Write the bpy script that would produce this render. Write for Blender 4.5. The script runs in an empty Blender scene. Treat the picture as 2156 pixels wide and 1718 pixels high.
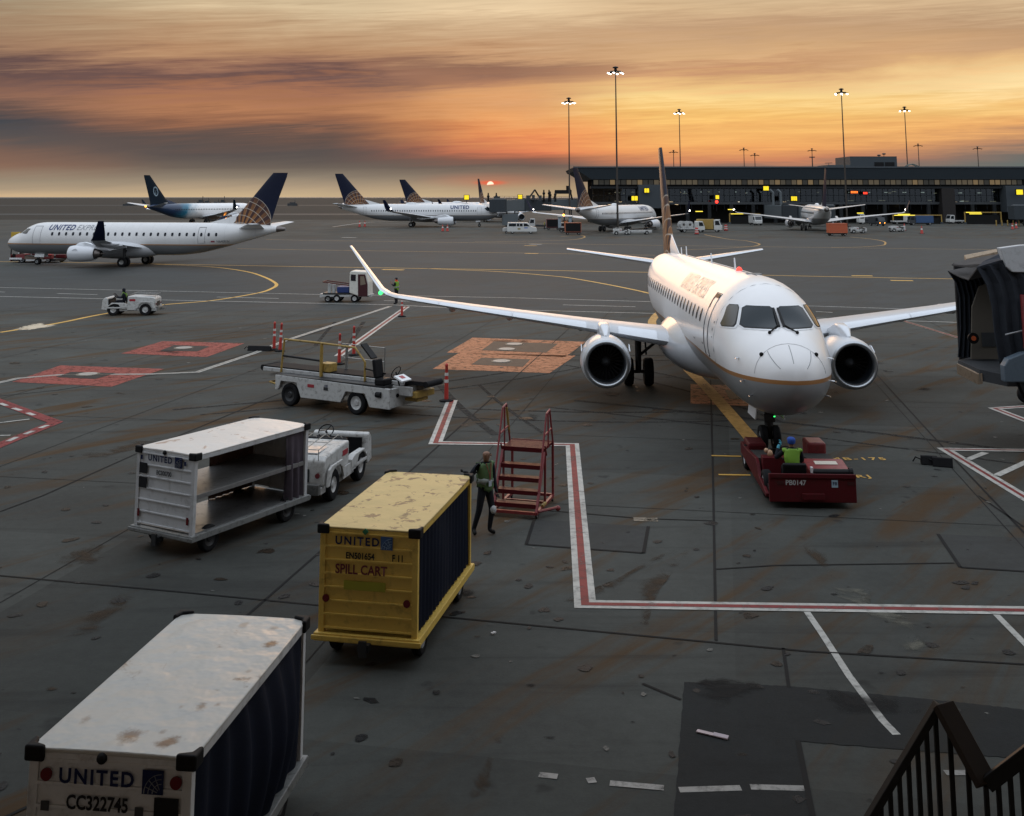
import bpy, bmesh, math, random
from math import sin, cos, pi, radians, atan2, sqrt, tan
from mathutils import Vector, Matrix, noise as mnoise
random.seed(7)
SC = bpy.context.scene
COL = SC.collection

def lin(c):
    return tuple(((v/255)/12.92 if v/255 <= .04045 else ((v/255+.055)/1.055)**2.4) for v in c)+(1.0,)

# ------------------------------------------------------------------ camera, sky, sun, exposure
F_PX, PITCH, CAM_H = 2300.0, 0.15, 6.95          # focal length in units of a 2156 px wide picture, upward tilt, eye height
_c, _s = cos(PITCH), sin(PITCH)
Y0_PX = 415 - F_PX*tan(PITCH)
cam = bpy.data.cameras.new('camera')
cam_o = bpy.data.objects.new('camera', cam); COL.objects.link(cam_o)
cam_o.location = (0, 0, CAM_H); cam_o.rotation_euler = (pi/2+PITCH, 0, 0)
cam.sensor_fit = 'HORIZONTAL'; cam.sensor_width = 36; cam.lens = 36*F_PX/2156
cam.shift_y = -(859-Y0_PX)/2156
cam.clip_start = .1; cam.clip_end = 90000
SC.camera = cam_o

SUN_AZ, SUN_EL = radians(-1.15), radians(1.0)
W = bpy.data.worlds.new('World'); SC.world = W; W.use_nodes = True
nt = W.node_tree; N = nt.nodes; L = nt.links
for n in list(N): N.remove(n)
def nd(tree, t, **kw):
    n = tree.nodes.new(t)
    for k, v in kw.items(): setattr(n, k, v)
    return n
def wire(tree, a, b): tree.links.new(a, b)
def mth(tree, op, a, b=None, c=None, clamp=False):
    n = tree.nodes.new('ShaderNodeMath'); n.operation = op; n.use_clamp = clamp
    for i, v in enumerate((a, b, c)):
        if v is None: continue
        if isinstance(v, (int, float)): n.inputs[i].default_value = v
        else: tree.links.new(v, n.inputs[i])
    return n.outputs[0]
def sstep(tree, v, lo, hi):
    n = tree.nodes.new('ShaderNodeMapRange'); n.interpolation_type = 'SMOOTHSTEP'
    tree.links.new(v, n.inputs[0]); n.inputs[1].default_value = lo; n.inputs[2].default_value = hi
    return n.outputs[0]
def mixc(tree, f, a, b, bt='MIX'):
    n = tree.nodes.new('ShaderNodeMix'); n.data_type = 'RGBA'; n.blend_type = bt
    for i, v in ((0, f), (6, a), (7, b)):
        if isinstance(v, (int, float)): n.inputs[i].default_value = v
        elif isinstance(v, tuple): n.inputs[i].default_value = v
        else: tree.links.new(v, n.inputs[i])
    return n.outputs[2]
def ramp(tree, fac, stops, interp='LINEAR'):
    n = tree.nodes.new('ShaderNodeValToRGB'); cr = n.color_ramp; cr.interpolation = interp
    while len(cr.elements) < len(stops): cr.elements.new(.5)
    for e, (p, c) in zip(cr.elements, stops): e.position = p; e.color = c
    tree.links.new(fac, n.inputs[0]); return n.outputs[0]
def noise_n(tree, vec, scale, detail=4, rough=.55, dist=0):
    n = tree.nodes.new('ShaderNodeTexNoise'); n.inputs['Scale'].default_value = scale
    n.inputs['Detail'].default_value = detail; n.inputs['Roughness'].default_value = rough
    n.inputs['Distortion'].default_value = dist
    tree.links.new(vec, n.inputs['Vector']); return n.outputs[0]
def comb(tree, x, y, z=0.0):
    n = tree.nodes.new('ShaderNodeCombineXYZ')
    for i, v in enumerate((x, y, z)):
        if isinstance(v, (int, float)): n.inputs[i].default_value = v
        else: tree.links.new(v, n.inputs[i])
    return n.outputs[0]

def build_sky():
    t = nt
    tc = nd(t, 'ShaderNodeTexCoord'); sp = nd(t, 'ShaderNodeSeparateXYZ'); L.new(tc.outputs['Generated'], sp.inputs[0])
    x, y, z = sp.outputs
    az = mth(t, 'ARCTAN2', x, y); el = mth(t, 'ARCSINE', z)
    U = mth(t, 'MULTIPLY', az, 2300/1078); V = mth(t, 'MULTIPLY', el, 2300/415)
    # cirrus: long thin streaks, nearly level, fanning a little
    tilt = mth(t, 'ADD', mth(t, 'MULTIPLY', U, .10), mth(t, 'MULTIPLY', mth(t, 'MULTIPLY', U, U), -.06))
    vs = mth(t, 'SUBTRACT', V, tilt)
    n1 = noise_n(t, comb(t, mth(t, 'MULTIPLY', U, 1.1), mth(t, 'MULTIPLY', vs, 4.2), 3.1), 1.6, 7, .58, .7)
    n2 = noise_n(t, comb(t, mth(t, 'MULTIPLY', U, 2.2), mth(t, 'MULTIPLY', vs, 15), 7.7), 1.5, 8, .62, .9)
    n3 = noise_n(t, comb(t, mth(t, 'MULTIPLY', U, 1.5), mth(t, 'MULTIPLY', vs, 2.0), 1.3), 1.2, 4, .5, .3)
    n4 = noise_n(t, comb(t, mth(t, 'MULTIPLY', U, 4.5), mth(t, 'MULTIPLY', vs, 42), 2.2), 1.3, 7, .62, 1.2)
    amp = sstep(t, V, .08, .4)
    d1 = mth(t, 'MULTIPLY', mth(t, 'SUBTRACT', n1, .5), .26)
    d2 = mth(t, 'MULTIPLY', mth(t, 'SUBTRACT', n2, .5), .17)
    d = mth(t, 'MULTIPLY', mth(t, 'ADD', mth(t, 'ADD', d1, d2), mth(t, 'MULTIPLY', mth(t, 'SUBTRACT', n4, .5), .085)), mth(t, 'ADD', mth(t, 'MULTIPLY', amp, .85), .15))
    Vw = mth(t, 'ADD', V, d)
    Uw = mth(t, 'ADD', U, mth(t, 'MULTIPLY', mth(t, 'SUBTRACT', n3, .5), .35))
    f = mth(t, 'MULTIPLY', Vw, 1/1.25)          # ramps run to V = 1.25
    def R(stops): return ramp(t, f, [(p/1.25, lin(c)) for p, c in stops])
    far_l = R([(.0, (206, 174, 132)), (.03, (172, 150, 122)), (.075, (152, 136, 114)), (.095, (150, 128, 106)), (.15, (138, 102, 82)), (.19, (128, 96, 80)), (.25, (92, 84, 82)), (.33, (70, 73, 79)), (.41, (100, 80, 74)), (.49, (142, 100, 80)), (.57, (108, 82, 77)), (.60, (100, 76, 73)), (.68, (158, 120, 92)), (.80, (160, 130, 100)), (.93, (164, 150, 122)), (1.25, (160, 150, 122))])
    mid_l = R([(.0, (204, 176, 134)), (.05, (172, 150, 122)), (.10, (140, 126, 108)), (.15, (110, 98, 88)), (.22, (90, 81, 78)), (.29, (104, 82, 73)), (.36, (150, 99, 70)), (.45, (178, 118, 76)), (.52, (164, 108, 77)), (.58, (112, 82, 76)), (.63, (148, 104, 82)), (.71, (182, 136, 96)), (.84, (194, 158, 118)), (.96, (212, 186, 146)), (1.25, (206, 182, 146))])
    cen = R([(.0, (190, 164, 124)), (.05, (176, 148, 112)), (.09, (146, 122, 100)), (.15, (110, 92, 82)), (.19, (150, 92, 70)), (.24, (226, 118, 62)), (.30, (240, 144, 66)), (.40, (236, 160, 86)), (.50, (222, 158, 98)), (.58, (176, 122, 88)), (.66, (146, 104, 82)), (.74, (196, 148, 104)), (.86, (208, 172, 130)), (.96, (232, 202, 158)), (1.25, (224, 196, 154))])
    mid_r = R([(.0, (156, 136, 108)), (.10, (132, 116, 100)), (.145, (140, 112, 98)), (.18, (206, 126, 80)), (.26, (242, 164, 78)), (.38, (249, 192, 96)), (.48, (251, 212, 132)), (.56, (236, 186, 116)), (.64, (198, 144, 100)), (.72, (214, 168, 116)), (.84, (196, 156, 116)), (.95, (212, 178, 134)), (1.25, (204, 178, 142))])
    far_r = R([(.0, (112, 122, 114)), (.12, (98, 112, 110)), (.19, (106, 108, 104)), (.24, (180, 130, 96)), (.31, (236, 168, 90)), (.42, (247, 194, 108)), (.52, (253, 220, 154)), (.62, (238, 192, 126)), (.70, (198, 154, 110)), (.80, (186, 148, 110)), (.92, (210, 178, 136)), (1.25, (206, 184, 150))])
    c = mixc(t, sstep(t, Uw, -1.0, -.60), far_l, mid_l)
    c = mixc(t, sstep(t, Uw, -.38, .02), c, cen)
    c = mixc(t, sstep(t, Uw, -.02, .34), c, mid_r)
    c = mixc(t, sstep(t, Uw, .45, .98), c, far_r)
    # fine fibres
    fib = mth(t, 'ADD', .66, mth(t, 'ADD', mth(t, 'MULTIPLY', n2, .40), mth(t, 'MULTIPLY', n4, .28)))
    fibm = mth(t, 'ADD', 1.0, mth(t, 'MULTIPLY', mth(t, 'SUBTRACT', fib, 1.0), amp))
    c = mixc(t, 1.0, c, comb(t, fibm, fibm, fibm), 'MULTIPLY')
    hs = nd(t, 'ShaderNodeHueSaturation'); hs.inputs['Saturation'].default_value = .93; L.new(c, hs.inputs['Color']); c = hs.outputs[0]
    # the sun, half sunk in the bank of cloud, and the red glow beside it
    du = mth(t, 'SUBTRACT', mth(t, 'MULTIPLY', az, 2300.0), 1033-1078.0)
    dv = mth(t, 'SUBTRACT', mth(t, 'MULTIPLY', el, 2300.0), 415-385.0)
    nn = mth(t, 'MULTIPLY', mth(t, 'SUBTRACT', n2, .5), 4)
    gl = mth(t, 'SQRT', mth(t, 'ADD', mth(t, 'POWER', mth(t, 'DIVIDE', du, 46.0), 2), mth(t, 'POWER', mth(t, 'DIVIDE', mth(t, 'ADD', dv, nn), 7.0), 2)))
    glow = mth(t, 'SUBTRACT', 1.0, sstep(t, gl, .1, 1.0))
    c = mixc(t, mth(t, 'MULTIPLY', glow, .85), c, lin((246, 98, 66)))
    wide = mth(t, 'SQRT', mth(t, 'ADD', mth(t, 'POWER', mth(t, 'DIVIDE', du, 190.0), 2), mth(t, 'POWER', mth(t, 'DIVIDE', mth(t, 'SUBTRACT', dv, 4), 22.0), 2)))
    c = mixc(t, mth(t, 'MULTIPLY', mth(t, 'SUBTRACT', 1.0, sstep(t, wide, .0, 1.0)), .28), c, lin((214, 108, 70)))
    disc = mth(t, 'SQRT', mth(t, 'ADD', mth(t, 'POWER', du, 2), mth(t, 'POWER', mth(t, 'MULTIPLY', mth(t, 'ADD', dv, 5.5), .92), 2)))
    cut = sstep(t, mth(t, 'ADD', dv, mth(t, 'MULTIPLY', du, -.10)), -5.0, -3.2)
    sun = mth(t, 'MULTIPLY', mth(t, 'SUBTRACT', 1.0, sstep(t, disc, 6.4, 8.2)), cut)
    c = mixc(t, sun, c, (1.6, 1.0, .72, 1))
    # the rest of the dome: dusk blue overhead and behind, from the Nishita model plus thin grey cloud
    sk = nd(t, 'ShaderNodeTexSky', sky_type='NISHITA', sun_disc=False)
    sk.sun_elevation = SUN_EL; sk.sun_rotation = SUN_AZ; sk.altitude = 0
    sk.air_density = 1.2; sk.dust_density = 2.0
    skm = mixc(t, 1.0, sk.outputs[0], (.14, .14, .14, 1), 'MULTIPLY')
    dome = mixc(t, 1.0, skm, (*[DOME*v for v in (.86, .94, 1.06)], 1), 'ADD')
    kz = mth(t, 'ADD', .52, mth(t, 'MULTIPLY', mth(t, 'MAXIMUM', z, 0.0), .78))
    dome = mixc(t, 1.0, dome, comb(t, kz, kz, kz), 'MULTIPLY')
    up = sstep(t, el, .19, .62)
    back = sstep(t, mth(t, 'ABSOLUTE', az), .75, 1.9)
    m = mth(t, 'MAXIMUM', up, back)
    c = mixc(t, m, c, dome)
    bg = nd(t, 'ShaderNodeBackground'); L.new(c, bg.inputs[0]); bg.inputs[1].default_value = 1.0
    out = nd(t, 'ShaderNodeOutputWorld'); L.new(bg.outputs[0], out.inputs[0])
DOME = 1.10
build_sky()
W.cycles.sampling_method = 'AUTOMATIC'

sl = bpy.data.lights.new('sun', 'SUN'); sl.energy = .42; sl.angle = radians(24.0); sl.color = (1.0, .60, .34)
sun_o = bpy.data.objects.new('sun', sl); COL.objects.link(sun_o)
_el = radians(3.5)
sun_o.rotation_euler = Vector((-sin(SUN_AZ)*cos(_el), -cos(SUN_AZ)*cos(_el), -sin(_el))).to_track_quat('-Z', 'Y').to_euler()

SC.view_settings.view_transform = 'Standard'; SC.view_settings.look = 'None'
SC.view_settings.exposure = 0.0; SC.view_settings.gamma = 1.0

# ------------------------------------------------------------------ helpers
def ray(px, py):
    a = (px-1078)/F_PX; b = (Y0_PX-py)/F_PX
    return Vector((a, _c-b*_s, _s+b*_c))
def G(px, py, z=0.0):                      # where a sight line meets the level z: used to read places on the apron
    d = ray(px, py); k = (z-CAM_H)/d.z
    return Vector((d.x*k, d.y*k, z))
def D(px, py, Y):                          # where a sight line meets the upright plane at depth Y
    d = ray(px, py); k = Y/d.y
    return Vector((d.x*k, Y, CAM_H+d.z*k))

class MB:
    """collects shapes and links them as ONE mesh"""
    def __init__(s): s.v = []; s.f = []; s.m = []; s.mi = 0; s.M = None
    def add(s, vs, fs):
        o = len(s.v)
        s.v += [tuple((s.M @ Vector(p)) if s.M else p) for p in vs]
        for f in fs: s.f.append([i+o for i in f]); s.m.append(s.mi)
        return s
    def box(s, c, d, rz=0, ry=0, rx=0, taper=None):
        hx, hy, hz = d[0]/2, d[1]/2, d[2]/2
        R = Matrix.Rotation(rz, 3, 'Z') @ Matrix.Rotation(ry, 3, 'Y') @ Matrix.Rotation(rx, 3, 'X')
        vs = []
        for z in (-1, 1):
            k = taper if (taper and z > 0) else (1, 1)
            for x, y in ((-1, -1), (1, -1), (1, 1), (-1, 1)):
                vs.append(tuple(Vector(c) + R @ Vector((x*hx*k[0], y*hy*k[1], z*hz))))
        return s.add(vs, [(3, 2, 1, 0), (4, 5, 6, 7), (0, 1, 5, 4), (1, 2, 6, 5), (2, 3, 7, 6), (3, 0, 4, 7)])
    def bx(s, x0, x1, y0, y1, z0, z1):
        return s.box(((x0+x1)/2, (y0+y1)/2, (z0+z1)/2), (x1-x0, y1-y0, z1-z0))
    def frame(s, p, q):
        d = (Vector(q)-Vector(p)); ln = d.length or 1e-6; d = d/ln
        u = Vector((0, 0, 1)) if abs(d.z) < .95 else Vector((1, 0, 0))
        a = d.cross(u).normalized(); b = a.cross(d).normalized()
        return d, a, b
    def bar(s, p, q, w, h=None):
        h = h or w; d, a, b = s.frame(p, q); p = Vector(p); q = Vector(q)
        vs = [tuple(e + a*i*w/2 + b*j*h/2) for e in (p, q) for i, j in ((-1, -1), (1, -1), (1, 1), (-1, 1))]
        return s.add(vs, [(0, 1, 2, 3), (7, 6, 5, 4), (0, 4, 5, 1), (1, 5, 6, 2), (2, 6, 7, 3), (3, 7, 4, 0)])
    def cyl(s, p, q, r, r2=None, n=16, cap=True):
        r2 = r if r2 is None else r2; d, a, b = s.frame(p, q); p = Vector(p); q = Vector(q)
        vs = []
        for e, rr in ((p, r), (q, r2)):
            for k in range(n):
                t = 2*pi*k/n; vs.append(tuple(e + a*cos(t)*rr + b*sin(t)*rr))
        fs = [(k, (k+1) % n, n+(k+1) % n, n+k) for k in range(n)]
        if cap: fs += [tuple(range(n-1, -1, -1)), tuple(range(n, 2*n))]
        return s.add(vs, fs)
    def tube(s, pts, r, n=8):
        for i in range(len(pts)-1):
            s.cyl(pts[i], pts[i+1], r, r, n)
            if i: s.ball(pts[i], r, n, 4)
        return s
    def ball(s, c, r, n=12, m=8, sc=(1, 1, 1)):
        vs = [(c[0], c[1], c[2]-r*sc[2])]
        for j in range(1, m):
            t = -pi/2+pi*j/m
            for k in range(n):
                u = 2*pi*k/n; vs.append((c[0]+r*sc[0]*cos(t)*cos(u), c[1]+r*sc[1]*cos(t)*sin(u), c[2]+r*sc[2]*sin(t)))
        vs.append((c[0], c[1], c[2]+r*sc[2])); top = len(vs)-1
        fs = [(0, 1+(k+1) % n, 1+k) for k in range(n)]
        for j in range(m-2):
            b = 1+j*n
            fs += [(b+k, b+(k+1) % n, b+n+(k+1) % n, b+n+k) for k in range(n)]
        b = 1+(m-2)*n
        fs += [(b+k, b+(k+1) % n, top) for k in range(n)]
        return s.add(vs, fs)
    def lathe(s, prof, o=(0, 0, 0), ax='x', n=24, close=False):     # prof: (along axis, radius)
        vs = []
        for a, r in prof:
            for k in range(n):
                t = 2*pi*k/n; u, w = r*cos(t), r*sin(t)
                p = {'x': (a, u, w), 'y': (w, a, u), 'z': (u, w, a)}[ax]
                vs.append((p[0]+o[0], p[1]+o[1], p[2]+o[2]))
        fs = []
        m = len(prof)
        for j in range(m if close else m-1):
            j2 = (j+1) % m
            fs += [(j*n+k, j*n+(k+1) % n, j2*n+(k+1) % n, j2*n+k) for k in range(n)]
        return s.add(vs, fs)
    def loft(s, rings, closed=True, cap=True):
        n = len(rings[0]); vs = [tuple(p) for r in rings for p in r]; fs = []
        for j in range(len(rings)-1):
            for k in range(n if closed else n-1):
                fs.append((j*n+k, j*n+(k+1) % n, (j+1)*n+(k+1) % n, (j+1)*n+k))
        if cap and closed:
            fs.append(tuple(range(n-1, -1, -1))); b = (len(rings)-1)*n; fs.append(tuple(range(b, b+n)))
        return s.add(vs, fs)
    def prism(s, poly, axis, a, b):                                  # poly in the two other axes, in order
        def P(u, w, t): return {'x': (t, u, w), 'y': (u, t, w), 'z': (u, w, t)}[axis]
        n = len(poly)
        vs = [P(u, w, a) for u, w in poly]+[P(u, w, b) for u, w in poly]
        fs = [tuple(range(n-1, -1, -1)), tuple(range(n, 2*n))]+[(k, (k+1) % n, n+(k+1) % n, n+k) for k in range(n)]
        return s.add(vs, fs)
    def build(s, name, mats, parent=None, smooth=None, bevel=0, seg=2, loc=None):
        me = bpy.data.meshes.new(name); me.from_pydata(s.v, [], s.f)
        if not isinstance(mats, (list, tuple)): mats = [mats]
        for m in mats: me.materials.append(m)
        if len(mats) > 1: me.polygons.foreach_set('material_index', s.m)
        bm = bmesh.new(); bm.from_mesh(me); bmesh.ops.recalc_face_normals(bm, faces=bm.faces); bm.to_mesh(me); bm.free()
        if smooth:
            me.polygons.foreach_set('use_smooth', [True]*len(me.polygons)); me.set_sharp_from_angle(angle=radians(smooth))
        me.update()
        o = bpy.data.objects.new(name, me); COL.objects.link(o)
        if parent: o.parent = parent
        if loc: o.location = loc
        if bevel:
            b = o.modifiers.new('bevel', 'BEVEL'); b.width = bevel; b.segments = seg; b.limit_method = 'ANGLE'; b.angle_limit = radians(40)
        return o

def tag(o, label=None, cat=None, group=None, kind=None):
    if label: o['label'] = label
    if cat: o['category'] = cat
    if group: o['group'] = group
    if kind: o['kind'] = kind
    return o
def empty(name, loc, rz=0, label=None, cat=None, group=None, pitch=0):
    o = bpy.data.objects.new(name, None); COL.objects.link(o); o.empty_display_size = .3
    o.location = loc; o.rotation_euler = (0, pitch, rz)
    return tag(o, label, cat, group)
def kids(o): return [c for c in bpy.data.objects if c.parent == o]
def copy_tree(o, parent=None):
    c = o.copy(); COL.objects.link(c); c.parent = parent
    for ch in kids(o): copy_tree(ch, c)
    return c
def dup(o, loc, rz, label=None, scale=None):
    c = copy_tree(o); c.location = loc; c.rotation_euler = (c.rotation_euler[0], c.rotation_euler[1], rz)
    if label: c['label'] = label
    if scale: c.scale = scale
    return c

# ------------------------------------------------------------------ materials
MATS = {}
def pm(name, col, rough=.5, metal=0.0, var=.0, vscale=3.0, dirt=0.0, dscale=6.0, dirtcol=(.03, .025, .02), bump=0.0, bscale=40, coat=0.0, emit=None, es=1.0, spec=None, alpha=None):
    """painted or plain surface; var = broad tone variation, dirt = blotchy grime"""
    if name in MATS: return MATS[name]
    m = bpy.data.materials.new(name); m.use_nodes = True; t = m.node_tree; b = t.nodes['Principled BSDF']
    col = tuple(col)[:3]+(1,)
    b.inputs['Base Color'].default_value = col; b.inputs['Roughness'].default_value = rough; b.inputs['Metallic'].default_value = metal
    if coat: b.inputs['Coat Weight'].default_value = coat; b.inputs['Coat Roughness'].default_value = .08
    if spec is None and max(col[:3]) < .10 and not metal: spec = .12
    if spec is not None: b.inputs['Specular IOR Level'].default_value = spec
    if emit: b.inputs['Emission Color'].default_value = tuple(emit)[:3]+(1,); b.inputs['Emission Strength'].default_value = es
    if alpha is not None: b.inputs['Alpha'].default_value = alpha
    if var or dirt or bump:
        tc = nd(t, 'ShaderNodeTexCoord'); v = tc.outputs['Object']; c = None
        if var:
            n = noise_n(t, v, vscale, 5, .6)
            k = mth(t, 'ADD', 1-var, mth(t, 'MULTIPLY', n, 2*var))
            c = mixc(t, 1.0, col, comb(t, k, k, k), 'MULTIPLY')
        if dirt:
            n = noise_n(t, v, dscale, 8, .68, .4)
            f = mth(t, 'MULTIPLY', sstep(t, n, .48, .74), dirt)
            c = mixc(t, f, c if c is not None else col, tuple(dirtcol)+(1,))
            wire(t, mth(t, 'ADD', rough, mth(t, 'MULTIPLY', f, .35)), b.inputs['Roughness'])
        if c is not None: wire(t, c, b.inputs['Base Color'])
        if bump:
            bn = nd(t, 'ShaderNodeBump'); bn.inputs['Strength'].default_value = bump; bn.inputs['Distance'].default_value = .02
            wire(t, noise_n(t, v, bscale, 4, .6), bn.inputs['Height']); wire(t, bn.outputs[0], b.inputs['Normal'])
    MATS[name] = m
    return m
RUBBER = pm('rubber', (.012, .012, .013), .75, var=.3, vscale=8)
BLACK = pm('black_plastic', (.01, .01, .011), .45)
DKMETAL = pm('dark_metal', (.035, .036, .038), .5, .5, dirt=.5)
STEEL = pm('worn_steel', (.30, .30, .29), .42, .8, dirt=.6)
SILVER = pm('bare_metal', (.62, .64, .66), .25, .9, var=.08)
WHITE = pm('white_paint', (.72, .73, .74), .38, var=.06, dirt=.35, dscale=3, dirtcol=(.22, .19, .16))
GWHITE = pm('grubby_white_paint', (.44, .44, .43), .45, var=.1, dirt=.75, dscale=5, dirtcol=(.10, .085, .07))
YELLOW = pm('safety_yellow', (.32, .205, .045), .5, var=.15, dirt=.65, dscale=7)
RED = pm('red_paint', (.20, .026, .028), .42, var=.12, dirt=.45, dscale=6)
DRED = pm('dark_red_paint', (.088, .011, .014), .45, var=.15, dirt=.4)
ORANGE = pm('orange_paint', (.55, .10, .025), .5, var=.12, dirt=.4)
CONE = pm('cone_plastic', (.42, .035, .025), .45, var=.08)
NAVY = pm('navy_paint', (.006, .009, .028), .45, spec=.12)
GREY = pm('grey_paint', (.22, .23, .235), .45, var=.08, dirt=.4)
DKGREY = pm('dark_grey_paint', (.055, .058, .062), .5, var=.1, dirt=.3)
GLASS = pm('dark_glass', (.012, .016, .02), .06, spec=.6)
LAMP_W = pm('lamp_white', (1, 1, 1), .3, emit=(1, .95, .85), es=14)
LAMP_R = pm('lamp_red', (.5, 0, 0), .3, emit=(1, .04, .025), es=3.0)
LAMP_G = pm('lamp_green', (0, .4, .1), .3, emit=(.04, 1, .16), es=3)
LAMP_A = pm('lamp_amber', (.5, .2, 0), .3, emit=(1, .33, .04), es=6)
LAMP_B = pm('lamp_blue', (0, .1, .5), .3, emit=(.1, .35, 1), es=5)

# lettering: built-in typeface turned into a mesh
def text_mesh(body, size, bold=.0, spacing=1.0, shear=0.0, align='CENTER', depth=0.0):
    cu = bpy.data.curves.new('t', 'FONT'); cu.body = body; cu.size = size; cu.offset = bold*size
    cu.space_character = spacing; cu.shear = shear; cu.align_x = align; cu.align_y = 'CENTER'; cu.extrude = depth
    cu.resolution_u = 3
    o = bpy.data.objects.new('t', cu); COL.objects.link(o)
    dg = bpy.context.evaluated_depsgraph_get()
    me = bpy.data.meshes.new_from_object(o.evaluated_get(dg))
    bpy.data.objects.remove(o); bpy.data.curves.remove(cu)
    return me
def lettering(body, size, mat, parent, origin, xdir, ydir, name='lettering', wrap=None, cuts=0, stretch=1.0, **kw):
    """lay words on a flat face (origin, direction of reading, up), or wrap them with a function (u, v) -> point"""
    me = text_mesh(body, size, **kw); me.name = name
    me.materials.clear(); me.materials.append(mat)
    if cuts:
        bm = bmesh.new(); bm.from_mesh(me)
        h = size*.5
        for i in range(-cuts, cuts+1):
            bmesh.ops.bisect_plane(bm, geom=bm.verts[:]+bm.edges[:]+bm.faces[:], plane_co=(0, i*h/cuts, 0), plane_no=(0, 1, 0))
        bmesh.ops.triangulate(bm, faces=bm.faces[:]); bm.to_mesh(me); bm.free()
    if wrap:
        for v in me.vertices: v.co = Vector(wrap(v.co.x*stretch, v.co.y))
    else:
        o, a, b = Vector(origin), Vector(xdir).normalized(), Vector(ydir).normalized()
        for v in me.vertices: v.co = o + a*v.co.x*stretch + b*v.co.y
    ob = bpy.data.objects.new(name, me); COL.objects.link(ob)
    if parent: ob.parent = parent
    return ob
# ------------------------------------------------------------------ the ground
def ground_mat(name, base, warm, dark, streak=1.0, rough=.62, slab=0.0):
    m = bpy.data.materials.new(name); m.use_nodes = True; t = m.node_tree; b = t.nodes['Principled BSDF']
    tc = nd(t, 'ShaderNodeTexCoord'); v = tc.outputs['Object']
    sp = nd(t, 'ShaderNodeSeparateXYZ'); wire(t, v, sp.inputs[0]); x, y, z = sp.outputs
    big = noise_n(t, v, .055, 5, .55, .3); mid = noise_n(t, v, .35, 7, .62, .5); fine = mth(t, 'ADD', mth(t, 'MULTIPLY', noise_n(t, v, 4.5, 6, .75), .6), mth(t, 'MULTIPLY', noise_n(t, v, 26, 4, .8), .4))
    # streaks run along the direction the traffic drives
    rx = mth(t, 'ADD', mth(t, 'MULTIPLY', x, .62), mth(t, 'MULTIPLY', y, .78)); ry = mth(t, 'SUBTRACT', mth(t, 'MULTIPLY', y, .62), mth(t, 'MULTIPLY', x, .78))
    st = noise_n(t, comb(t, mth(t, 'MULTIPLY', rx, .12), mth(t, 'MULTIPLY', ry, .9), 0), 1.0, 6, .6, .6)
    st2 = noise_n(t, comb(t, mth(t, 'MULTIPLY', x, .10), mth(t, 'MULTIPLY', y, 1.3), 4), 1.0, 6, .62, .5)
    k = mth(t, 'ADD', -.42, mth(t, 'ADD', mth(t, 'MULTIPLY', mid, 1.25), mth(t, 'ADD', mth(t, 'MULTIPLY', fine, .95), mth(t, 'MULTIPLY', big, .60))))
    c = mixc(t, 1.0, tuple(base)+(1,), comb(t, k, k, k), 'MULTIPLY')
    c = mixc(t, mth(t, 'MULTIPLY', sstep(t, st, .47, .70), .80*streak, clamp=True), c, tuple(warm)+(1,))
    c = mixc(t, mth(t, 'MULTIPLY', sstep(t, st2, .52, .80), .5*streak, clamp=True), c, tuple(dark)+(1,))
    sp2 = noise_n(t, v, 1.1, 3, .5)
    c = mixc(t, mth(t, 'MULTIPLY', sstep(t, sp2, .66, .74), .55), c, tuple(dark)+(1,))
    pit = noise_n(t, v, 2.7, 2, .5)
    c = mixc(t, mth(t, 'MULTIPLY', sstep(t, pit, .73, .78), .7), c, tuple(v_*.5 for v_ in dark)+(1,))
    if slab:
        # each slab was poured apart and weathers to a tone of its own
        ca, sa = cos(.188), sin(.188)
        u = mth(t, 'DIVIDE', mth(t, 'SUBTRACT', mth(t, 'MULTIPLY', x, ca), mth(t, 'MULTIPLY', y, sa)), 6.1)
        w = mth(t, 'DIVIDE', mth(t, 'ADD', mth(t, 'MULTIPLY', x, sa), mth(t, 'MULTIPLY', y, ca)), 7.3)
        wn = nd(t, 'ShaderNodeTexWhiteNoise', noise_dimensions='2D')
        wire(t, comb(t, mth(t, 'FLOOR', u), mth(t, 'FLOOR', w)), wn.inputs['Vector'])
        kk = mth(t, 'ADD', 1-slab/2, mth(t, 'MULTIPLY', wn.outputs[0], slab))
        c = mixc(t, 1.0, c, comb(t, kk, kk, kk), 'MULTIPLY')
    wire(t, c, b.inputs['Base Color'])
    wire(t, mth(t, 'ADD', rough-.12, mth(t, 'MULTIPLY', mid, .3)), b.inputs['Roughness'])
    b.inputs['Specular IOR Level'].default_value = .18
    bn = nd(t, 'ShaderNodeBump'); bn.inputs['Strength'].default_value = .35; bn.inputs['Distance'].default_value = .01
    wire(t, noise_n(t, v, 22, 5, .7), bn.inputs['Height']); wire(t, bn.outputs[0], b.inputs['Normal'])
    return m
CONC = ground_mat('apron_concrete', (.050, .0525, .0475), (.056, .031, .012), (.010, .010, .0098), 1.25, .85, .34)
ASPH = ground_mat('taxiway_asphalt', (.044, .047, .046), (.040, .036, .029), (.016, .0165, .0165), .9, .78)
LAND = ground_mat('far_field', (.022, .020, .016), (.045, .038, .026), (.018, .018, .017), .6, .9)
PATCH = ground_mat('asphalt_patch', (.020, .0215, .0215), (.026, .023, .018), (.008, .008, .008), 1.0, .9)
PATCH2 = ground_mat('repair_slab', (.040, .041, .039), (.034, .029, .022), (.022, .021, .020), .6, .85)
def sheet(name, x0, x1, y0, y1, z, mat):
    m = MB(); m.add([(x0, y0, z), (x1, y0, z), (x1, y1, z), (x0, y1, z)], [(0, 1, 2, 3)])
    return tag(m.build(name, mat), kind='structure')
sheet('apron', -9000, 9000, -60, 9000, 0, CONC)
sheet('taxiway', -420, 520, 69.5, 187, .004, ASPH)
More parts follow.
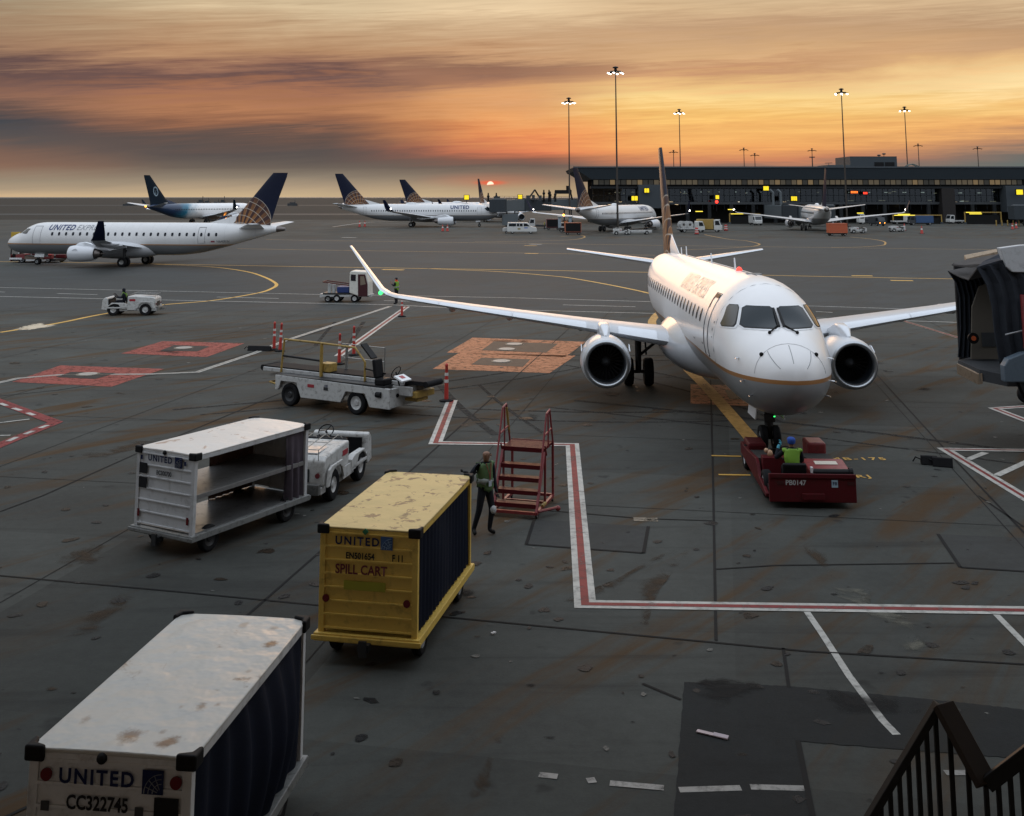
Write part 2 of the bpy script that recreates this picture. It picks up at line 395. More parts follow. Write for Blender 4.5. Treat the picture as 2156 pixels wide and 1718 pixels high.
sheet('infield', -2500, -12, 345, 8990, .02, LAND)
sheet('infield_strip', -2500, 900, 600, 8980, .03, LAND)
sheet('runway', -2500, 1500, 900, 985, .05, pm('runway_grey', (.040, .038, .035), .7))
sheet('far_taxiway', -2500, -40, 430, 470, .06, pm('far_taxi_grey', (.045, .044, .041), .7))
sheet('bay_water', -60000, 60000, 9001, 80000, -.5, pm('bay_water', (.05, .05, .048), .55, spec=.4))

def paint_mat(name, col, wear=.35, scale=4.0, rough=.55):
    m = bpy.data.materials.new(name); m.use_nodes = True; t = m.node_tree; b = t.nodes['Principled BSDF']; o = t.nodes['Material Output']
    tc = nd(t, 'ShaderNodeTexCoord'); v = tc.outputs['Object']
    n = noise_n(t, v, scale, 8, .72, .3); n2 = noise_n(t, v, .8, 4, .6)
    k = mth(t, 'ADD', .62, mth(t, 'MULTIPLY', n2, .7))
    wire(t, mixc(t, 1.0, tuple(col)+(1,), comb(t, k, k, k), 'MULTIPLY'), b.inputs['Base Color']); b.inputs['Roughness'].default_value = rough; b.inputs['Specular IOR Level'].default_value = .12
    tr = nd(t, 'ShaderNodeBsdfTransparent'); mx = nd(t, 'ShaderNodeMixShader')
    f = mth(t, 'MULTIPLY', sstep(t, n, .42, .78), wear*1.8, clamp=True)
    wire(t, f, mx.inputs[0]); wire(t, b.outputs[0], mx.inputs[1]); wire(t, tr.outputs[0], mx.inputs[2]); wire(t, mx.outputs[0], o.inputs[0])
    return m
P_WHITE = paint_mat('white_line_paint', (.44, .43, .395), .38)
P_RED = paint_mat('red_line_paint', (.20, .032, .032), .42)
P_PALE = paint_mat('worn_pale_paint', (.20, .17, .13), .7)
P_YEL = paint_mat('yellow_line_paint', (.62, .36, .08), .12)
P_YEL2 = paint_mat('worn_yellow_paint', (.44, .25, .075), .3)
P_OR = paint_mat('orange_box_paint', (.35, .13, .06), .6)
P_ROR = paint_mat('red_box_paint', (.26, .055, .042), .5)
P_BLK = paint_mat('black_box_paint', (.018, .018, .018), .12)
P_JOINT = pm('joint_sealant', (.012, .012, .012), .8)
def stain_mat(name, col, lo=.42, hi=.66, scale=1.3, amt=.8):
    m = bpy.data.materials.new(name); m.use_nodes = True; t = m.node_tree; b = t.nodes['Principled BSDF']; o = t.nodes['Material Output']
    tc = nd(t, 'ShaderNodeTexCoord'); v = tc.outputs['Object']
    n = noise_n(t, v, scale, 8, .7, .6)
    at = nd(t, 'ShaderNodeVertexColor', layer_name='edge'); sp = nd(t, 'ShaderNodeSeparateColor'); wire(t, at.outputs[0], sp.inputs[0])
    f = mth(t, 'MULTIPLY', sstep(t, mth(t, 'ADD', mth(t, 'MULTIPLY', mth(t, 'SUBTRACT', n, .5), 2.0), mth(t, 'MULTIPLY', sp.outputs[0], .62)), lo-.12, hi+.18), sstep(t, sp.outputs[0], .0, .35))
    b.inputs['Base Color'].default_value = tuple(col)+(1,); b.inputs['Roughness'].default_value = .8; b.inputs['Specular IOR Level'].default_value = .12
    tr = nd(t, 'ShaderNodeBsdfTransparent'); mx = nd(t, 'ShaderNodeMixShader')
    wire(t, mth(t, 'MULTIPLY', f, amt), mx.inputs[0]); wire(t, tr.outputs[0], mx.inputs[1]); wire(t, b.outputs[0], mx.inputs[2]); wire(t, mx.outputs[0], o.inputs[0])
    return m
S_BROWN = stain_mat('rust_brown_stain', (.050, .033, .020), amt=.85)
S_OIL = stain_mat('oil_stain', (.014, .014, .014), amt=.85)
S_PALE = stain_mat('pale_spill_stain', (.135, .130, .105), scale=2.2, amt=.8)
S_WHITE = stain_mat('white_spill', (.55, .46, .34), .10, .2, 2.5, .95)
def stain(name, pts, mat, z=.010):
    """a blot on the ground: outline from points, fading towards its edge"""
    P = [G(*p) for p in pts]; c = sum(P, Vector())/len(P)
    n = len(P); rings = [1.15, .85, .55, .25]; vs = []; fs = []; col = []
    Q = []
    for i in range(n):                                  # smooth the outline
        a, b = P[i], P[(i+1) % n]
        Q += [a*.75+b*.25, a*.25+b*.75]
    n = len(Q)
    for r in rings:
        for q in Q: vs.append(tuple((c+(q-c)*r).to_3d()[:2])+(z,)); col.append((1.15-r)/1.15)
    vs.append((c.x, c.y, z)); col.append(1)
    for j in range(len(rings)-1): fs += [(j*n+k, j*n+(k+1) % n, (j+1)*n+(k+1) % n, (j+1)*n+k) for k in range(n)]
    b = (len(rings)-1)*n; fs += [(b+k, b+(k+1) % n, len(vs)-1) for k in range(n)]
    me = bpy.data.meshes.new(name); me.from_pydata(vs, [], fs); me.materials.append(mat)
    ca = me.color_attributes.new('edge', 'FLOAT_COLOR', 'POINT')
    for i, k in enumerate(col): k = min(1, k*1.25); ca.data[i].color = (k, k, k, 1)
    o = bpy.data.objects.new(name, me); COL.objects.link(o); return tag(o, kind='structure')

def strip_pts(P, w, z, m):
    n = len(P); Lf = []; Rt = []
    for i in range(n):
        a = P[max(0, i-1)]; b = P[min(n-1, i+1)]
        d = ((P[i]-a).normalized() if i else Vector())+((b-P[i]).normalized() if i < n-1 else Vector()); d.z = 0; d.normalize(); nn = Vector((-d.y, d.x, 0))
        k = 1.0
        if 0 < i < n-1:
            d1 = (P[i]-a).normalized(); k = 1/max(.4, d.dot(d1))
        Lf.append(P[i]+nn*w/2*k); Rt.append(P[i]-nn*w/2*k)
    vs = [(p.x, p.y, z) for p in Lf]+[(p.x, p.y, z) for p in Rt]
    m.add(vs, [(i, n+i, n+i+1, i+1) for i in range(n-1)])
def line(name, runs, w, mat, z=.008):
    m = MB()
    for r in runs: strip_pts([G(*p) for p in r], w, z, m)
    return tag(m.build(name, mat), kind='structure')
def poly(name, pts, mat, z=.008):
    m = MB(); P = [G(*p) for p in pts]
    m.add([(p.x, p.y, z) for p in P], [tuple(range(len(P)))])
    return tag(m.build(name, mat), kind='structure')
def curve_px(pts, n=6):
    out = []
    for i in range(len(pts)-1):
        p0 = pts[max(0, i-1)]; p1 = pts[i]; p2 = pts[i+1]; p3 = pts[min(len(pts)-1, i+2)]
        for k in range(n):
            t = k/n
            out.append(tuple(.5*((2*p1[j])+(-p0[j]+p2[j])*t+(2*p0[j]-5*p1[j]+4*p2[j]-p3[j])*t*t+(-p0[j]+3*p1[j]-3*p2[j]+p3[j])*t**3) for j in (0, 1)))
    return out+[pts[-1]]
def red_line(name, runs, w=.38, wr=.14, white=P_WHITE, red=P_RED):
    line(name, runs, w, white, .012); line(name+'_core', runs, wr, red, .016)

red_line('stand_boundary_line', [[(952, 843), (917, 933), (1205, 937), (1232, 1273), (2600, 1293)]])
red_line('stand_boundary_line', [[(857, 646), (712, 750)]])
red_line('boundary_line', [[(822, 645), (597, 719), (535, 744), (415, 784), (318, 788), (125, 789.5), (37, 797), (-60, 820)]], .26, .08, P_WHITE, P_PALE)
line('red_zone_line', [[(-60, 824), (117, 889.5), (-60, 962)]], .42, P_RED, .012)
line('red_zone_dash', [[(0, 849.5), (14, 855)], [(28, 860), (44, 865)], [(58, 870), (72, 875)], [(100, 896), (84, 902)], [(70, 908), (52, 915)], [(36, 921), (16, 930)]], .16, P_WHITE, .016)
line('red_zone_tick', [[(-20, 893), (62, 883)], [(-20, 661), (-10, 660)], [(-20, 918), (22, 917)]], .1, P_WHITE, .012)
line('road_edge_line', [[(-60, 604), (690, 620.5), (793, 621.5), (1078, 627), (1378, 635.5), (1713, 644.5), (2200, 660)]], .16, P_WHITE)
line('road_edge_line', [[(-60, 623), (825, 642), (1000, 650.5), (1378, 660), (1878, 674.5), (2200, 685)]], .16, P_WHITE)
line('road_centre_dash', [[(120, 618), (205, 620.5)], [(457, 625.5), (587, 628.5)], [(808, 633), (893, 634.8)], [(1185, 642), (1338, 646)], [(1718, 656), (1753, 658)], [(2060, 668), (2156, 671)], [(-90, 612), (10, 615)]], .16, P_WHITE)
line('taxi_line', [[(-200, 549), (122, 552), (640, 561.5), (1111, 568.7), (1372, 573.5), (1631, 580), (1870, 585), (2300, 592)]], .34, P_YEL)
line('taxi_line', [[(560, 504), (640, 506), (1111, 512.5), (1415, 517), (1869, 523), (2300, 528)]], .3, P_YEL2)
line('taxi_line', [[(500, 523.5), (640, 526), (1111, 533), (1380, 537.5)]], .3, P_YEL2)
line('taxi_curve', [curve_px([(324, 556), (445, 562), (519.6, 572), (558, 584), (578, 594.6), (582, 600.6), (573, 607), (543, 617), (445, 633), (327, 643.6), (208, 663), (119, 681), (0, 700)])], .28, P_YEL)
line('taxi_curve', [curve_px([(900, 565.5), (1050, 572), (1162, 581), (1211, 587), (1293, 601.7), (1366, 617.4), (1450, 640)])], .28, P_YEL)
line('taxi_curve', [curve_px([(1483, 494), (1530, 503), (1570, 507), (1597, 513), (1595, 516.5), (1570, 520), (1500, 524), (1430, 526)])], .28, P_YEL2)
line('taxi_curve', [curve_px([(1790, 499), (1836, 503.6), (1860, 508), (1864, 512.7), (1856, 516.8), (1810, 520), (1750, 521)])], .28, P_YEL2)
line('taxi_curve', [curve_px([(1180, 498), (1222, 496), (1230, 500), (1200, 505), (1100, 508), (1000, 509)])], .28, P_YEL2)
line('taxi_curve', [curve_px([(700, 478), (740, 472), (780, 468), (840, 466)])], .4, P_WHITE)
line('holding_dash', [[(1793, 580.5), (1837, 581)], [(1875, 590.5), (1922, 591)], [(1104, 517), (1130, 517.5)], [(640, 566.5), (0+845, 569.5)][:0] or [(805, 567.5), (850, 568.5)], [(1105, 533.5), (1133, 534)]], .75, P_YEL)
line('hold_bar_white', [[(720, 500), (750, 500.5)], [(1115, 514), (1140, 514.5)]], 1.0, P_WHITE)
line('lead_in_line', [curve_px([(1392, 655), (1378, 668), (1374, 684), (1400, 716), (1440, 768), (1500, 829), (1600, 945)])], .46, P_YEL2, .012)
lt = lettering('F 1  F 1  F 1', .55, P_BLK, None, G(1468, 797, .018), (0, 0, 0), (0, 0, 0)) if False else None
poly('stand_number_box', [(1454, 809), (1565, 812), (1592, 856), (1454, 850)], P_OR, .008)
poly('stand_number_plate', [(1526, 822), (1556, 823), (1568, 842), (1536, 841)], P_BLK, .016)
for nm, mat, quads in (('hydrant_box', P_OR, [[(995, 711), (1233, 720), (1190, 752), (941, 742.5)], [(966, 743.5), (1212, 749), (1157, 786), (911, 777)]]),
                       ('hydrant_box', P_ROR, [[(342, 718.5), (515, 723), (435, 752), (255, 744.5)], [(127, 769.5), (345, 777), (235, 814.5), (25, 804.5)]])):
    for q in quads: poly(nm, q, mat, .008)
for q in ([(1040, 719), (1175, 724), (1150, 743), (1014, 738)], [(1014, 753.5), (1117, 757), (1101, 773), (992, 768)], [(367, 727), (442, 729.5), (415, 740.5), (337, 738.5)], [(150, 783.5), (245, 786), (200, 798.5), (117, 794.5)]):
    poly('hydrant_plate', q, P_BLK, .013)
def jag(pts, amp=2.2, step=14, seed=1):
    r = random.Random(seed); out = []
    for i in range(len(pts)):
        a, b = pts[i], pts[(i+1) % len(pts)]; n = max(1, int(math.hypot(b[0]-a[0], b[1]-a[1])/step))
        for k in range(n):
            t = k/n; out.append((a[0]+(b[0]-a[0])*t+r.uniform(-amp, amp)*(k > 0), a[1]+(b[1]-a[1])*t+r.uniform(-amp, amp)*.6*(k > 0)))
    return out
def disc(name, px, py, r, mat, z=.02):
    g = G(px, py); m = MB(); m.cyl((g.x, g.y, .002), (g.x, g.y, z), r, n=24); return m
for i, (px, py) in enumerate(((1083, 725), (1056, 761), (387, 733), (185, 788.5), (1067, 735.5))):
    g = G(px, py); o = empty('hydrant_cover', (g.x, g.y, 0), 0, ['pale round fuel pit cover in the far half of the orange box by the wing', 'pale round fuel pit cover in the near half of the orange box by the wing', 'pale round fuel pit cover in the red box behind the belt loader', 'pale round fuel pit cover in the red box at left crossed by a white line', 'pale round fuel pit cover in the orange box by the wing, middle one of three'][i], 'pit cover', 'fuel pit covers')
    m = MB(); m.cyl((0, 0, .002), (0, 0, .022), .46, n=28); m.build('rim', P_PALE, o)
    m = MB(); m.cyl((0, 0, .01), (0, 0, .034), .36, n=28); m.bar((-.2, 0, .036), (.2, 0, .036), .05, .01); m.build('lid', pm('pit_lid', (.34, .31, .27), .5, var=.2, dirt=.4), o)
red_line('hatched_zone_line', [[(2300, 951), (1990, 946.5), (2330, 1152)]], .34, .1)
line('hatched_zone_bar', [[(2075, 953.5), (2038, 968)], [(2170, 969), (2098, 1002)], [(2260, 990), (2170, 1035)]], .2, P_WHITE, .012)
red_line('bridge_zone_line', [[(2260, 850), (2094, 860.5), (2300, 940)]], .34, .12)
red_line('service_line', [[(1898, 674.5), (2020, 712), (2200, 768)]], .3, .12, P_PALE)
line('guide_line', [[(1699, 1289), (1730, 1334), (1788, 1424), (1858, 1517), (1888, 1548)]], .11, P_WHITE)
line('guide_line', [[(2098, 1295), (2156, 1354), (2260, 1460)]], .11, P_WHITE)
P_DASH = paint_mat('worn_dash_paint', (.30, .29, .27), .5)
line('dashed_line', [[(1135, 1632), (1174, 1636)], [(1236, 1645), (1254, 1643)], [(1284, 1650), (1398, 1660)], [(1430, 1664), (1560, 1660)], [(1580, 1658), (1694, 1661)], [(1990, 1628), (2110, 1628)]], .12, P_DASH)
line('tape_patch', [[(1334, 1094), (1385, 1095)]], .28, P_PALE, .01)
line('stop_bar', [[(1498, 960), (1560, 961.5)], [(1513, 1000), (1580, 1001)]], .12, P_YEL, .012)
for w, x, y, s in (('EMB-175', 1796, 966, .40), ('CRJ', 1803, 1003, .40)):
    g = G(x, y, .012); tag(lettering(w, s, P_YEL, None, g, (1, 0, 0), (0, 1, 0), 'stop_mark', spacing=1.25, bold=.02), kind='structure')
a0 = G(1456, 786); a1 = G(1520, 852); dd = (a1-a0).normalized()
tag(lettering('F 11  F 11', .34, P_BLK, None, (a0+a1)/2+Vector((0, 0, .02)), tuple(dd), (dd.y*-1, dd.x, 0), 'stand_mark', bold=.02), kind='structure')
poly('asphalt_patch', jag([(1440.5, 1436.8), (1660, 1445), (1968, 1474), (2300, 1510), (2300, 1610), (1680.5, 1561.8), (1711, 1740), (1418, 1740)], 1.6, 9), PATCH, .006)
poly('repair_slab', [(1125, 1094), (1365, 1109), (1355, 1165), (1108, 1147)], PATCH2, .006)
poly('repair_slab', [(1975, 1125), (2300, 1140), (2300, 1210), (2020, 1195)], PATCH2, .006)
line('pavement_joint', [[(1496, 800), (1502, 1044), (1507.5, 1349)], [(1649, 1365), (1661, 1449)], [(-60, 1207), (380, 1247), (672, 1275), (1078, 1313), (1700, 1372), (2250, 1405)],
     [(523, 1294), (675, 1161)], [(675, 1161), (1105, 776), (1200, 690)], [(90, 1044), (295, 952), (445, 889), (600, 824), (760, 740)], [(1833, 775), (1995, 952), (2230, 1200)],
     [(1353, 1440), (1434, 1474)], [(150+1000, 1075), (1350, 1092), (1500, 1097)], [(1508, 1199), (1630, 1191), (2010, 1186)], [(-60, 1100), (90, 1044)], [(-40, 1745), (70, 1694), (523, 1294)], [(2060, 1044), (2156, 1110)],
     [(-60, 840), (120, 822), (420, 775), (700, 690)]], .05, P_JOINT, .009)
jm = MB(); jd = (G(1507.5, 1349)-G(1502, 1044)).normalized(); jn = Vector((-jd.y, jd.x, 0)); j0 = G(1507.5, 1349)
for k in range(-7, 8):
    if k == 0: continue
    a = j0+jn*6.1*k
    strip_pts([a+jd*20, a-jd*52], .022, .007, jm)
for k in range(-9, 3):
    a = j0+jd*7.3*k
    if k == 0: continue
    strip_pts([a-jn*46, a+jn*46], .022, .0075, jm)
tag(jm.build('slab_joints', P_JOINT), kind='structure')
line('slab_edge', [[(1125, 1094), (1108, 1147)], [(1108, 1147), (1355, 1165)], [(1355, 1165), (1365, 1109)], [(1975, 1125), (2022, 1195)], [(2022, 1195), (2250, 1210)], [(1680, 1560), (1711, 1720)]], .07, P_JOINT, .010)
# stains and spills
stain('tar_edge', [(1432, 1440), (1470, 1424), (1540, 1420), (1600, 1432), (1650, 1440), (1640, 1470), (1560, 1490), (1470, 1500), (1436, 1480)], S_OIL, .011)
stain('tar_edge', [(1700, 1440), (1800, 1450), (1940, 1465), (1980, 1490), (1900, 1530), (1760, 1520), (1690, 1480)], S_OIL, .0112)
stain('pale_spill', [(1690, 1232), (1740, 1212), (1790, 1225), (1850, 1235), (1800, 1252), (1830, 1275), (1860, 1290), (1930, 1306), (1985, 1325), (1965, 1350), (1920, 1345), (1880, 1320), (1800, 1295), (1770, 1262), (1720, 1245)], S_PALE)
stain('pale_spill', [(1890, 1345), (1950, 1338), (1995, 1370), (1985, 1392), (1930, 1385), (1880, 1365)], S_PALE)
stain('rust_stain', [(1330, 1245), (1370, 1190), (1430, 1160), (1470, 1135), (1440, 1180), (1400, 1230), (1370, 1300), (1350, 1380), (1310, 1400), (1300, 1385), (1330, 1310)], S_BROWN)
stain('rust_stain', [(1250, 1250), (1330, 1200), (1420, 1150), (1450, 1140), (1430, 1160), (1300, 1240), (1180, 1300), (1080, 1310), (1150, 1275)], S_BROWN)
stain('rust_stain', [(1690, 1140), (1740, 1160), (1770, 1210), (1750, 1222), (1720, 1190), (1680, 1155)], S_BROWN)
stain('rust_stain', [(980, 1700), (990, 1640), (1030, 1560), (1070, 1530), (1050, 1600), (1030, 1700)], S_BROWN)
stain('rust_stain', [(130, 960), (300, 920), (420, 905), (380, 935), (250, 955), (160, 985)], S_BROWN)
stain('rust_stain', [(60, 1190), (150, 1150), (260, 1130), (240, 1170), (140, 1210)], S_BROWN)
stain('rust_stain', [(100, 1330), (260, 1240), (330, 1230), (270, 1290), (140, 1380)], S_BROWN)
stain('oil_stain', [(1095, 880), (1115, 868), (1145, 872), (1148, 886), (1120, 893), (1100, 890)], S_OIL)
stain('oil_stain', [(1250, 825), (1290, 820), (1330, 830), (1300, 842), (1260, 840)], S_OIL)
stain('oil_stain', [(1840, 775), (1870, 780), (1900, 785), (1860, 790)], S_OIL)
stain('oil_stain', [(300, 740), (340, 730), (420, 738), (380, 748)], S_OIL)
stain('oil_stain', [(700, 1350), (850, 1370), (960, 1330), (900, 1290), (760, 1310)], S_OIL)
stain('oil_stain', [(1470, 1430), (1540, 1424), (1560, 1440), (1500, 1450), (1440, 1444)], S_OIL)
stain('white_spill', [(25, 694), (60, 684), (95, 678), (90, 684), (123, 683), (110, 689), (80, 691), (70, 695), (35, 696)], S_WHITE)
random.seed(11)
for i in range(22):
    x = random.uniform(60, 2100); y = random.uniform(690, 1690); a = random.uniform(8, 40); b = a*random.uniform(.18, .35)
    stain('oil_stain', [(x+a*cos(t*pi/4)*random.uniform(.6, 1.2), y+b*sin(t*pi/4)*random.uniform(.6, 1.2)) for t in range(8)], random.choice((S_OIL, S_BROWN)))

# tyre marks and a scatter of oil drips, gum and scuffs
P_TYRE = paint_mat('tyre_mark', (.025, .025, .024), .92, 2.2, .85)
random.seed(21)
tm = MB()
for i in range(7):
    x = random.uniform(-12, 14); y = random.uniform(30, 64); a = random.uniform(-.5, .9) if i % 3 else random.uniform(1.2, 1.9); k = random.uniform(-.05, .05); P = []
    for j in range(random.randint(7, 16)):
        P.append(Vector((x, y, 0))); x += cos(a)*1.1; y += sin(a)*1.1; a += k
    for off in (0, random.choice((1.45, 1.6))):
        n0 = Vector((-sin(a), cos(a), 0))*off; strip_pts([p+n0 for p in P], random.uniform(.12, .26), .0062+.0001*i, tm)
tag(tm.build('tyre_marks', P_TYRE), kind='structure')
def spatter(name, n, mat, rmin, rmax, z, seed, aspect=1.0):
    random.seed(seed); m = MB()
    for i in range(n):
        y = 9+(random.random()**1.6)*60; x = random.uniform(-1, 1)*(y*.48+1); r = random.uniform(rmin, rmax)*(1+.012*y); ang = random.uniform(0, 3.14); k = random.uniform(.45, 1)
        vs = []
        for t in range(9):
            th = 2*pi*t/9; rr = r*random.uniform(.65, 1.2); u, w = rr*cos(th), rr*k*sin(th); vs.append((x+u*cos(ang)-w*sin(ang), y+u*sin(ang)+w*cos(ang), z))
        m.add(vs, [tuple(range(9))])
    return tag(m.build(name, mat), kind='structure')
spatter('oil_drips', 420, paint_mat('oil_drip', (.013, .013, .013), .35, 9), .02, .12, .0105, 4)
spatter('pale_scuffs', 130, paint_mat('pale_scuff', (.12, .12, .11), .6, 9), .015, .07, .0107, 6)
spatter('rust_blots', 90, paint_mat('rust_blot', (.026, .017, .010), .62, 5), .04, .20, .0103, 8)

# ------------------------------------------------------------------ litter
g = G(1500, 1550); m = MB(); m.box((0, 0, .02), (.42, .07, .012), rz=-.5); m.box((.1, -.05, .03), (.2, .06, .008), rz=-.5, rx=.2)
tag(m.build('litter', pm('pale_litter', (.40, .32, .34), .4, var=.3), loc=(g.x, g.y, .002)), 'crumpled pale wrapper lying on the dark asphalt patch', 'litter')
g = G(1038, 1336); m = MB(); m.box((0, 0, .02), (.06, .05, .02), rz=.4); m.box((.02, .01, .03), (.04, .05, .01), rz=1)
tag(m.build('litter', pm('white_litter', (.6, .6, .6), .5, var=.2), loc=(g.x, g.y, .002)), 'tiny white paper scrap on the bare concrete right of the yellow cart', 'litter')

# ------------------------------------------------------------------ terminal across the apron
TY = 300.0
TB = empty('terminal_building', (60, TY, 0), 0, 'long dark glass terminal with flat roof and deep fascia across the apron', 'building')
def TX(px): return D(px, 400, TY).x-60
def TZ(py): return D(1600, py, TY).z
T_DARK = pm('fascia_metal', (.017, .023, .028), .6, 0, spec=.15, var=.1, vscale=.4)
T_COL = pm('terminal_column', (.020, .022, .024), .6)
T_GREY = pm('terminal_grey_panel', (.055, .064, .072), .55, var=.1, vscale=.5)
T_MULL = pm('mullion', (.012, .015, .018), .5)
def glass_mat(name, refl=.13, tint=(.25, .30, .33)):
    m = bpy.data.materials.new(name); m.use_nodes = True; t = m.node_tree; o = t.nodes['Material Output']; t.nodes.remove(t.nodes['Principled BSDF'])
    tr = nd(t, 'ShaderNodeBsdfTransparent'); tr.inputs[0].default_value = tint+(1,)
    gl = nd(t, 'ShaderNodeBsdfGlossy'); gl.inputs['Roughness'].default_value = .02; gl.inputs[0].default_value = (.8, .85, .9, 1)
    lw = nd(t, 'ShaderNodeLayerWeight'); lw.inputs[0].default_value = .12
    mx = nd(t, 'ShaderNodeMixShader'); wire(t, mth(t, 'ADD', refl, mth(t, 'MULTIPLY', lw.outputs['Fresnel'], .6), clamp=True), mx.inputs[0]); wire(t, tr.outputs[0], mx.inputs[1]); wire(t, gl.outputs[0], mx.inputs[2]); wire(t, mx.outputs[0], o.inputs[0])
    return m
T_GLASS = glass_mat('curtain_glass', .05)
RX = TX(2500)
zr, zf, zc_, zl, zg = TZ(352), TZ(378), TZ(389.5), TZ(393), TZ(446)
m = MB(); x0 = TX(1208)
m.prism([(x0, zr), (x0+.5, zr-.9), (TX(1218), TZ(361)), (TX(1244), zf), (RX, zf), (RX, zr)], 'y', -3, 45); m.build('roof_fascia', T_DARK, TB)
m = MB(); m.bx(x0-.3, RX, -3.2, -2.9, zr-.25, zr+.12); m.build('roof_edge', pm('roof_trim', (.05, .06, .07), .4, .3), TB)
xg = TX(1246)
m = MB(); m.bx(xg-.5, RX, -2.2, 0, zl-.5, zl+.05); m.build('ledge', T_COL, TB)
m = MB(); m.bx(xg, RX, .05, 30, 5.2, 5.6); m.bx(xg, RX, 16, 16.3, 0, zf); m.build('interior', pm('dim_interior', (.025, .022, .02), .8), TB)
# clerestory: one window after another, lit dimly from within
CL = [pm('clerestory_pane_%s' % k, (.03, .03, .03), .15, emit=e, es=s) for k, e, s in (('warm', (1, .80, .52), .085), ('pale', (1, .86, .62), .06), ('dim', (.85, .82, .7), .03), ('bright', (1, .70, .36), .16))]
random.seed(5); px = 1250.0; proto = {}
while px < 2150:
    k = random.choices((0, 1, 2, 3), (5, 4, 4, 1))[0]
    if k not in proto:
        m = MB(); m.bx(0, 1.28, -.03, .03, zc_+.12, zf-.12); proto[k] = m.build('clerestory_window', CL[k], TB)
        proto[k].location = (TX(px), .1, 0)
    else:
        c = proto[k].copy(); COL.objects.link(c); c.location = (TX(px), .1, 0)
    px += 11.6
m = MB(); px = 1249.0
while px < 2156: m.bx(TX(px)-.07, TX(px)+.07, -.08, .12, zc_, zf); px += 11.6
m.bx(xg, RX, -.06, .12, zc_-.1, zc_+.12); m.bx(xg, RX, .16, .3, zc_, zf); m.build('clerestory_frame', T_MULL, TB)
# curtain wall bays
px = 1248.0
while px < 2150:
    if not (1975 < px < 2000):
        m = MB(); m.bx(TX(px)+.1, TX(px+23)-.05, -.02, .02, 5.7, zl-.5); m.build('glass_bay', T_GLASS, TB)
    px += 23
m = MB(); px = 1248.0
while px < 2160:
    m.bx(TX(px)-.06, TX(px)+.06, -.12, .1, 3.6, zl-.5); m.bx(TX(px+11.5)-.035, TX(px+11.5)+.035, -.1, .06, 5.6, zl-.5); px += 23
for z in (7.4, 9.2): m.bx(xg, RX, -.1, .05, z-.05, z+.05)
m.build('mullions', T_MULL, TB)
m = MB(); m.bx(xg, RX, -.4, .4, 5.0, 5.65); m.build('floor_edge', pm('floor_edge', (.06, .065, .07), .5), TB)
m = MB(); m.bx(xg, RX, 8, 8.3, 0, 5.0); m.build('ground_floor_wall', pm('ground_floor_dark', (.02, .02, .02), .8), TB)
for px in range(1262, 2150, 46):
    m = MB(); m.bx(TX(px)-.45, TX(px)+.45, -.6, .3, 0, 5.0); m.build('column', T_COL, TB)
m = MB(); m.bx(TX(1975), TX(2002), -2.5, 1, 0, zl-.4); m.build('stair_tower', pm('tower_brown', (.03, .027, .026), .7), TB)
for a, b, t, bt in ((1341, 1389, 389, 438), (2104, 2240, 391, 446)):
    m = MB(); m.bx(TX(a), TX(b), -4, 0, TZ(bt), TZ(t)); m.build('gate_room', T_GREY, TB)
for a, b, y in ((1800, 1813, 448.5), (1885, 1910, 451), (2035, 2060, 450), (2128, 2156, 450), (1462, 1477, 445), (1530, 1540, 441)):
    m = MB(); m.bx(TX(a), TX(b), -1.2, -.9, TZ(y)-.1, TZ(y)+.1); m.build('strip_lamp', pm('yellow_strip', (.3, .25, 0), .4, emit=(1, .78, .08), es=1.4), TB)
for i, (px, y) in enumerate([(1797+38.5*k, 405) for k in range(6)]+[(2031, 406), (2072, 406), (1445, 404), (1480, 404), (1518, 404), (1554, 404), (1577, 406), (1560, 425), (2033, 424)]):
    m = MB(); w = 1.0 if px > 1700 else .3
    m.bx(TX(px)*1.0-w/2, TX(px)+w/2, 3.0, 3.2, TZ(y)-.09, TZ(y)+.09); m.build('ceiling_light', pm('ceiling_lamp', (1, 1, 1), .4, emit=(1, .88, .66), es=3.2), TB)
for a, b, y in ((1786, 1804, 404.5), (1812, 1824, 406.5)):
    m = MB(); m.bx(TX(a), TX(b), -1.6, -1.2, TZ(y)-.45, TZ(y)+.45); o = m.build('message_board', BLACK, TB)
    m = MB()
    n = 5 if b-a > 14 else 3
    for k in range(n):
        for r in (0, 1): m.bx(TX(a)+.2+k*(TX(b)-TX(a)-.4)/n, TX(a)+.2+(k+.72)*(TX(b)-TX(a)-.4)/n, -1.64, -1.6, TZ(y)-.26+r*.3, TZ(y)-.06+r*.3)
    m.build('lit_text', pm('amber_led' if b-a > 14 else 'red_led', (.2, .05, 0), .5, emit=(1, .16, .02) if b-a > 14 else (1, .04, .02), es=3.0), o)
random.seed(9)
for i in range(44):
    px = random.uniform(1262, 2150); y = random.choice((404, 406, 423, 425, 430))+random.uniform(-1, 1); w = random.uniform(.15, .7)
    m = MB(); m.bx(TX(px)-w/2, TX(px)+w/2, 3.0+random.random()*5, 3.2+5, TZ(y)-.07, TZ(y)+.07); m.build('interior_lamp', pm('interior_warm', (1, 1, 1), .4, emit=(1, .74, .42), es=1.6), TB)
random.seed(3)
m = MB()
for i in range(46):                                             # seats, counters and people's outlines behind the glass
    x = random.uniform(xg+1, RX-30); h = random.uniform(.5, 1.6); m.bx(x, x+random.uniform(.4, 2.5), 6+random.random()*5, 11.5, 5.6, 5.6+h)
m.build('interior_clutter', pm('interior_grey', (.05, .05, .052), .6, var=.5, vscale=.4), TB)
m = MB()
for i in range(20): x = xg+3+i*6.5; m.bx(x, x+4, 12, 12.1, 5.7, 6.9)
m.build('interior_panel', pm('interior_pale', (.10, .115, .13), .6), TB)
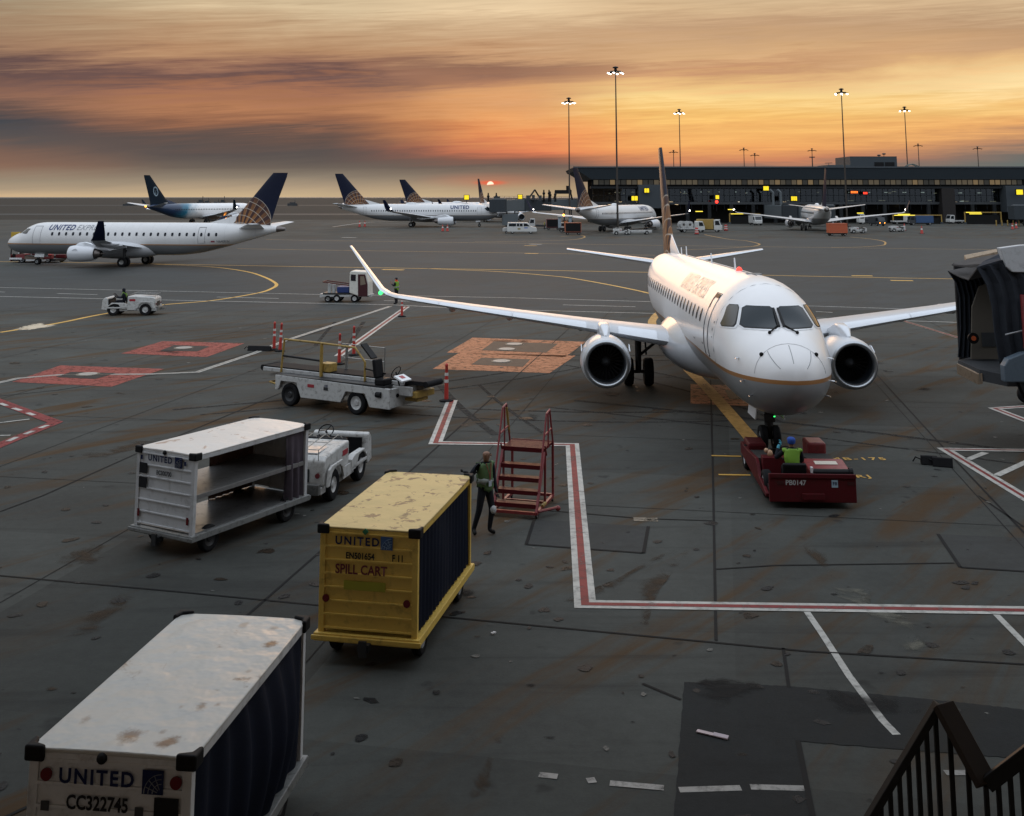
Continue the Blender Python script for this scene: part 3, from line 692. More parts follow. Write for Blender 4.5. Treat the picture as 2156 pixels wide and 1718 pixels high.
ph = MB(); ph.bx(TX(1807), TX(1908), 6, 20, zr, TZ(327.5)); ph = ph.build('penthouse', pm('penthouse_panel', (.055, .065, .073), .5, var=.08, vscale=.4), TB)
for a, b in ((1859, 1879), (1882, 1902)):
    m = MB(); m.bx(TX(a), TX(b), 5.85, 6.0, zr+.1, TZ(340)); m.build('louvre', BLACK, ph)
m = MB(); m.bx(TX(1758), TX(1807), 6, 16, zr, TZ(345.8)); m.build('plant_housing', pm('plant_grey', (.08, .09, .095), .5), TB)
m = MB(); m.tube([(TX(1757), 8, TZ(341.5)), (TX(1773), 8, TZ(341))], .09, 6); m.bar((TX(1765), 8, zr), (TX(1765), 8, TZ(341)), .1); m.build('antenna', DKMETAL, TB)
for px, py in ((1880, 324), (1891, 321)):
    m = MB(); x = TX(px); m.bar((x, 10, TZ(327.5)), (x, 10, TZ(py)), .12); m.ball((x, 10, TZ(py)), .55, sc=(1, 1, .45)); m.build('antenna', DKMETAL, TB)
m = MB()
for s in (0, 1.6):
    m.tube([(TX(1930), 8+s, zr), (TX(1938), 8+s, TZ(346)), (TX(1947), 8+s, TZ(343.5)), (TX(1955), 8+s, TZ(346)), (TX(1964), 8+s, zr+.2)], .13, 6)
m.build('roof_arch', pm('arch_green', (.07, .10, .09), .5), TB)

# yellow gate signs
SIGN = pm('gate_sign_yellow', (.5, .4, 0), .4, emit=(1, .72, .02), es=.95)
def gate_sign(px, py, w, h, Y, label, bars=1, base=None):
    p = D(px, py, Y); o = empty('gate_sign', (p.x, p.y, p.z-h/2), 0, label, 'sign', 'yellow gate signs')
    m = MB(); m.bx(-w/2-.1, w/2+.1, -.2, .25, -.1, h+.1); m.build('housing', BLACK, o)
    for k in range(bars):
        a = -w/2+k*w/bars; m = MB(); m.bx(a+.04, a+w/bars-.04, -.24, -.2, 0, h); m.build('lit_face', SIGN, o, bevel=.05)
    m = MB()
    if base is not None: m.bar((0, .1, -.1), (0, .1, base-(p.z-h/2)), .16)
    else: m.bar((0, .1, h/2), (0, 1.2, h/2), .12)
    m.build('bracket', DKMETAL, o)
    return o
gate_sign(982.5, 415.5, 1.15, 1.0, 262, 'lit yellow gate sign left of the setting sun on the jet bridge roof', base=5.6)
gate_sign(1095, 414.5, 1.1, 1.0, 272, 'lit yellow gate sign right of the setting sun on the long jet bridge roof', base=5.6)
gate_sign(1336, 417.5, 1.7, 1.15, 296, 'double yellow gate sign above the parked jet near the terminal corner', 2)
gate_sign(1361.5, 401, 1.3, 1.1, 295, 'small yellow gate sign on the grey gate room wall', 2)
gate_sign(1612.5, 396.5, 1.5, 1.1, 296, 'yellow gate sign high on the terminal above the middle jet bridge')
gate_sign(1671.5, 418, 1.6, 1.1, 290, 'yellow gate sign on the middle jet bridge roof, lower of two', 3)
gate_sign(1510, 415, 1.0, 1.0, 296, 'dim yellow gate sign above a red lamp on the terminal')
gate_sign(2146, 404.5, 1.8, 1.3, 294, 'yellow gate sign on the grey gate room at the far right')
p = D(1509, 425, 295); o = empty('warning_lamp', (p.x, p.y, p.z), 0, 'bright red warning lamp below the dim yellow gate sign', 'lamp')
m = MB(); m.ball((0, 0, 0), .42); m.build('lens', LAMP_R, o); m = MB(); m.bar((0, .3, -.2), (0, .3, -2.5), .16); m.bx(-.3, .3, .3, .5, -.4, .4); m.build('bracket', BLACK, o)

# roof-high apron light masts
POLE = pm('mast_steel', (.05, .042, .036), .5, .5)
def mast(px, py, Y, lit, label, h=32.0, rr=1.0):
    p = D(px, py, Y); h = p.z
    o = empty('light_mast', (p.x, p.y, 0), 0, label, 'light mast', 'tall apron light masts')
    m = MB(); m.cyl((0, 0, 0), (0, 0, h), .22*rr, .11*rr, 12); m.cyl((0, 0, 0), (0, 0, .3), .9, .9, 12); m.build('pole', POLE, o, smooth=40)
    m = MB(); m.lathe([(h+.1, .3), (h+.15, 1.15*rr), (h+.3, 1.15*rr), (h+.35, .3)], ax='z', n=16)
    m.cyl((0, 0, h+.2), (0, 0, h+1.0), .35, .25, 10); m.lathe([(h+.95, .1), (h+.95, .6), (h+1.15, .55), (h+1.3, .1)], ax='z', n=12)
    for k in range(3):
        t = k*2*pi/3+.4; m.bar((0, 0, h+.2), (1.7*cos(t), 1.7*sin(t), h+.05), .14)
    m.build('lamp_ring', BLACK, o)
    for k in range(6):
        t = k*pi/3+.2; x, y = 1.45*rr*cos(t), 1.45*rr*sin(t)
        m = MB(); m.box((x, y, h-.02), (.62, .5, .16), rz=t); lh = m.build('floodlight', BLACK, o)
        m = MB(); m.ball((x*1.04, y*1.04, h-.14), .23, 10, 6, (1, 1, .45)); m.build('lens', LAMP_W if lit else pm('lens_off', (.05, .045, .04), .3), lh, smooth=60)
mast(1296, 153, 219, 1, 'tallest lit floodlight mast, standing before the terminal corner')
mast(1197.5, 216, 268, 1, 'lit floodlight mast beside the left end of the terminal roof')
mast(1430, 238, 335, 1, 'lit floodlight mast behind the roof, right of the big tail fin')
mast(1771.5, 197, 262, 1, 'lit floodlight mast before the terminal, left of the roof penthouse')
mast(1904.5, 233, 330, 1, 'lit floodlight mast touching the right end of the roof penthouse')
for px, py, lb in ((1418, 321, 'unlit far mast beside the tip of the big tail fin'), (1566, 316, 'unlit far mast, taller of a close pair above the roof'), (1589, 327.5, 'unlit far mast, shorter of a close pair above the roof'), (1709.5, 317.5, 'unlit far mast with a second lamp ring lower on its pole'), (1933, 307.5, 'unlit far mast above the arched roof rail'), (2058, 313.5, 'unlit far mast alone above the right end of the roof')):
    mast(px, py, 560, 0, lb, rr=1.5)
p = D(1710, 332, 600); m = MB(); m.lathe([(0, .3), (.1, 1.6), (.5, 1.6), (.6, .3)], ax='z', n=14); m.cyl((0, 0, -p.z), (0, 0, 0), .4, .3, 8)
tag(m.build('light_mast', POLE, loc=tuple(p)), 'short unlit mast hidden low behind a far mast over the roof', 'light mast', 'tall apron light masts')

# far sheds and gear beyond the runway
for px, py, w, h, lb in ((274, 416, 10, 2.6, 'low dark shed on the far shore behind the dark tailed jet'), (424, 413, 6, 6, 'dark mast cluster on the horizon, left one'), (437, 414, 5, 5, 'dark mast cluster on the horizon, second one'), (457, 414, 7, 4, 'dark box on the horizon right of the mast cluster'), (470, 413, 5, 6, 'dark mast with a flat head on the horizon'), (617, 415.5, 8, 3.5, 'low dark hut on the horizon right of the blue fin')):
    p = D(px, 416.5, 900); m = MB(); m.bx(-w/2, w/2, -2, 2, 0, h*.55); m.bx(-w*.3, w*.3, -1.5, 1.5, h*.55, h*.8); m.bar((w*.2, 0, h*.8), (w*.2, 0, h*1.3), .4)
    tag(m.build('far_shed', DKGREY, loc=(p.x, 900, 0)), lb, 'shed', 'far sheds on the horizon')

# terminal pier the photograph is taken from: its front stands just behind the eye
tb = empty('terminal_pier', (0, -1.2, 0), 0, 'unseen pale terminal pier behind the viewpoint, its long roof slab added to shade the stand', 'building')
PIER_H = 16.0
m = MB(); m.bx(-60, 60, -12, 0, 0, 4.6); m.bx(-60, 60, -12, 0, 10.5, PIER_H); m.bx(-60, 60, -12, -6, 4.6, 10.5); m.bx(-60, 60, -12, 15.0, PIER_H+.004, PIER_H+.8); m.build('wall', pm('pier_wall', (.58, .58, .57), .7), tb)  # forward roof slab added to shade the near carts; wall paled to bounce light
# ------------------------------------------------------------------ airliners.  Own axes: x aft from the nose, y to starboard, z up
def smooth_tab(tab, s):
    """monotone cubic through rows (s, a, b, ...)"""
    if s <= tab[0][0]: return tab[0][1:]
    if s >= tab[-1][0]: return tab[-1][1:]
    i = max(k for k in range(len(tab)-1) if tab[k][0] <= s)
    out = []
    for j in range(1, len(tab[0])):
        def sl(k): return (tab[k+1][j]-tab[k][j])/(tab[k+1][0]-tab[k][0])
        def tang(k):
            if k == 0: return sl(0)
            if k == len(tab)-1: return sl(k-1)
            a, b = sl(k-1), sl(k)
            return 0 if a*b <= 0 else 2*a*b/(a+b)
        h = tab[i+1][0]-tab[i][0]; t = (s-tab[i][0])/h
        out.append((2*t**3-3*t*t+1)*tab[i][j]+(t**3-2*t*t+t)*h*tang(i)+(-2*t**3+3*t*t)*tab[i+1][j]+(t**3-t*t)*h*tang(i+1))
    return out
class Skin:
    def __init__(s, tab): s.tab = tab
    def sec(s, x):
        top, bot, hw = smooth_tab(s.tab, x); return top, bot, hw, (top+bot)/2
    def pt(s, x, th, off=0.0):
        top, bot, hw, zc = s.sec(x); h = (top-bot)/2+off
        return (x, (hw+off)*cos(th), zc+h*sin(th))
    def side(s, x, z, sd=1, off=.006):
        top, bot, hw, zc = s.sec(x); h = (top-bot)/2
        k = max(-1, min(1, (z-zc)/h)); return (x, sd*((hw+off)*sqrt(max(0, 1-k*k*.998))), zc+(h+off)*k)
E175 = dict(
    fus=[(0, 2.34, 2.16, .06), (.1, 2.60, 1.90, .36), (.35, 2.86, 1.66, .68), (.7, 3.08, 1.48, .93), (1.15, 3.30, 1.32, 1.13), (1.7, 3.53, 1.22, 1.28), (2.3, 3.93, 1.16, 1.38), (2.9, 4.24, 1.13, 1.445), (3.6, 4.45, 1.12, 1.485), (4.6, 4.54, 1.12, 1.505), (6, 4.55, 1.12, 1.505), (19.5, 4.55, 1.12, 1.505), (22, 4.55, 1.32, 1.49), (24.5, 4.53, 1.85, 1.36), (27, 4.47, 2.50, 1.08), (29.2, 4.36, 3.12, .72), (30.8, 4.22, 3.58, .38), (31.68, 4.05, 3.75, .15)],
    L=31.68, stripe=(2.20, 2.30), wins=(5.95, 25.2, .81, 3.34, .135, .19),
    wing=[(1.2, 10.9, 5.5, 1.92, .125), (2.6, 11.7, 4.7, 2.06, .12), (4.7, 12.75, 3.6, 2.30, .115), (9, 14.85, 2.4, 2.74, .105), (12.05, 16.55, 1.6, 3.06, .10)],
    tip=[(12.38, 16.75, 1.48, 3.14, .10), (12.72, 17.05, 1.34, 3.32, .10), (13.15, 17.45, 1.15, 3.80, .095), (14.2, 18.4, .58, 5.0, .09)],
    eng=(9.75, 4.05, 1.42, .84, 3.1), fin=[(4.2, 25.3, 4.7), (4.9, 26.0, 4.15), (7, 27.75, 3.05), (9.3, 29.7, 1.95), (9.8, 30.15, 1.6)], dorsal=(22.6, 4.5, 26.2, 5.35),
    stab=[(.4, 26.6, 2.9, 3.95, .1), (5.0, 29.55, 1.25, 4.55, .09)], gear=(15.0, 2.6, .5, .36, .37), nose=(3.6, .32, .2, .28), belly=(8.9, 18.4, 1.95, 2.05, 1.15))
B737 = dict(
    fus=[(0, 3.02, 2.9, .05), (.3, 3.42, 2.45, .55), (1, 3.86, 2.0, 1.02), (1.8, 4.22, 1.75, 1.32), (2.5, 4.76, 1.6, 1.52), (3.3, 5.08, 1.5, 1.66), (4.6, 5.28, 1.4, 1.80), (6.5, 5.36, 1.35, 1.88), (25, 5.36, 1.35, 1.88), (29, 5.34, 1.75, 1.80), (32, 5.28, 2.55, 1.48), (35, 5.15, 3.45, 1.0), (37, 5.0, 4.05, .55), (38, 4.85, 4.45, .2)],
    L=38.0, stripe=(2.62, 2.70), wins=(5.2, 30.2, .56, 3.75, .12, .18),
    wing=[(1.4, 12.9, 7.6, 1.75, .125), (5.4, 15.7, 4.7, 2.35, .115), (11, 19.2, 2.9, 3.1, .105), (16.6, 22.7, 1.6, 3.75, .10)],
    tip=[(17.0, 23.0, 1.5, 3.95, .1), (17.3, 23.5, 1.3, 4.5, .09), (17.9, 24.7, .6, 6.3, .09)],
    eng=(10.3, 4.85, 1.42, 1.05, 3.9), fin=[(5.0, 30.2, 6.4), (6.2, 31.5, 5.4), (12.0, 36.75, 2.2), (12.5, 37.2, 1.85)], dorsal=(27.6, 5.34, 31.6, 6.35),
    stab=[(.5, 33.0, 4.0, 4.55, .1), (7.17, 36.9, 1.4, 5.5, .09)], gear=(20.4, 2.86, .56, .40, .43), nose=(4.4, .34, .22, .36), belly=(11.6, 22.5, 2.15, 1.95, 1.0))

def livery_mat(name, st, top=(.80, .79, .785), low=(.26, .265, .27), gold=(.36, .17, .06), rough=.3, blue_tail=None):
    m = bpy.data.materials.new(name); m.use_nodes = True; t = m.node_tree; b = t.nodes['Principled BSDF']
    tc = nd(t, 'ShaderNodeTexCoord'); sp = nd(t, 'ShaderNodeSeparateXYZ'); wire(t, tc.outputs['Object'], sp.inputs[0]); x, y, z = sp.outputs
    n = noise_n(t, tc.outputs['Object'], 1.2, 5, .6); k = mth(t, 'ADD', .93, mth(t, 'MULTIPLY', n, .14))
    c = mixc(t, mth(t, 'LESS_THAN', z, st[1]), top+(1,), gold+(1,))
    c = mixc(t, mth(t, 'LESS_THAN', z, st[0]), c, low+(1,))
    # frame and lap joints in the skin
    for coord, per, ph in ((x, 1.62, .3),):
        fr = mth(t, 'FRACT', mth(t, 'ADD', mth(t, 'DIVIDE', coord, per), ph))
        jl = mth(t, 'MULTIPLY', mth(t, 'LESS_THAN', fr, .012), mth(t, 'GREATER_THAN', coord, 3.5))
        c = mixc(t, mth(t, 'MULTIPLY', jl, .35), c, (.2, .2, .21, 1))
    if blue_tail:
        f = mth(t, 'ADD', mth(t, 'SUBTRACT', x, mth(t, 'MULTIPLY', z, -.6)), mth(t, 'MULTIPLY', mth(t, 'SUBTRACT', noise_n(t, tc.outputs['Object'], .5, 3), .5), 5))
        c = mixc(t, sstep(t, f, blue_tail-5, blue_tail), c, (.02, .16, .25, 1))
        c = mixc(t, sstep(t, f, blue_tail-1, blue_tail+3), c, (.012, .03, .075, 1))
    c = mixc(t, 1.0, c, comb(t, k, k, k), 'MULTIPLY')
    wire(t, c, b.inputs['Base Color']); b.inputs['Roughness'].default_value = rough; b.inputs['Coat Weight'].default_value = .25; b.inputs['Coat Roughness'].default_value = .16
    return m
def fin_mat(name, C, R, Q, low=None):
    """navy tail with the globe of gold bands and pale grid lines rising from its foot"""
    m = bpy.data.materials.new(name); m.use_nodes = True; t = m.node_tree; b = t.nodes['Principled BSDF']
    tc = nd(t, 'ShaderNodeTexCoord'); sp = nd(t, 'ShaderNodeSeparateXYZ'); wire(t, tc.outputs['Object'], sp.inputs[0]); x, y, z = sp.outputs
    def dist(P): return mth(t, 'SQRT', mth(t, 'ADD', mth(t, 'POWER', mth(t, 'SUBTRACT', x, P[0]), 2), mth(t, 'POWER', mth(t, 'SUBTRACT', z, P[1]), 2)))
    rc = dist(C); rq = dist(Q); ang = mth(t, 'ARCTAN2', mth(t, 'SUBTRACT', z, Q[1]), mth(t, 'SUBTRACT', x, Q[0]))
    inside = mth(t, 'LESS_THAN', rc, R)
    band = mth(t, 'FRACT', mth(t, 'MULTIPLY', ang, 4.6))
    gold = mth(t, 'MULTIPLY', mth(t, 'LESS_THAN', band, .52), mth(t, 'SUBTRACT', 1.05, mth(t, 'DIVIDE', rc, R*1.15)))
    c = mixc(t, mth(t, 'MULTIPLY', inside, mth(t, 'ADD', .2, mth(t, 'MULTIPLY', gold, .9)), clamp=True), (.005, .008, .024, 1), (.26, .115, .04, 1))
    c = mixc(t, mth(t, 'MULTIPLY', inside, mth(t, 'LESS_THAN', band, .0)), c, (.3, .3, .3, 1))
    edge1 = mth(t, 'LESS_THAN', mth(t, 'ABSOLUTE', mth(t, 'SUBTRACT', band, .02)), .035)
    arcs = mth(t, 'LESS_THAN', mth(t, 'FRACT', mth(t, 'MULTIPLY', rq, 3.4/R)), .09)
    rim = mth(t, 'LESS_THAN', mth(t, 'ABSOLUTE', mth(t, 'SUBTRACT', rc, R)), .03)
    ln = mth(t, 'MAXIMUM', mth(t, 'MULTIPLY', inside, mth(t, 'MAXIMUM', mth(t, 'MULTIPLY', edge1, .5), arcs)), rim)
    c = mixc(t, mth(t, 'MULTIPLY', ln, .62), c, (.52, .46, .38, 1))
    wh = mth(t, 'LESS_THAN', mth(t, 'SUBTRACT', x, mth(t, 'MULTIPLY', z, low[1])), low[0]) if low else None
    if wh is not None: c = mixc(t, wh, c, (.72, .73, .75, 1))
    wire(t, c, b.inputs['Base Color']); b.inputs['Roughness'].default_value = .42; b.inputs['Specular IOR Level'].default_value = .2
    return m
WING_G = pm('wing_grey', (.50, .51, .53), .32, .15, var=.07, vscale=1.2, dirt=.15, dirtcol=(.2, .2, .2))
SLAT = pm('slat_paint', (.66, .68, .71), .22, .25, var=.05)
FAIR = pm('fairing_paint', (.52, .53, .55), .2, .05, var=.06, coat=.3)
NACELLE = pm('nacelle_paint', (.58, .59, .61), .24, .1, var=.06, vscale=2)
LIP = pm('inlet_lip_metal', (.42, .44, .46), .3, .9)
FANM = pm('fan_dark', (.010, .011, .013), .4, .4)
DUCT = pm('inlet_duct', (.022, .026, .032), .35, .2)
NOZZLE = pm('nozzle_metal', (.16, .14, .13), .4, .8)
PORT = pm('cabin_window', (.02, .023, .03), .12)
LINEM = pm('panel_line', (.10, .10, .11), .5)

def foil(n=11):
    up = [];
    for i in range(n):
        u = .5*(1-cos(pi*i/(n-1))); y = 5*(.2969*sqrt(u)-.126*u-.3516*u*u+.2843*u**3-.1036*u**4); up.append((u, y))
    return [(u, y*1.12) for u, y in reversed(up)]+[(u, -y*.88) for u, y in up[1:-1]]
FOIL = foil()
def surf_rings(secs, sgn, vert=False):
    """rings along a wing; near the tip the section turns to follow the bend"""
    rings = []
    for i, (y, s, c, z, th) in enumerate(secs):
        a = secs[max(0, i-1)]; b = secs[min(len(secs)-1, i+1)]
        ang = atan2(b[3]-a[3], b[0]-a[0])
        rings.append([(s+u*c, sgn*(y-w*th*c*sin(ang)), z+w*th*c*cos(ang)) for u, w in FOIL])
    return rings
def make_jet(P, name, loc, hd, label, cat='airliner', group='parked and taxiing airliners', detail=2, livery=None, fin=None, winm=None, pitch=0, sides=(1, -1), fanblades=False, winglet_mat=None, lit=True, aftmat=None):
    """hd: heading of the aft direction, clockwise from straight ahead"""
    root = empty(name, loc, pi/2-hd, label, cat, group, pitch)
    K = Skin(P['fus']); Ln = P['L']; NR = 40 if detail > 1 else 24
    m = MB(); xs = []
    x = 0.0
    while x < Ln: xs.append(x); x += .06 if x < .5 else (.16 if x < 6 else .6)
    xs.append(Ln)
    rings = [[K.pt(x, 2*pi*k/NR) for k in range(NR)] for x in xs]
    m.loft(rings); body = m.build('fuselage', livery, root, smooth=50)
    # tail cone outlet
    m = MB(); xe = Ln-.9; tp, bt, hw, zc = K.sec(xe)
    m.loft([[K.pt(xx, 2*pi*k/20, .008) for k in range(20)] for xx in (xe, xe+.35, xe+.7, Ln)]); m.build('tail_cone', NOZZLE, root, smooth=50)
    # wings, winglets, tailplanes
    for sg in (1, -1):
        m = MB(); rr = surf_rings(P['wing']+P['tip'][:1], sg); m.loft(rr)
        w = m.build('wing', WING_G, root, smooth=35)
        m = MB()
        secs = P['wing']+P['tip'][:1]
        k = [i for i, (u, q) in enumerate(FOIL) if u < .14]
        def interp(y):
            for a, b in zip(secs, secs[1:]):
                if a[0] <= y <= b[0]:
                    t = (y-a[0])/(b[0]-a[0]); return tuple(a[j]+(b[j]-a[j])*t for j in range(5))
            return secs[-1]
        ys = [secs[0][0]+1.0, P['eng'][1]-.55, P['eng'][1]+.55, (P['eng'][1]+secs[-1][0])*.42+.4, (P['eng'][1]+secs[-1][0])*.62, secs[-1][0]-.5]
        spans = [(ys[0], ys[1]), (ys[2], ys[3]-.02), (ys[3]+.02, ys[4]-.02), (ys[4]+.02, ys[5])]
        if detail > 1:
            for y0, y1 in spans:
                rings = []
                for y in (y0, (y0+y1)/2, y1):
                    q = interp(y); rings.append([(q[1]+FOIL[i][0]*q[2]-.012, sg*q[0], q[3]+FOIL[i][1]*q[4]*q[2]*1.03+.002) for i in k])
                m = MB(); m.loft(rings, closed=False, cap=False); m.build('slat', SLAT, w, smooth=60)
            for yy in ((secs[0][0]+secs[-1][0])*.35, (secs[0][0]+secs[-1][0])*.55, (secs[0][0]+secs[-1][0])*.72):
                q = interp(yy); m = MB(); zz = q[3]-.16; s0 = q[1]+q[2]*.45
                m.loft([[(s0+a, sg*q[0]+r*cos(2*pi*j/12), zz+dz+r*1.3*sin(2*pi*j/12)) for j in range(12)] for a, r, dz in ((0, .03, .06), (.35, .13, 0), (1.2, .15, -.04), (2.0, .06, 0))]); m.build('flap_fairing', WING_G, w, smooth=50)
        m = MB(); m.loft(surf_rings(P['tip'], sg)); m.build('winglet', winglet_mat or SLAT, root, smooth=35)
        m = MB(); m.loft(surf_rings(P['stab'], sg)); m.build('tailplane', SLAT, root, smooth=35)
        # navigation lamp at the knee of the wing
        q = P['tip'][1]; m = MB(); m.ball((q[1]-.02, sg*(q[0]-.05), q[3]-.12), .085 if detail > 1 else .16, 10, 6)
        if lit: m.build('nav_lamp', (LAMP_G if sg > 0 else LAMP_R) if detail > 1 else LAMP_W, root)
        # engine
        ex, ey, ez, er, el = P['eng']; k = er/.84; o = (ex, sg*ey, ez)
        m = MB(); m.lathe([(.07, .765*k), (.2, .80*k), (.5, .835*k), (1.1, .845*k), (1.9, .80*k), (el*.8, .72*k), (el*.92, .64*k), (el*.92, .60*k), (el*.7, .6*k)], o, n=36); nac = m.build('nacelle', NACELLE, root, smooth=40)
        m = MB(); m.lathe([(.075, .766*k), (.02, .745*k), (-.012, .70*k), (.0, .665*k), (.05, .63*k), (.14, .605*k)], o, n=36); m.build('inlet_lip', LIP, nac, smooth=60)
        m = MB(); m.lathe([(.14, .605*k), (.35, .59*k), (.8, .62*k), (.8, .1*k)], o, n=36); m.build('inlet_duct', DUCT, nac, smooth=40)
        if detail > 1:
            m = MB()
            for j in range(24):
                t = 2*pi*j/24; d = .13
                m.add([(o[0]+.70, o[1]+.15*cos(t), o[2]+.15*sin(t)), (o[0]+.62, o[1]+.58*cos(t+.02), o[2]+.58*sin(t+.02)), (o[0]+.76, o[1]+.58*cos(t+d+.08), o[2]+.58*sin(t+d+.08)), (o[0]+.78, o[1]+.15*cos(t+d), o[2]+.15*sin(t+d))], [(0, 1, 2, 3)])
            m.build('fan', FANM, nac)
        m = MB(); m.lathe([(.42, .01), (.47, .07*k), (.58, .13*k), (.72, .17*k)], o, n=16); m.build('spinner', DKGREY, nac, smooth=50)
        m = MB(); m.lathe([(el*.6, .55*k), (el*.92, .47*k), (el*1.12, .33*k), (el*1.12, .28*k)], o, n=24); m.lathe([(el*1.05, .2*k), (el*1.3, .02)], o, n=16); m.build('exhaust', NOZZLE, nac, smooth=40)
        if detail > 1:
            for j in (-1, 1):
                t = .45 if j > 0 else pi-.45
                m = MB(); a = (o[0]+.75, o[1]+.84*cos(t), o[2]+.84*sin(t)); m.prism([(a[0]-.2, a[2]-.02), (a[0]+.5, a[2]-.05), (a[0]+.35, a[2]+.16), (a[0]+.15, a[2]+.16)], 'y', a[1]+j*.05-.012, a[1]+j*.05+.012); m.build('strake', SLAT, nac)
        qw = interp(ey)
        m = MB(); rings = []
        for s0, z0, z1, hwid in ((ex+.55*k, ez+.78*k, ez+.86*k, .05), (ex+1.0*k, ez+.74*k, ez+1.12*k, .16*k), (ex+1.7*k, ez+.7*k, max(ez+1.2*k, qw[3]-.05), .19*k), (max(ex+2.6*k, qw[1]+.2), ez+.5*k, qw[3]+.10, .19*k), (qw[1]+qw[2]*.45, qw[3]-.5, qw[3]-.05, .12*k), (qw[1]+qw[2]*.7, qw[3]-.3, qw[3]-.1, .03)):
            rings.append([(s0, sg*ey-hwid, z0), (s0, sg*ey+hwid, z0), (s0, sg*ey+hwid, z1-.05), (s0, sg*ey+hwid*.6, z1), (s0, sg*ey-hwid*.6, z1), (s0, sg*ey-hwid, z1-.05)])
        m.loft(rings); m.build('pylon', SLAT, root, smooth=45)
        # main gear
        gx, gy, gr, gw, gs = P['gear']
        gz = interp(gy)[3]-.1
        m = MB(); m.cyl((gx, sg*gy, gr*.9), (gx, sg*gy, gz), .11, .13, 12); m.cyl((gx, sg*(gy-.45), gr), (gx, sg*(gy+.45), gr), .07, n=10)
        m.cyl((gx, sg*gy, gr+.55), (gx-.2, sg*(gy-1.0), gz-.1), .055, n=8); m.cyl((gx+.1, sg*gy, gr+.5), (gx+.15, sg*gy, gr+.05), .05, n=8); m.cyl((gx, sg*(gy-.25), gz-.05), (gx, sg*(gy-.3), gr+.6), .035, n=8)
        gg = m.build('main_gear', DKMETAL, root, smooth=40)
        for j in (-1, 1): wheel((gx, sg*gy+j*gs, gr), gr, gw, root, axis='y', rim=.5)
    # belly fairing
    if P.get('belly'):
        b0, b1, bz, bw, bh = P['belly']; m = MB(); rings = []
        for i in range(15):
            t = i/14; kk = max(.02, sin(pi*t**.82))**.5; x = b0+(b1-b0)*t
            rings.append([(x, bw*kk*cos(2*pi*j/28), bz-.12+(1-kk)*.1+bh*(.35+.65*kk)*sin(2*pi*j/28)) for j in range(28)])
        m.loft(rings); m.build('belly_fairing', FAIR, root, smooth=50)
    # fin
    m = MB(); m.loft([[(s+u*c, w*.095*c, z) for u, w in FOIL] for z, s, c in P['fin']])
    d0, dz, d1, d1z = P['dorsal']
    m.build('tail_fin', fin, root, smooth=35)
    m = MB(); m.loft([[(d0, 0, dz-.1)]*6 if False else [(d0, .05*a, dz-.15+.02*b) for a, b in ((-1, 0), (1, 0), (.6, 1), (.2, 1.2), (-.2, 1.2), (-.6, 1))], [(d1, .16*a, dz-.4+(d1z-dz+.4)*b) for a, b in ((-1, 0), (1, 0), (.7, .6), (.15, 1), (-.15, 1), (-.7, .6))]]); m.build('dorsal_fillet', livery, root, smooth=40)
    # cabin windows
    w0, w1, pitch_w, wz, wa, wb = P['wins']
    for sd in sides:
        x = w0
        while x < w1:
            m = MB(); pts = []
            for j in range(12):
                t = 2*pi*j/12; cx = math.copysign(abs(cos(t))**.7, cos(t)); cz = math.copysign(abs(sin(t))**.7, sin(t))
                pts.append(K.side(x+wa*cx, wz+wb*cz, sd, .008))
            m.add(pts+[K.side(x, wz, sd, .008)], [(j, (j+1) % 12, 12) for j in range(12)]); m.build('cabin_window', winm or PORT, root)
            x += pitch_w
    # nose gear
    nx, nr, nw, ns = P['nose']
    return root, K
def wheel(c, r, w, parent, axis='y', rim=.55, rimmat=None, n=24):
    """tyre with rounded shoulders; the rim is its own sub-part"""
    m = MB(); k = w/2
    m.lathe([(-k*.75, r*rim), (-k, r*.72), (-k*.95, r*.9), (-k*.6, r), (k*.6, r), (k*.95, r*.9), (k, r*.72), (k*.75, r*rim)], (0, 0, 0), axis, n); o = m.build('wheel', RUBBER, parent, smooth=40, loc=c)
    m = MB(); m.lathe([(-k*.7, .001), (-k*.7, r*rim*.35), (-k*.45, r*rim*.5), (-k*.5, r*rim*.8), (-k*.78, r*rim), (k*.78, r*rim), (k*.5, r*rim*.8), (k*.45, r*rim*.5), (k*.7, r*rim*.35), (k*.7, .001)], (0, 0, 0), axis, n); m.build('rim', rimmat or STEEL, o, smooth=35)
    return o
def nose_gear(P, root, K, lift=0.0, lights=False):
    nx, nr, nw, ns = P['nose']; zb = K.sec(nx)[1]
    m = MB(); m.cyl((nx, 0, nr), (nx, 0, zb+.1), .075, .09, 12); m.cyl((nx, -ns, nr), (nx, ns, nr), .05, n=10); m.cyl((nx, 0, nr+.35), (nx+.75, 0, zb+.1), .05, n=8)
    m.cyl((nx, 0, nr+.3), (nx, 0, nr+.5), .12, n=12); m.bar((nx-.12, 0, nr+.62), (nx-.12, 0, nr+.42), .28, .1)
    g = m.build('nose_gear', DKMETAL, root, smooth=40)
    for j in (-1, 1): wheel((nx, j*ns*.62, nr), nr, nw, root, rim=.5, rimmat=GREY)
    for j in (-1, 1):
        m = MB(); m.box((nx+.35, j*.36, zb-.10), (1.1, .025, .42), rx=j*.15); m.build('gear_door', WHITE, root)
    if lights:
        for dz, r in ((.62, .035), (.95, .028)):
            m = MB(); m.ball((nx-.14, -.12, nr+dz-.05), r); m.build('signal_lamp', LAMP_G, g)
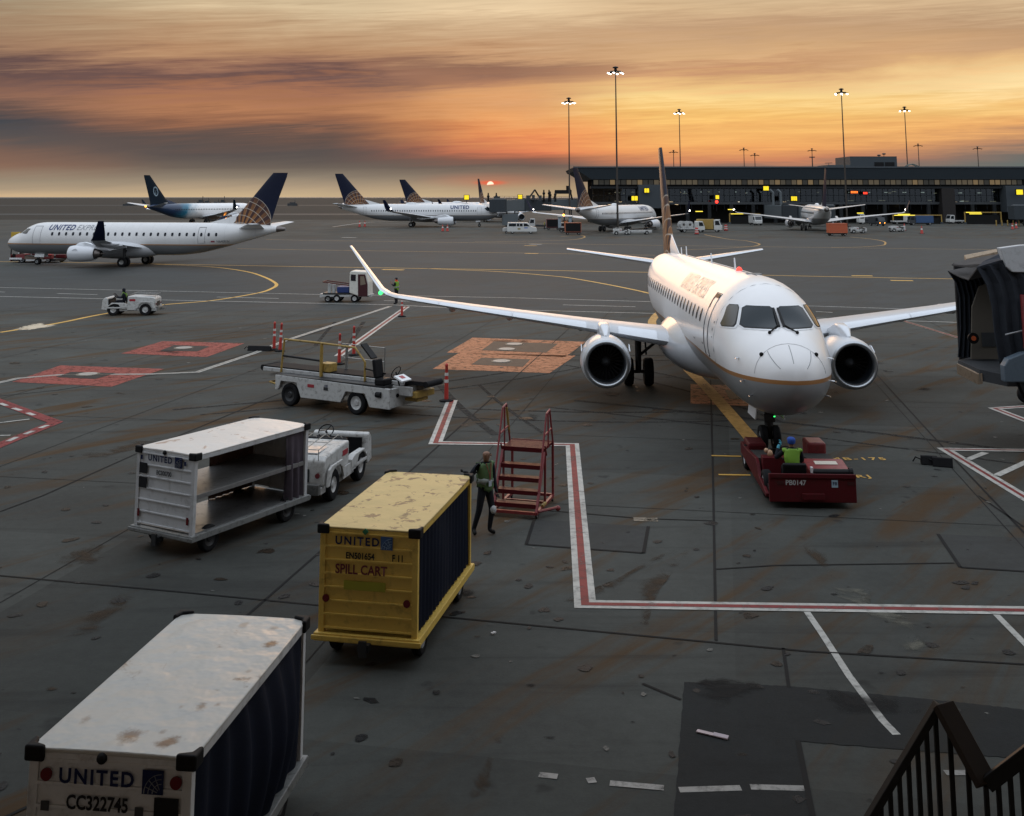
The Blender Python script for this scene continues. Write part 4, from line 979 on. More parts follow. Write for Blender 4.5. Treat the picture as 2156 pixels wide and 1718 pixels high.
def patch(K, pts, sd, mat, name, parent, off=.012, n=7, trim=None):
    """a pane following the skin: four corners given as (x, angle) with angle measured from the side upwards"""
    m = MB(); vs = []
    A, B, C, Dd = pts
    for i in range(n):
        for j in range(n):
            u, v = i/(n-1), j/(n-1)
            # round the corners slightly
            x = (A[0]*(1-u)+B[0]*u)*(1-v)+(Dd[0]*(1-u)+C[0]*u)*v; th = (A[1]*(1-u)+B[1]*u)*(1-v)+(Dd[1]*(1-u)+C[1]*u)*v
            p = K.pt(x, th, off); vs.append((p[0], p[1]*sd, p[2]))
    m.add(vs, [(i*n+j, (i+1)*n+j, (i+1)*n+j+1, i*n+j+1) for i in range(n-1) for j in range(n-1)])
    return m.build(name, mat, parent, smooth=60)

LIV_X = livery_mat('express_paint', E175['stripe'])
LIV_X2 = livery_mat('express_paint_darkened', E175['stripe'], top=(.60, .595, .59), low=(.17, .175, .18))  # express paint again, darkened to offset the bright dome light on this jet
FIN_X = fin_mat('express_tail_paint', (27.4, 4.7), 2.65, (26.6, 3.0))
TITLE = pm('title_navy', (.012, .03, .11), .35)
TITLE_G = pm('title_grey', (.20, .21, .23), .35)
# ---- the jet on its stand, nose towards us
MJ_LOC = None
def place_pitched(nose, hd, deg, pivot):
    """nose lifted on the tug: tilt about the main wheels, keep the nose where it stands"""
    a = radians(deg)
    return a
hd = .0325; tilt = radians(1.0)
ax = Vector((sin(hd), cos(hd), 0))
nose = Vector((6.85, 27.28, 0)); piv = 15.0
base = nose+ax*(piv*(1-cos(tilt)))+Vector((0, 0, piv*sin(tilt)))
MJ, MK = make_jet(E175, 'regional_jet', tuple(base), hd, 'white regional jet facing the viewpoint, its nose wheel held by the red tug', 'airliner', detail=2, livery=LIV_X, fin=FIN_X, pitch=tilt, fanblades=True)
nose_gear(E175, MJ, MK, lights=True)
COCK = pm('cockpit_glass', (.006, .014, .020), .05, spec=.28)
COCK2 = pm('cockpit_side_glass', (.06, .055, .045), .08, spec=.5)
FRAMEM = pm('windscreen_frame', (.80, .81, .82), .3)
SEAL = pm('windscreen_seal', (.03, .03, .03), .5)
def patch_yz(K, pts, sd, mat, name, parent, off=.012, n=9):
    """a pane on the nose whose outline is straight seen from ahead: corners as (y, z)"""
    def onskin(y, z):
        lo, hi = .02, 5.0
        for _ in range(40):
            x = (lo+hi)/2; top, bot, hw, zc = K.sec(x); h = (top-bot)/2
            if (y/hw)**2+((z-zc)/h)**2 > 1: lo = x
            else: hi = x
        top, bot, hw, zc = K.sec(hi); nv = Vector((-.55, y/hw/hw, (z-zc)/h/h)); nv.normalize()
        return Vector((hi, y, z))+nv*off
    m = MB(); A, B, C, Dd = pts; vs = []
    for i in range(n):
        for j in range(n):
            u, v = i/(n-1), j/(n-1)
            r = .0
            y = (A[0]*(1-u)+B[0]*u)*(1-v)+(Dd[0]*(1-u)+C[0]*u)*v; z = (A[1]*(1-u)+B[1]*u)*(1-v)+(Dd[1]*(1-u)+C[1]*u)*v
            p = onskin(y, z); vs.append((p.x, p.y*sd, p.z))
    cut = {0, n-1}
    fs = []
    for i in range(n-1):
        for j in range(n-1):
            q = [i*n+j, (i+1)*n+j, (i+1)*n+j+1, i*n+j+1]
            if i in (0, n-2) and j in (0, n-2):          # clip the corner
                drop = {(0, 0): 0, (n-2, 0): 1, (n-2, n-2): 2, (0, n-2): 3}[(i, j)]
                q.pop(drop)
            fs.append(q)
    m.add(vs, fs)
    return m.build(name, mat, parent, smooth=60)
MJWIN = [('F', [(.965, 3.372), (.055, 3.395), (.060, 3.86), (.755, 3.86)]),
         ('S', [(1.335, 3.32), (1.06, 3.375), (.845, 3.865), (1.075, 3.845)])]
def cockpit(K, J, sides, kx=1.0):
    for sd in sides:
        for kk, pts in MJWIN:
            cy = sum(p[0] for p in pts)/4; cz = sum(p[1] for p in pts)/4
            def gr(a): return [(p[0]+math.copysign(a, p[0]-cy), p[1]+math.copysign(a, p[1]-cz)) for p in pts]
            f = patch_yz(K, gr(.045), sd, FRAMEM, 'window_frame', J, .008)
            patch_yz(K, gr(.018), sd, SEAL, 'seal', f, .013)
            patch_yz(K, pts, sd, COCK if kk == 'F' else COCK2, 'windscreen' if kk == 'F' else 'side_window', J, .018)
cockpit(MK, MJ, (1, -1))
for sd in (1, -1):
    # wiper
    a = Vector(MK.pt(1.22, pi/2-sd*.30, .03)); b = Vector(MK.pt(1.46, pi/2-sd*.07, .05)); c2 = Vector(MK.pt(2.05, pi/2-sd*.05, .05))
    m = MB(); m.cyl(a, b, .018, n=6); m.cyl(b, c2, .016, n=6); m.bar(Vector(MK.pt(1.42, pi/2-sd*.045, .035)), Vector(MK.pt(2.12, pi/2-sd*.04, .035)), .05, .03); m.ball(a, .045, 8, 6); m.build('wiper', BLACK, MJ)
    # doors, outlined; probes
    x0, x1, z0, z1 = (4.25, 4.98, 2.35, 4.05) if sd > 0 else (3.95, 4.75, 2.3, 4.15)
    m = MB()
    for i in range(10):
        za, zb = z0+(z1-z0)*i/10, z0+(z1-z0)*(i+1)/10
        for xx in (x0, x1): m.bar(MK.side(xx, za, sd, .006), MK.side(xx, zb, sd, .006), .022, .012)
    for zz in (z0, z1): m.bar(MK.side(x0, zz, sd, .006), MK.side(x1, zz, sd, .006), .022, .012)
    dr = m.build('door', LINEM, MJ)
    m = MB(); m.loft([[MK.side(x0+.06, z1-.12, sd, .012), MK.side(x0+.06, z1-.02, sd, .012)], [MK.side(x1-.06, z1-.12, sd, .012), MK.side(x1-.06, z1-.02, sd, .012)]], closed=False, cap=False)
    m.loft([[MK.side(x1-.1, z1-.42, sd, .012), MK.side(x1-.1, z1-.1, sd, .012)], [MK.side(x1-.02, z1-.42, sd, .012), MK.side(x1-.02, z1-.1, sd, .012)]], closed=False, cap=False); m.build('door_marking', BLACK, dr)
    m = MB(); m.ball(MK.side(.69, 2.83, sd, .01), .055, 10, 6); m.build('sensor_port', BLACK, MJ)
    for xx, zz in ((1.35, 2.68), (1.02, 2.17), (.92, 1.83)):
        p = Vector(MK.side(xx, zz, sd, 0)); q = p+Vector((-.05, sd*.10, -.01)); m = MB(); m.cyl(p, q, .02, n=6); m.cyl(q, q+Vector((-.16, 0, 0)), .012, n=6); m.build('probe', SILVER, MJ)
# radome strips
for th in (-.62, 0, .62):
    m = MB(); P0 = [MK.pt(.16+.1*k, pi/2+th*(1.25-.05*k), .005) for k in range(6)]
    for a, b in zip(P0, P0[1:]): m.bar(a, b, .012, .008)
    m.build('lightning_strip', GREY, MJ)
# seams and small stencils on the skin
for xs, th0, th1 in ((.62, .15, pi-.15), (3.35, -.3, pi+.3)):
    m = MB(); P0 = [MK.pt(xs+.10*cos((k/16-.5)*pi) if xs < 1 else xs, th0+(th1-th0)*k/16, .003) for k in range(17)]
    for a, b in zip(P0, P0[1:]): m.bar(a, b, .010, .006)
    m.build('skin_seam', pm('seam_grey', (.36, .36, .37), .5), MJ)
for sd in (1, -1):
    for xs, zs, w, h in ((3.55, 3.35, .10, .05), (3.62, 3.15, .07, .07), (3.58, 2.95, .12, .03), (5.35, 2.6, .3, .05), (7.2, 2.55, .35, .04), (3.3, 2.62, .06, .06)):
        m = MB(); m.loft([[MK.side(xs-w/2, zs-h/2, sd, .005), MK.side(xs-w/2, zs+h/2, sd, .005)], [MK.side(xs+w/2, zs-h/2, sd, .005), MK.side(xs+w/2, zs+h/2, sd, .005)]], closed=False, cap=False); m.build('stencil', GREY, MJ)
# roof fittings
def blade(x, h, w):
    z = MK.sec(x)[0]; m = MB(); m.prism([(x, z-.02), (x+w, z-.02), (x+w*1.3, z+h), (x+w*.85, z+h)], 'y', -.015, .015); m.build('antenna', WHITE, MJ)
for x, h, w in ((8.1, .36, .22), (13.2, .34, .2), (20.5, .4, .2), (22.3, .3, .2)): blade(x, h, w)
m = MB(); z = MK.sec(7.5)[0]; m.lathe([(z-.02, .10), (z+.05, .085), (z+.10, .05), (z+.115, .01)], (7.5, -.0, 0), 'z', 14); m.build('beacon', LAMP_R, MJ, smooth=60)
m = MB(); z = MK.sec(5.6)[0]; m.box((5.6, -.1, z-.01), (.3, .42, .05)); m.build('antenna', GREY, MJ)
m = MB()
for i in range(30):
    a = MK.pt(4.8+i*.6, pi/2+.02, .004); b = MK.pt(5.4+i*.6, pi/2+.02, .004); m.bar(a, b, .05, .012)
m.build('roof_seam', LINEM, MJ)
for sd in (1, -1):
    lettering('UNITED EXPRESS', .72, pm('title_faint_gold', (.84, .75, .66), .3), MJ, 0, 0, 0, wrap=lambda u, v, sd=sd: MK.side(9.6-sd*u if sd > 0 else 9.6+u, 3.98+v, sd, .009), cuts=6, bold=.012, spacing=1.08)

# ---- the jet being towed at left
hd2 = radians(90+9.0)
aft2 = Vector((sin(hd2), cos(hd2), 0))
mg = Vector((-38.9, 114.6, 0)); n2 = mg-aft2*15.0
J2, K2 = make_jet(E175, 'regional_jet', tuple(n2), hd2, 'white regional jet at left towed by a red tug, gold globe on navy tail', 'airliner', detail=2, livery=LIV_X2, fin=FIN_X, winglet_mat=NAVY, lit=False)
nose_gear(E175, J2, K2)
J2.scale = (.96, .96, .96); J2.location = (n2.x+.75, n2.y+.1, 0)
sd = -1
cockpit(K2, J2, (1, -1))
for x0, x1, z0, z1 in ((3.7, 4.6, 2.3, 4.15), (22.6, 23.35, 2.45, 4.1)):
    m = MB()
    for i in range(8):
        za, zb = z0+(z1-z0)*i/8, z0+(z1-z0)*(i+1)/8
        for xx in (x0, x1): m.bar(K2.side(xx, za, sd, .006), K2.side(xx, zb, sd, .006), .04, .012)
    for zz in (z0, z1): m.bar(K2.side(x0, zz, sd, .006), K2.side(x1, zz, sd, .006), .06 if zz < z1 else .1, .012)
    m.build('door', pm('door_line', (.16, .165, .18), .5), J2)
lettering('UNITED', .78, TITLE, J2, 0, 0, 0, wrap=lambda u, v: K2.side(5.35+u, 3.97+v, -1, .012), cuts=5, bold=.03, spacing=1.12, shear=.22, align='LEFT')
lettering('EXPRESS', .78, TITLE_G, J2, 0, 0, 0, wrap=lambda u, v: K2.side(8.62+u, 3.97+v, -1, .012), cuts=5, bold=.0, spacing=1.08, shear=.22, align='LEFT')
lettering('N640RW', .34, TITLE_G, J2, 0, 0, 0, wrap=lambda u, v: K2.side(24.6+u, 2.62+v, -1, .012), cuts=3, bold=.02, align='LEFT')
m = MB(); m.loft([[K2.side(24.0, 2.54, -1, .012), K2.side(24.0, 2.7, -1, .012)], [K2.side(24.4, 2.54, -1, .012), K2.side(24.4, 2.7, -1, .012)]], closed=False, cap=False); m.build('flag', pm('flag_red', (.25, .05, .07), .4), J2)

# ---- narrow-body jets beyond the taxiway
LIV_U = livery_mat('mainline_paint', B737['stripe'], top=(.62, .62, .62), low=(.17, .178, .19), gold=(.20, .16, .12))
FIN_U = fin_mat('mainline_tail_paint', (33.6, 5.6), 2.9, (32.8, 3.9), (27.2, .66))
def mainline(nosepos, hd, label, text=True, sides=(1,), side=1, fin=None):
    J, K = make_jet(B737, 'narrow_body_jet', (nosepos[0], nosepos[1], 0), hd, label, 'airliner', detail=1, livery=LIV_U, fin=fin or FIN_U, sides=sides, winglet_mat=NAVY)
    nose_gear(B737, J, K)
    for sd in (1, -1):
        patch(K, [(1.95, .45), (1.75, 1.45), (2.55, 1.45), (2.75, .80)], sd, COCK, 'windscreen', J, .02)
        patch(K, [(2.55, .35), (2.0, .42), (2.75, .80), (3.2, .62)], sd, COCK, 'side_window', J, .02)
    if text: lettering('UNITED', 1.15, TITLE, J, 0, 0, 0, wrap=lambda u, v: K.side(9.0-side*u, 4.52+v, side, .016), cuts=5, bold=.035, spacing=1.12)
    for x0, x1 in ((3.9, 4.8), (31.2, 31.9)):
        m = MB()
        for i in range(6):
            za, zb = 2.9+1.75*i/6, 2.9+1.75*(i+1)/6
            for xx in (x0, x1): m.bar(K.side(xx, za, side, .006), K.side(xx, zb, side, .006), .05, .02)
        for zz in (2.9, 4.65): m.bar(K.side(x0, zz, side, .006), K.side(x1, zz, side, .006), .05, .02)
        m.build('door', pm('door_line', (.16, .165, .18), .5), J)
    m = MB(); z = K.sec(20)[0]; m.ball((20.5, 0, z), .9, 16, 6, (1.7, .5, .4)); m.build('antenna', WHITE, J, smooth=60)
    return J, K
mainline((-3.35, 263.5), radians(270.5), 'white mainline jet broadside in the middle distance, navy tail to the left')
mainline((3.0, 352), radians(271), 'mainline jet half hidden behind the broadside one, only its navy tail clear', text=False)
mainline((1.2, 300), radians(-17.5), 'mainline jet behind the long jet bridge, its thin tail left of the sun', text=False, sides=())
hdn = math.atan2(-.50, -.866)
mainline((12.6+.50*37, 211+.866*37), hdn, 'white mainline jet parked nose-in at the terminal corner, light at its wing tip')
hdn = math.atan2(-.16, -.987)
mainline((61.4+.16*37, 216+.987*37), hdn, 'mainline jet seen from behind beyond the orange container, wings spread wide', text=False, sides=(1, -1), fin=NAVY)
LIV_A = livery_mat('teal_tail_paint', (1.0, 1.01), low=(.62, .63, .65), gold=(.62, .63, .65), blue_tail=29)
TAIL_A = pm('dark_teal_tail', (.006, .013, .022), .45)
hda = math.atan2(-.545, -.838)
tl = D(318, 416, 282)
JA, KA = make_jet(B737, 'narrow_body_jet', (tl.x+.545*36.5, 282+.838*36.5, 0), hda, 'white jet with dark teal tail turning on the far taxiway at left', 'airliner', detail=1, livery=LIV_A, fin=TAIL_A, sides=(1,), winglet_mat=TAIL_A)
nose_gear(B737, JA, KA)
patch(KA, [(1.95, .45), (1.75, 1.45), (2.55, 1.45), (2.75, .80)], 1, COCK, 'windscreen', JA, .02)
lettering('Alaska', .9, TITLE, JA, 0, 0, 0, wrap=lambda u, v: KA.side(9.0-u, 4.6+v, 1, .016), cuts=5, bold=.02, shear=.2)
m = MB()                                                       # the face on the tail: a pale hood ring with a plain face in it
EM = pm('tail_emblem', (.20, .27, .32), .4)
for sgn in (1,):
    c = (35.3, 8.4); yv = .24
    ring = []
    for r in (1.0, .72): ring.append([(c[0]+r*.78*cos(2*pi*k/20)+.25*sin(2*pi*k/20), yv, c[1]+r*1.25*sin(2*pi*k/20)) for k in range(20)])
    m.loft(ring, cap=False)
    for dx, dz, w, h in ((-.25, .25, .22, .1), (.25, .2, .22, .1), (0, -.15, .12, .3), (0, -.5, .4, .12)): m.bx(c[0]+dx-w/2, c[0]+dx+w/2, yv-.01, yv+.01, c[1]+dz-h/2, c[1]+dz+h/2)
m.build('tail_emblem', EM, JA)
m = MB(); m.ball((38.0, 0, 4.65), .25); m.build('tail_lamp', LAMP_A, JA)
m = MB(); m.ball((15.2, 4.2, 1.2), .35); m.build('landing_lamp', LAMP_A, JA)
# ------------------------------------------------------------------ baggage carts.  x along the cart from the lettered end, y left, z up
def roof_mat(name, base, spots, thr, scale, streak=None, gloss=.35, soft=.07, dent=.5, blots=()):
    m = bpy.data.materials.new(name); m.use_nodes = True; t = m.node_tree; b = t.nodes['Principled BSDF']
    tc = nd(t, 'ShaderNodeTexCoord'); v = tc.outputs['Object']
    n = noise_n(t, v, scale, 5, .62, .6); br = noise_n(t, v, 1.1, 4, .55); f2 = noise_n(t, v, 9, 5, .6)
    k = mth(t, 'ADD', .86, mth(t, 'MULTIPLY', br, .22))
    c = mixc(t, 1.0, tuple(base)+(1,), comb(t, k, k, k), 'MULTIPLY')
    c = mixc(t, mth(t, 'MULTIPLY', sstep(t, mth(t, 'ADD', n, mth(t, 'MULTIPLY', mth(t, 'SUBTRACT', f2, .5), .16)), thr, thr+soft), .92), c, tuple(spots)+(1,))
    if blots:
        sx = nd(t, 'ShaderNodeSeparateXYZ'); wire(t, v, sx.inputs[0]); nb = noise_n(t, v, 7, 5, .65); tot = None
        for bx_, by_, r_, a_ in blots:
            dd = mth(t, 'SQRT', mth(t, 'ADD', mth(t, 'POWER', mth(t, 'SUBTRACT', sx.outputs[0], bx_), 2), mth(t, 'POWER', mth(t, 'MULTIPLY', mth(t, 'SUBTRACT', sx.outputs[1], by_), 1.5), 2)))
            ff = mth(t, 'MULTIPLY', mth(t, 'SUBTRACT', 1.0, sstep(t, mth(t, 'ADD', dd, mth(t, 'MULTIPLY', mth(t, 'SUBTRACT', nb, .5), r_*2.6)), r_*.15, r_*1.15)), a_)
            tot = ff if tot is None else mth(t, 'MAXIMUM', tot, ff)
        c = mixc(t, tot, c, tuple(spots)+(1,))
    if streak: c = mixc(t, mth(t, 'MULTIPLY', sstep(t, noise_n(t, v, 2.3, 6, .7), .52, .8), .6), c, tuple(streak)+(1,))
    wire(t, c, b.inputs['Base Color']); b.inputs['Roughness'].default_value = gloss
    bn = nd(t, 'ShaderNodeBump'); bn.inputs['Strength'].default_value = dent; bn.inputs['Distance'].default_value = .06
    wire(t, noise_n(t, v, 2.2, 3, .5), bn.inputs['Height']); wire(t, bn.outputs[0], b.inputs['Normal'])
    return m
CURT = pm('navy_curtain', (.006, .009, .020), .7, var=.3, vscale=5, bump=.3, bscale=60)
CURT2 = pm('faded_curtain', (.085, .07, .085), .8, var=.35, vscale=4)
CURT3 = pm('brown_curtain', (.10, .05, .035), .85, var=.35, vscale=3)
YCART = pm('yellow_cart_paint', (.66, .44, .085), .5, var=.12, vscale=2.5, dirt=.5, dscale=5, dirtcol=(.14, .10, .03))
ALU = pm('cart_panel', (.55, .56, .57), .42, .1, var=.1, vscale=3, dirt=.45, dscale=4, dirtcol=(.15, .14, .13))
ALU2 = pm('cart_panel_dim', (.60, .61, .62), .5, .1, var=.12, vscale=3, dirt=.5, dscale=4, dirtcol=(.12, .11, .10))
DECKM = pm('grubby_deck', (.20, .205, .20), .5, .1, var=.2, dirt=.7, dscale=8)
BUMP = pm('corner_rubber', (.012, .012, .013), .6)
TXT_NAVY = pm('letter_navy', (.012, .018, .065), .4)
TXT_BLK = pm('letter_black', (.018, .018, .02), .5)
TXT_RED = pm('letter_red', (.13, .012, .02), .7)
LOGO_B = pm('logo_blue', (.02, .07, .19), .35)
LOGO_L = pm('logo_line', (.22, .34, .5), .35)
REFL = pm('red_reflector', (.12, .008, .012), .25)
def logo(parent, u, z, s, x=-.022, dim=False):
    """square badge, a globe's curved grid lines in its lower right"""
    m = MB(); m.bx(x-.006, x, u-s/2, u+s/2, z-s/2, z+s/2); o = m.build('logo', TXT_NAVY if dim else LOGO_B, parent)
    m = MB(); ox, oz = u+s*.42, z-s*.46
    def clip(y, w): return u-s/2 <= y <= u+s/2 and z-s/2 <= w <= z+s/2
    for R in (.42, .62, .82):
        P = [(ox+cos(t)*R*s*.0+s*0-R*s*sin(t)*-1 if False else ox, 0, 0)]
        pts = [(x-.009, ox-R*s*cos(t)*-1*-1, oz+R*s*sin(t)) for t in [pi/2*k/10 for k in range(11)]]
        # the cart face is read from -y side: mirror so the globe sits at lower right
        pts = [(p[0], 2*u-p[1], p[2]) for p in pts]
        for a, b in zip(pts, pts[1:]):
            if clip(a[1], a[2]) and clip(b[1], b[2]): m.bar(a, b, .008, .004)
    for t in (.35, .75, 1.15):
        a = (x-.009, 2*u-(ox-.2*s*cos(t)), oz+.2*s*sin(t)); b = (x-.009, 2*u-(ox-.82*s*cos(t)), oz+.82*s*sin(t))
        m.bar(a, b, .008, .004)
    m.build('globe_lines', GREY if dim else LOGO_L, o)
def curtain(y, x0, x1, z0, z1, amp=.025, folds=9, bulge=0.0, thick=.01, seed=0, mat=CURT, name='curtain', parent=None):
    rnd = random.Random(seed); m = MB(); n = 90; nz = 8; ph = [rnd.uniform(0, 6.3) for _ in range(4)]
    def off(u, w): return amp*(sin(u*folds*6.283+ph[0]+.6*sin(w*3+ph[1]))*(.5+.5*w)+.6*sin(u*folds*2.7*6.283/3+ph[2]+w*1.5)) + bulge*sin(pi*min(1, w*1.0)) * max(0, sin(pi*u**1.7))
    rings = []
    for s_ in (0, 1):
        pass
    vs = []; fs = []
    for s_ in (0, 1):
        for i in range(n+1):
            for j in range(nz+1):
                u, w = i/n, j/nz; vs.append((x0+(x1-x0)*u, y-off(u, 1-w)+s_*thick, z0+(z1-z0)*w))
    k = (n+1)*(nz+1)
    for s_ in (0, 1):
        for i in range(n):
            for j in range(nz):
                a = s_*k+i*(nz+1)+j; q = (a, a+nz+1, a+nz+2, a+1); fs.append(q if s_ == 0 else q[::-1])
    for i in range(n): fs.append((i*(nz+1), k+i*(nz+1), k+(i+1)*(nz+1), (i+1)*(nz+1)))
    m.add(vs, fs); return m.build(name, mat, parent, smooth=60)
def bag_cart(name, loc, yaw, label, W=1.58, L=3.4, zt=1.95, zb=.44, panel=ALU, roofm=None, kind='closed', frame=None, crown=.02, rows=7, deckm=None, wheelm=DKMETAL, couplm=DKMETAL, grp='baggage carts on the stand'):
    o = empty(name, (loc[0], loc[1], 0), yaw, label, 'baggage cart', grp)
    frame = frame or panel; h = W/2
    # end panels, pressed into horizontal ribs
    for xe, s in ((0, 1), (L, -1)):
        m = MB(); m.bx(xe-.004 if s < 0 else xe+.004, xe+s*.03, -h+.09, h-.09, zb+.06, zt-.09)
        rh = (zt-.09-zb-.06)/rows
        for k in range(rows+1):
            z = zb+.06+rh*k; m.box((xe-s*.004, 0, z), (.03, W-.17, .028))
        p = m.build('end_panel', panel, o, bevel=.004)
        if xe == 0: front = p
    m = MB()
    for x in (.03, L-.03):
        for y in (-h+.045, h-.045): m.bx(x-.045, x+.045, y-.045, y+.045, zb-.06, zt-.03)
    for y in (-h+.03, h-.03): m.bx(.075, L-.075, y-.035, y+.035, zt-.11, zt-.03)
    for x in (.02, L-.02): m.bx(x-.03, x+.03, -h+.09, h-.09, zt-.09, zt-.03)
    m.build('frame', frame, o, bevel=.006)
    m = MB(); m.bx(-.07, L+.07, -h-.05, h+.05, zb-.12, zb-.005); m.bx(-.10, -.07, -h-.08, h+.08, zb-.10, zb-.03); m.bx(L+.07, L+.1, -h-.05, h+.05, zb-.10, zb-.03)
    m.build('deck', deckm or frame, o, bevel=.01)
    # roof with a shallow crown
    m = MB(); n = 12; rings = []
    for i in range(n+1):
        y = -h-.012+(W+.024)*i/n; rings.append((y, crown*(1-(2*i/n-1)**2)))
    vs = []; fs = []
    for i, (y, c) in enumerate(rings): vs += [(-.012, y, zt-.03), (-.012, y, zt+c), (L+.012, y, zt+c), (L+.012, y, zt-.03)]
    for i in range(n): a = i*4; b = a+4; fs += [(a, a+1, b+1, b), (a+1, a+2, b+2, b+1), (a+2, a+3, b+3, b+2), (a+3, a, b, b+3)]
    fs += [(0, 1, 2, 3), (n*4+3, n*4+2, n*4+1, n*4)]
    m.add(vs, fs); m.build('roof', roofm or panel, o, smooth=30, bevel=.012)
    for x in (0, L):
        for y in (-h, h):
            m = MB(); sx = 1 if x == 0 else -1; sy = 1 if y < 0 else -1
            m.prism([(x-sx*.045, y-sy*.045), (x+sx*.15, y-sy*.045), (x+sx*.15, y-sy*.0), (x+sx*.045, y+sy*.03), (x, y+sy*.15), (x-sx*.045, y+sy*.15)], 'z', zt-.105, zt+.035); m.build('corner_bumper', BUMP, o, bevel=.025, seg=3)
    # running gear
    m = MB()
    for x in (.55, L-.55): m.bx(x-.05, x+.05, -h+.2, h-.2, .22, .32); m.bx(x-.3, x+.3, -.35, .35, .32, zb-.12)
    m.bx(.2, L-.2, -.08, .08, .26, .36); m.build('axle', DKMETAL, o)
    for x in (.55, L-.55):
        for y in (-h+.12, h-.12): wheel((x, y, .25), .25, .15, o, rim=.58, rimmat=wheelm)
    m = MB(); m.bar((L+.05, 0, .30), (L+.95, 0, .34), .09, .07); m.lathe([(-.03, .05), (.03, .05), (.03, .10), (-.03, .10)], (L+1.0, 0, .34), 'z', 14, close=True); m.build('drawbar', STEEL, o)
    m = MB(); m.bx(-.2, -.06, -.09, .09, .26, .36); m.bx(-.24, -.2, -.06, .06, .20, .42); m.build('coupling', couplm, o)
    return o, front
def face_text(o, s, size, mat, u, z, **kw): return lettering(s, size, mat, o, (-.024, u, z), (0, -1, 0), (0, 0, 1), **kw)
def disc_x(o, name, u, z, r, mat, x=-.02):
    m = MB(); m.cyl((x, u, z), (x-.018, u, z), r, n=18); return m.build(name, mat, o)

# the yellow cart
YR = roof_mat('peeling_yellow_roof', (.54, .40, .155), (.18, .11, .04), .555, 4.2, (.46, .36, .16), .55)
yc, yf = bag_cart('spill_cart', (-2.18, 17.62), radians(78.6), 'yellow spill cart with a peeling roof and drawn navy side curtain', L=3.42, W=1.56, zt=1.95, zb=.44, panel=YCART, roofm=YR, crown=.0, wheelm=GREY)
curtain(-.74, .1, 3.33, .46, 1.86, .016, 16, seed=3, parent=yc); curtain(.73, .1, 3.33, .46, 1.86, .016, 16, seed=4, parent=yc)
face_text(yf, 'UNITED', .165, TXT_NAVY, .18, 1.755, bold=.028, spacing=1.28); logo(yf, -.29, 1.755, .19)
face_text(yf, 'EN501654', .125, TXT_BLK, .13, 1.545, bold=.032, stretch=.86); face_text(yf, 'F 11', .135, TXT_BLK, -.47, 1.545, bold=.03, stretch=.8)
face_text(yf, 'SPILL CART', .19, TXT_RED, .11, 1.345, bold=.024, stretch=.86)
m = MB(); m.bx(-.025, -.02, -.28, .38, 1.06, 1.19); m.build('yellow_label', pm('acid_label', (.30, .28, .015), .5, var=.2), yf)
for u in (.66, -.62): disc_x(yf, 'reflector', u, .92-(.0 if u > 0 else .0), .055, REFL)
m = MB(); m.box((-.025, .05, 1.905), (.02, .07, .07), rx=pi/4); m.build('hazard_diamond', pm('green_diamond', (.01, .14, .05), .4), yf)

# the open white cart
WR = roof_mat('scuffed_white_roof', (.66, .63, .59), (.34, .22, .16), .60, 3.2, (.56, .52, .50), .35)
oc, of = bag_cart('open_cart', (-6.91, 22.85), math.atan2(.872, .49), 'white cart with an open side and empty shelves, behind the yellow cart', L=3.4, W=1.6, zt=1.93, zb=.44, panel=ALU, deckm=DECKM, roofm=WR, rows=6)
m = MB(); m.bx(.06, 3.34, -.74, .74, 1.12, 1.16); m.bx(.06, 3.34, -.775, -.74, 1.08, 1.165); m.build('shelf', pm('shelf_metal', (.30, .30, .30), .35, .6, var=.2, dirt=.4), oc, bevel=.004)
m = MB(); m.bx(.06, 3.34, -.76, .76, .44, .452); m.build('floor_plate', pm('floor_metal', (.28, .28, .28), .3, .7, var=.25, dirt=.5), oc)
curtain(.74, 1.95, 3.35, .46, 1.86, .02, 7, seed=8, mat=CURT3, parent=oc)
curtain(-.74, 2.72, 3.36, .44, 1.86, .05, 3, seed=9, mat=CURT2, parent=oc)
face_text(of, 'UNITED', .165, TXT_NAVY, .14, 1.76, bold=.028, spacing=1.2); logo(of, -.37, 1.75, .2, dim=True)
face_text(of, 'BC300700', .12, TXT_BLK, .02, 1.50, bold=.03, stretch=.82)
for u, z in ((.60, 1.55), (.60, 1.27)):
    m = MB(); m.bx(-.026, -.02, u-.11, u+.11, z-.1, z+.1); m.build('black_plate', TXT_BLK, of)
for u in (.66, -.55): m = MB(); m.bx(-.026, -.02, u-.025, u+.025, 1.71, 1.79); m.build('sticker', TXT_NAVY, of)
for u in (.68, -.67): m = MB(); m.bx(-.03, -.02, u-.03, u+.03, .62, .76); m.build('reflector', REFL, of)
m = MB(); m.ball((-.02, .02, 1.9), .045); m.build('knob', BUMP, of)

# the near white cart
NR = roof_mat('rusty_white_roof', (.54, .535, .50), (.17, .08, .02), .60, 2.0, (.36, .37, .36), .35, soft=.16, dent=1.0, blots=((.30, -.05, .17, .85), (.22, -.44, .15, 1.0), (.95, -.46, .10, .7), (1.02, -.60, .07, .6), (.92, -.26, .06, .5), (2.52, -.60, .12, 1.0), (2.95, -.48, .10, .5), (3.0, -.12, .09, .4), (.55, .55, .10, .6), (.40, -.30, .06, .5), (1.8, -.62, .06, .4)))
nc, nf = bag_cart('curtained_cart', (-3.65, 10.82), math.atan2(.99, .125), 'white cart nearest the viewpoint with rust spots on its roof and a bulging navy curtain', L=3.28, W=1.56, zt=1.95, zb=.44, panel=ALU2, deckm=DECKM, roofm=NR, crown=.012, rows=7)
curtain(-.74, .08, 3.22, .42, 1.87, .03, 7, bulge=.16, seed=5, parent=nc); curtain(.73, .1, 3.2, .46, 1.86, .02, 9, seed=6, parent=nc)
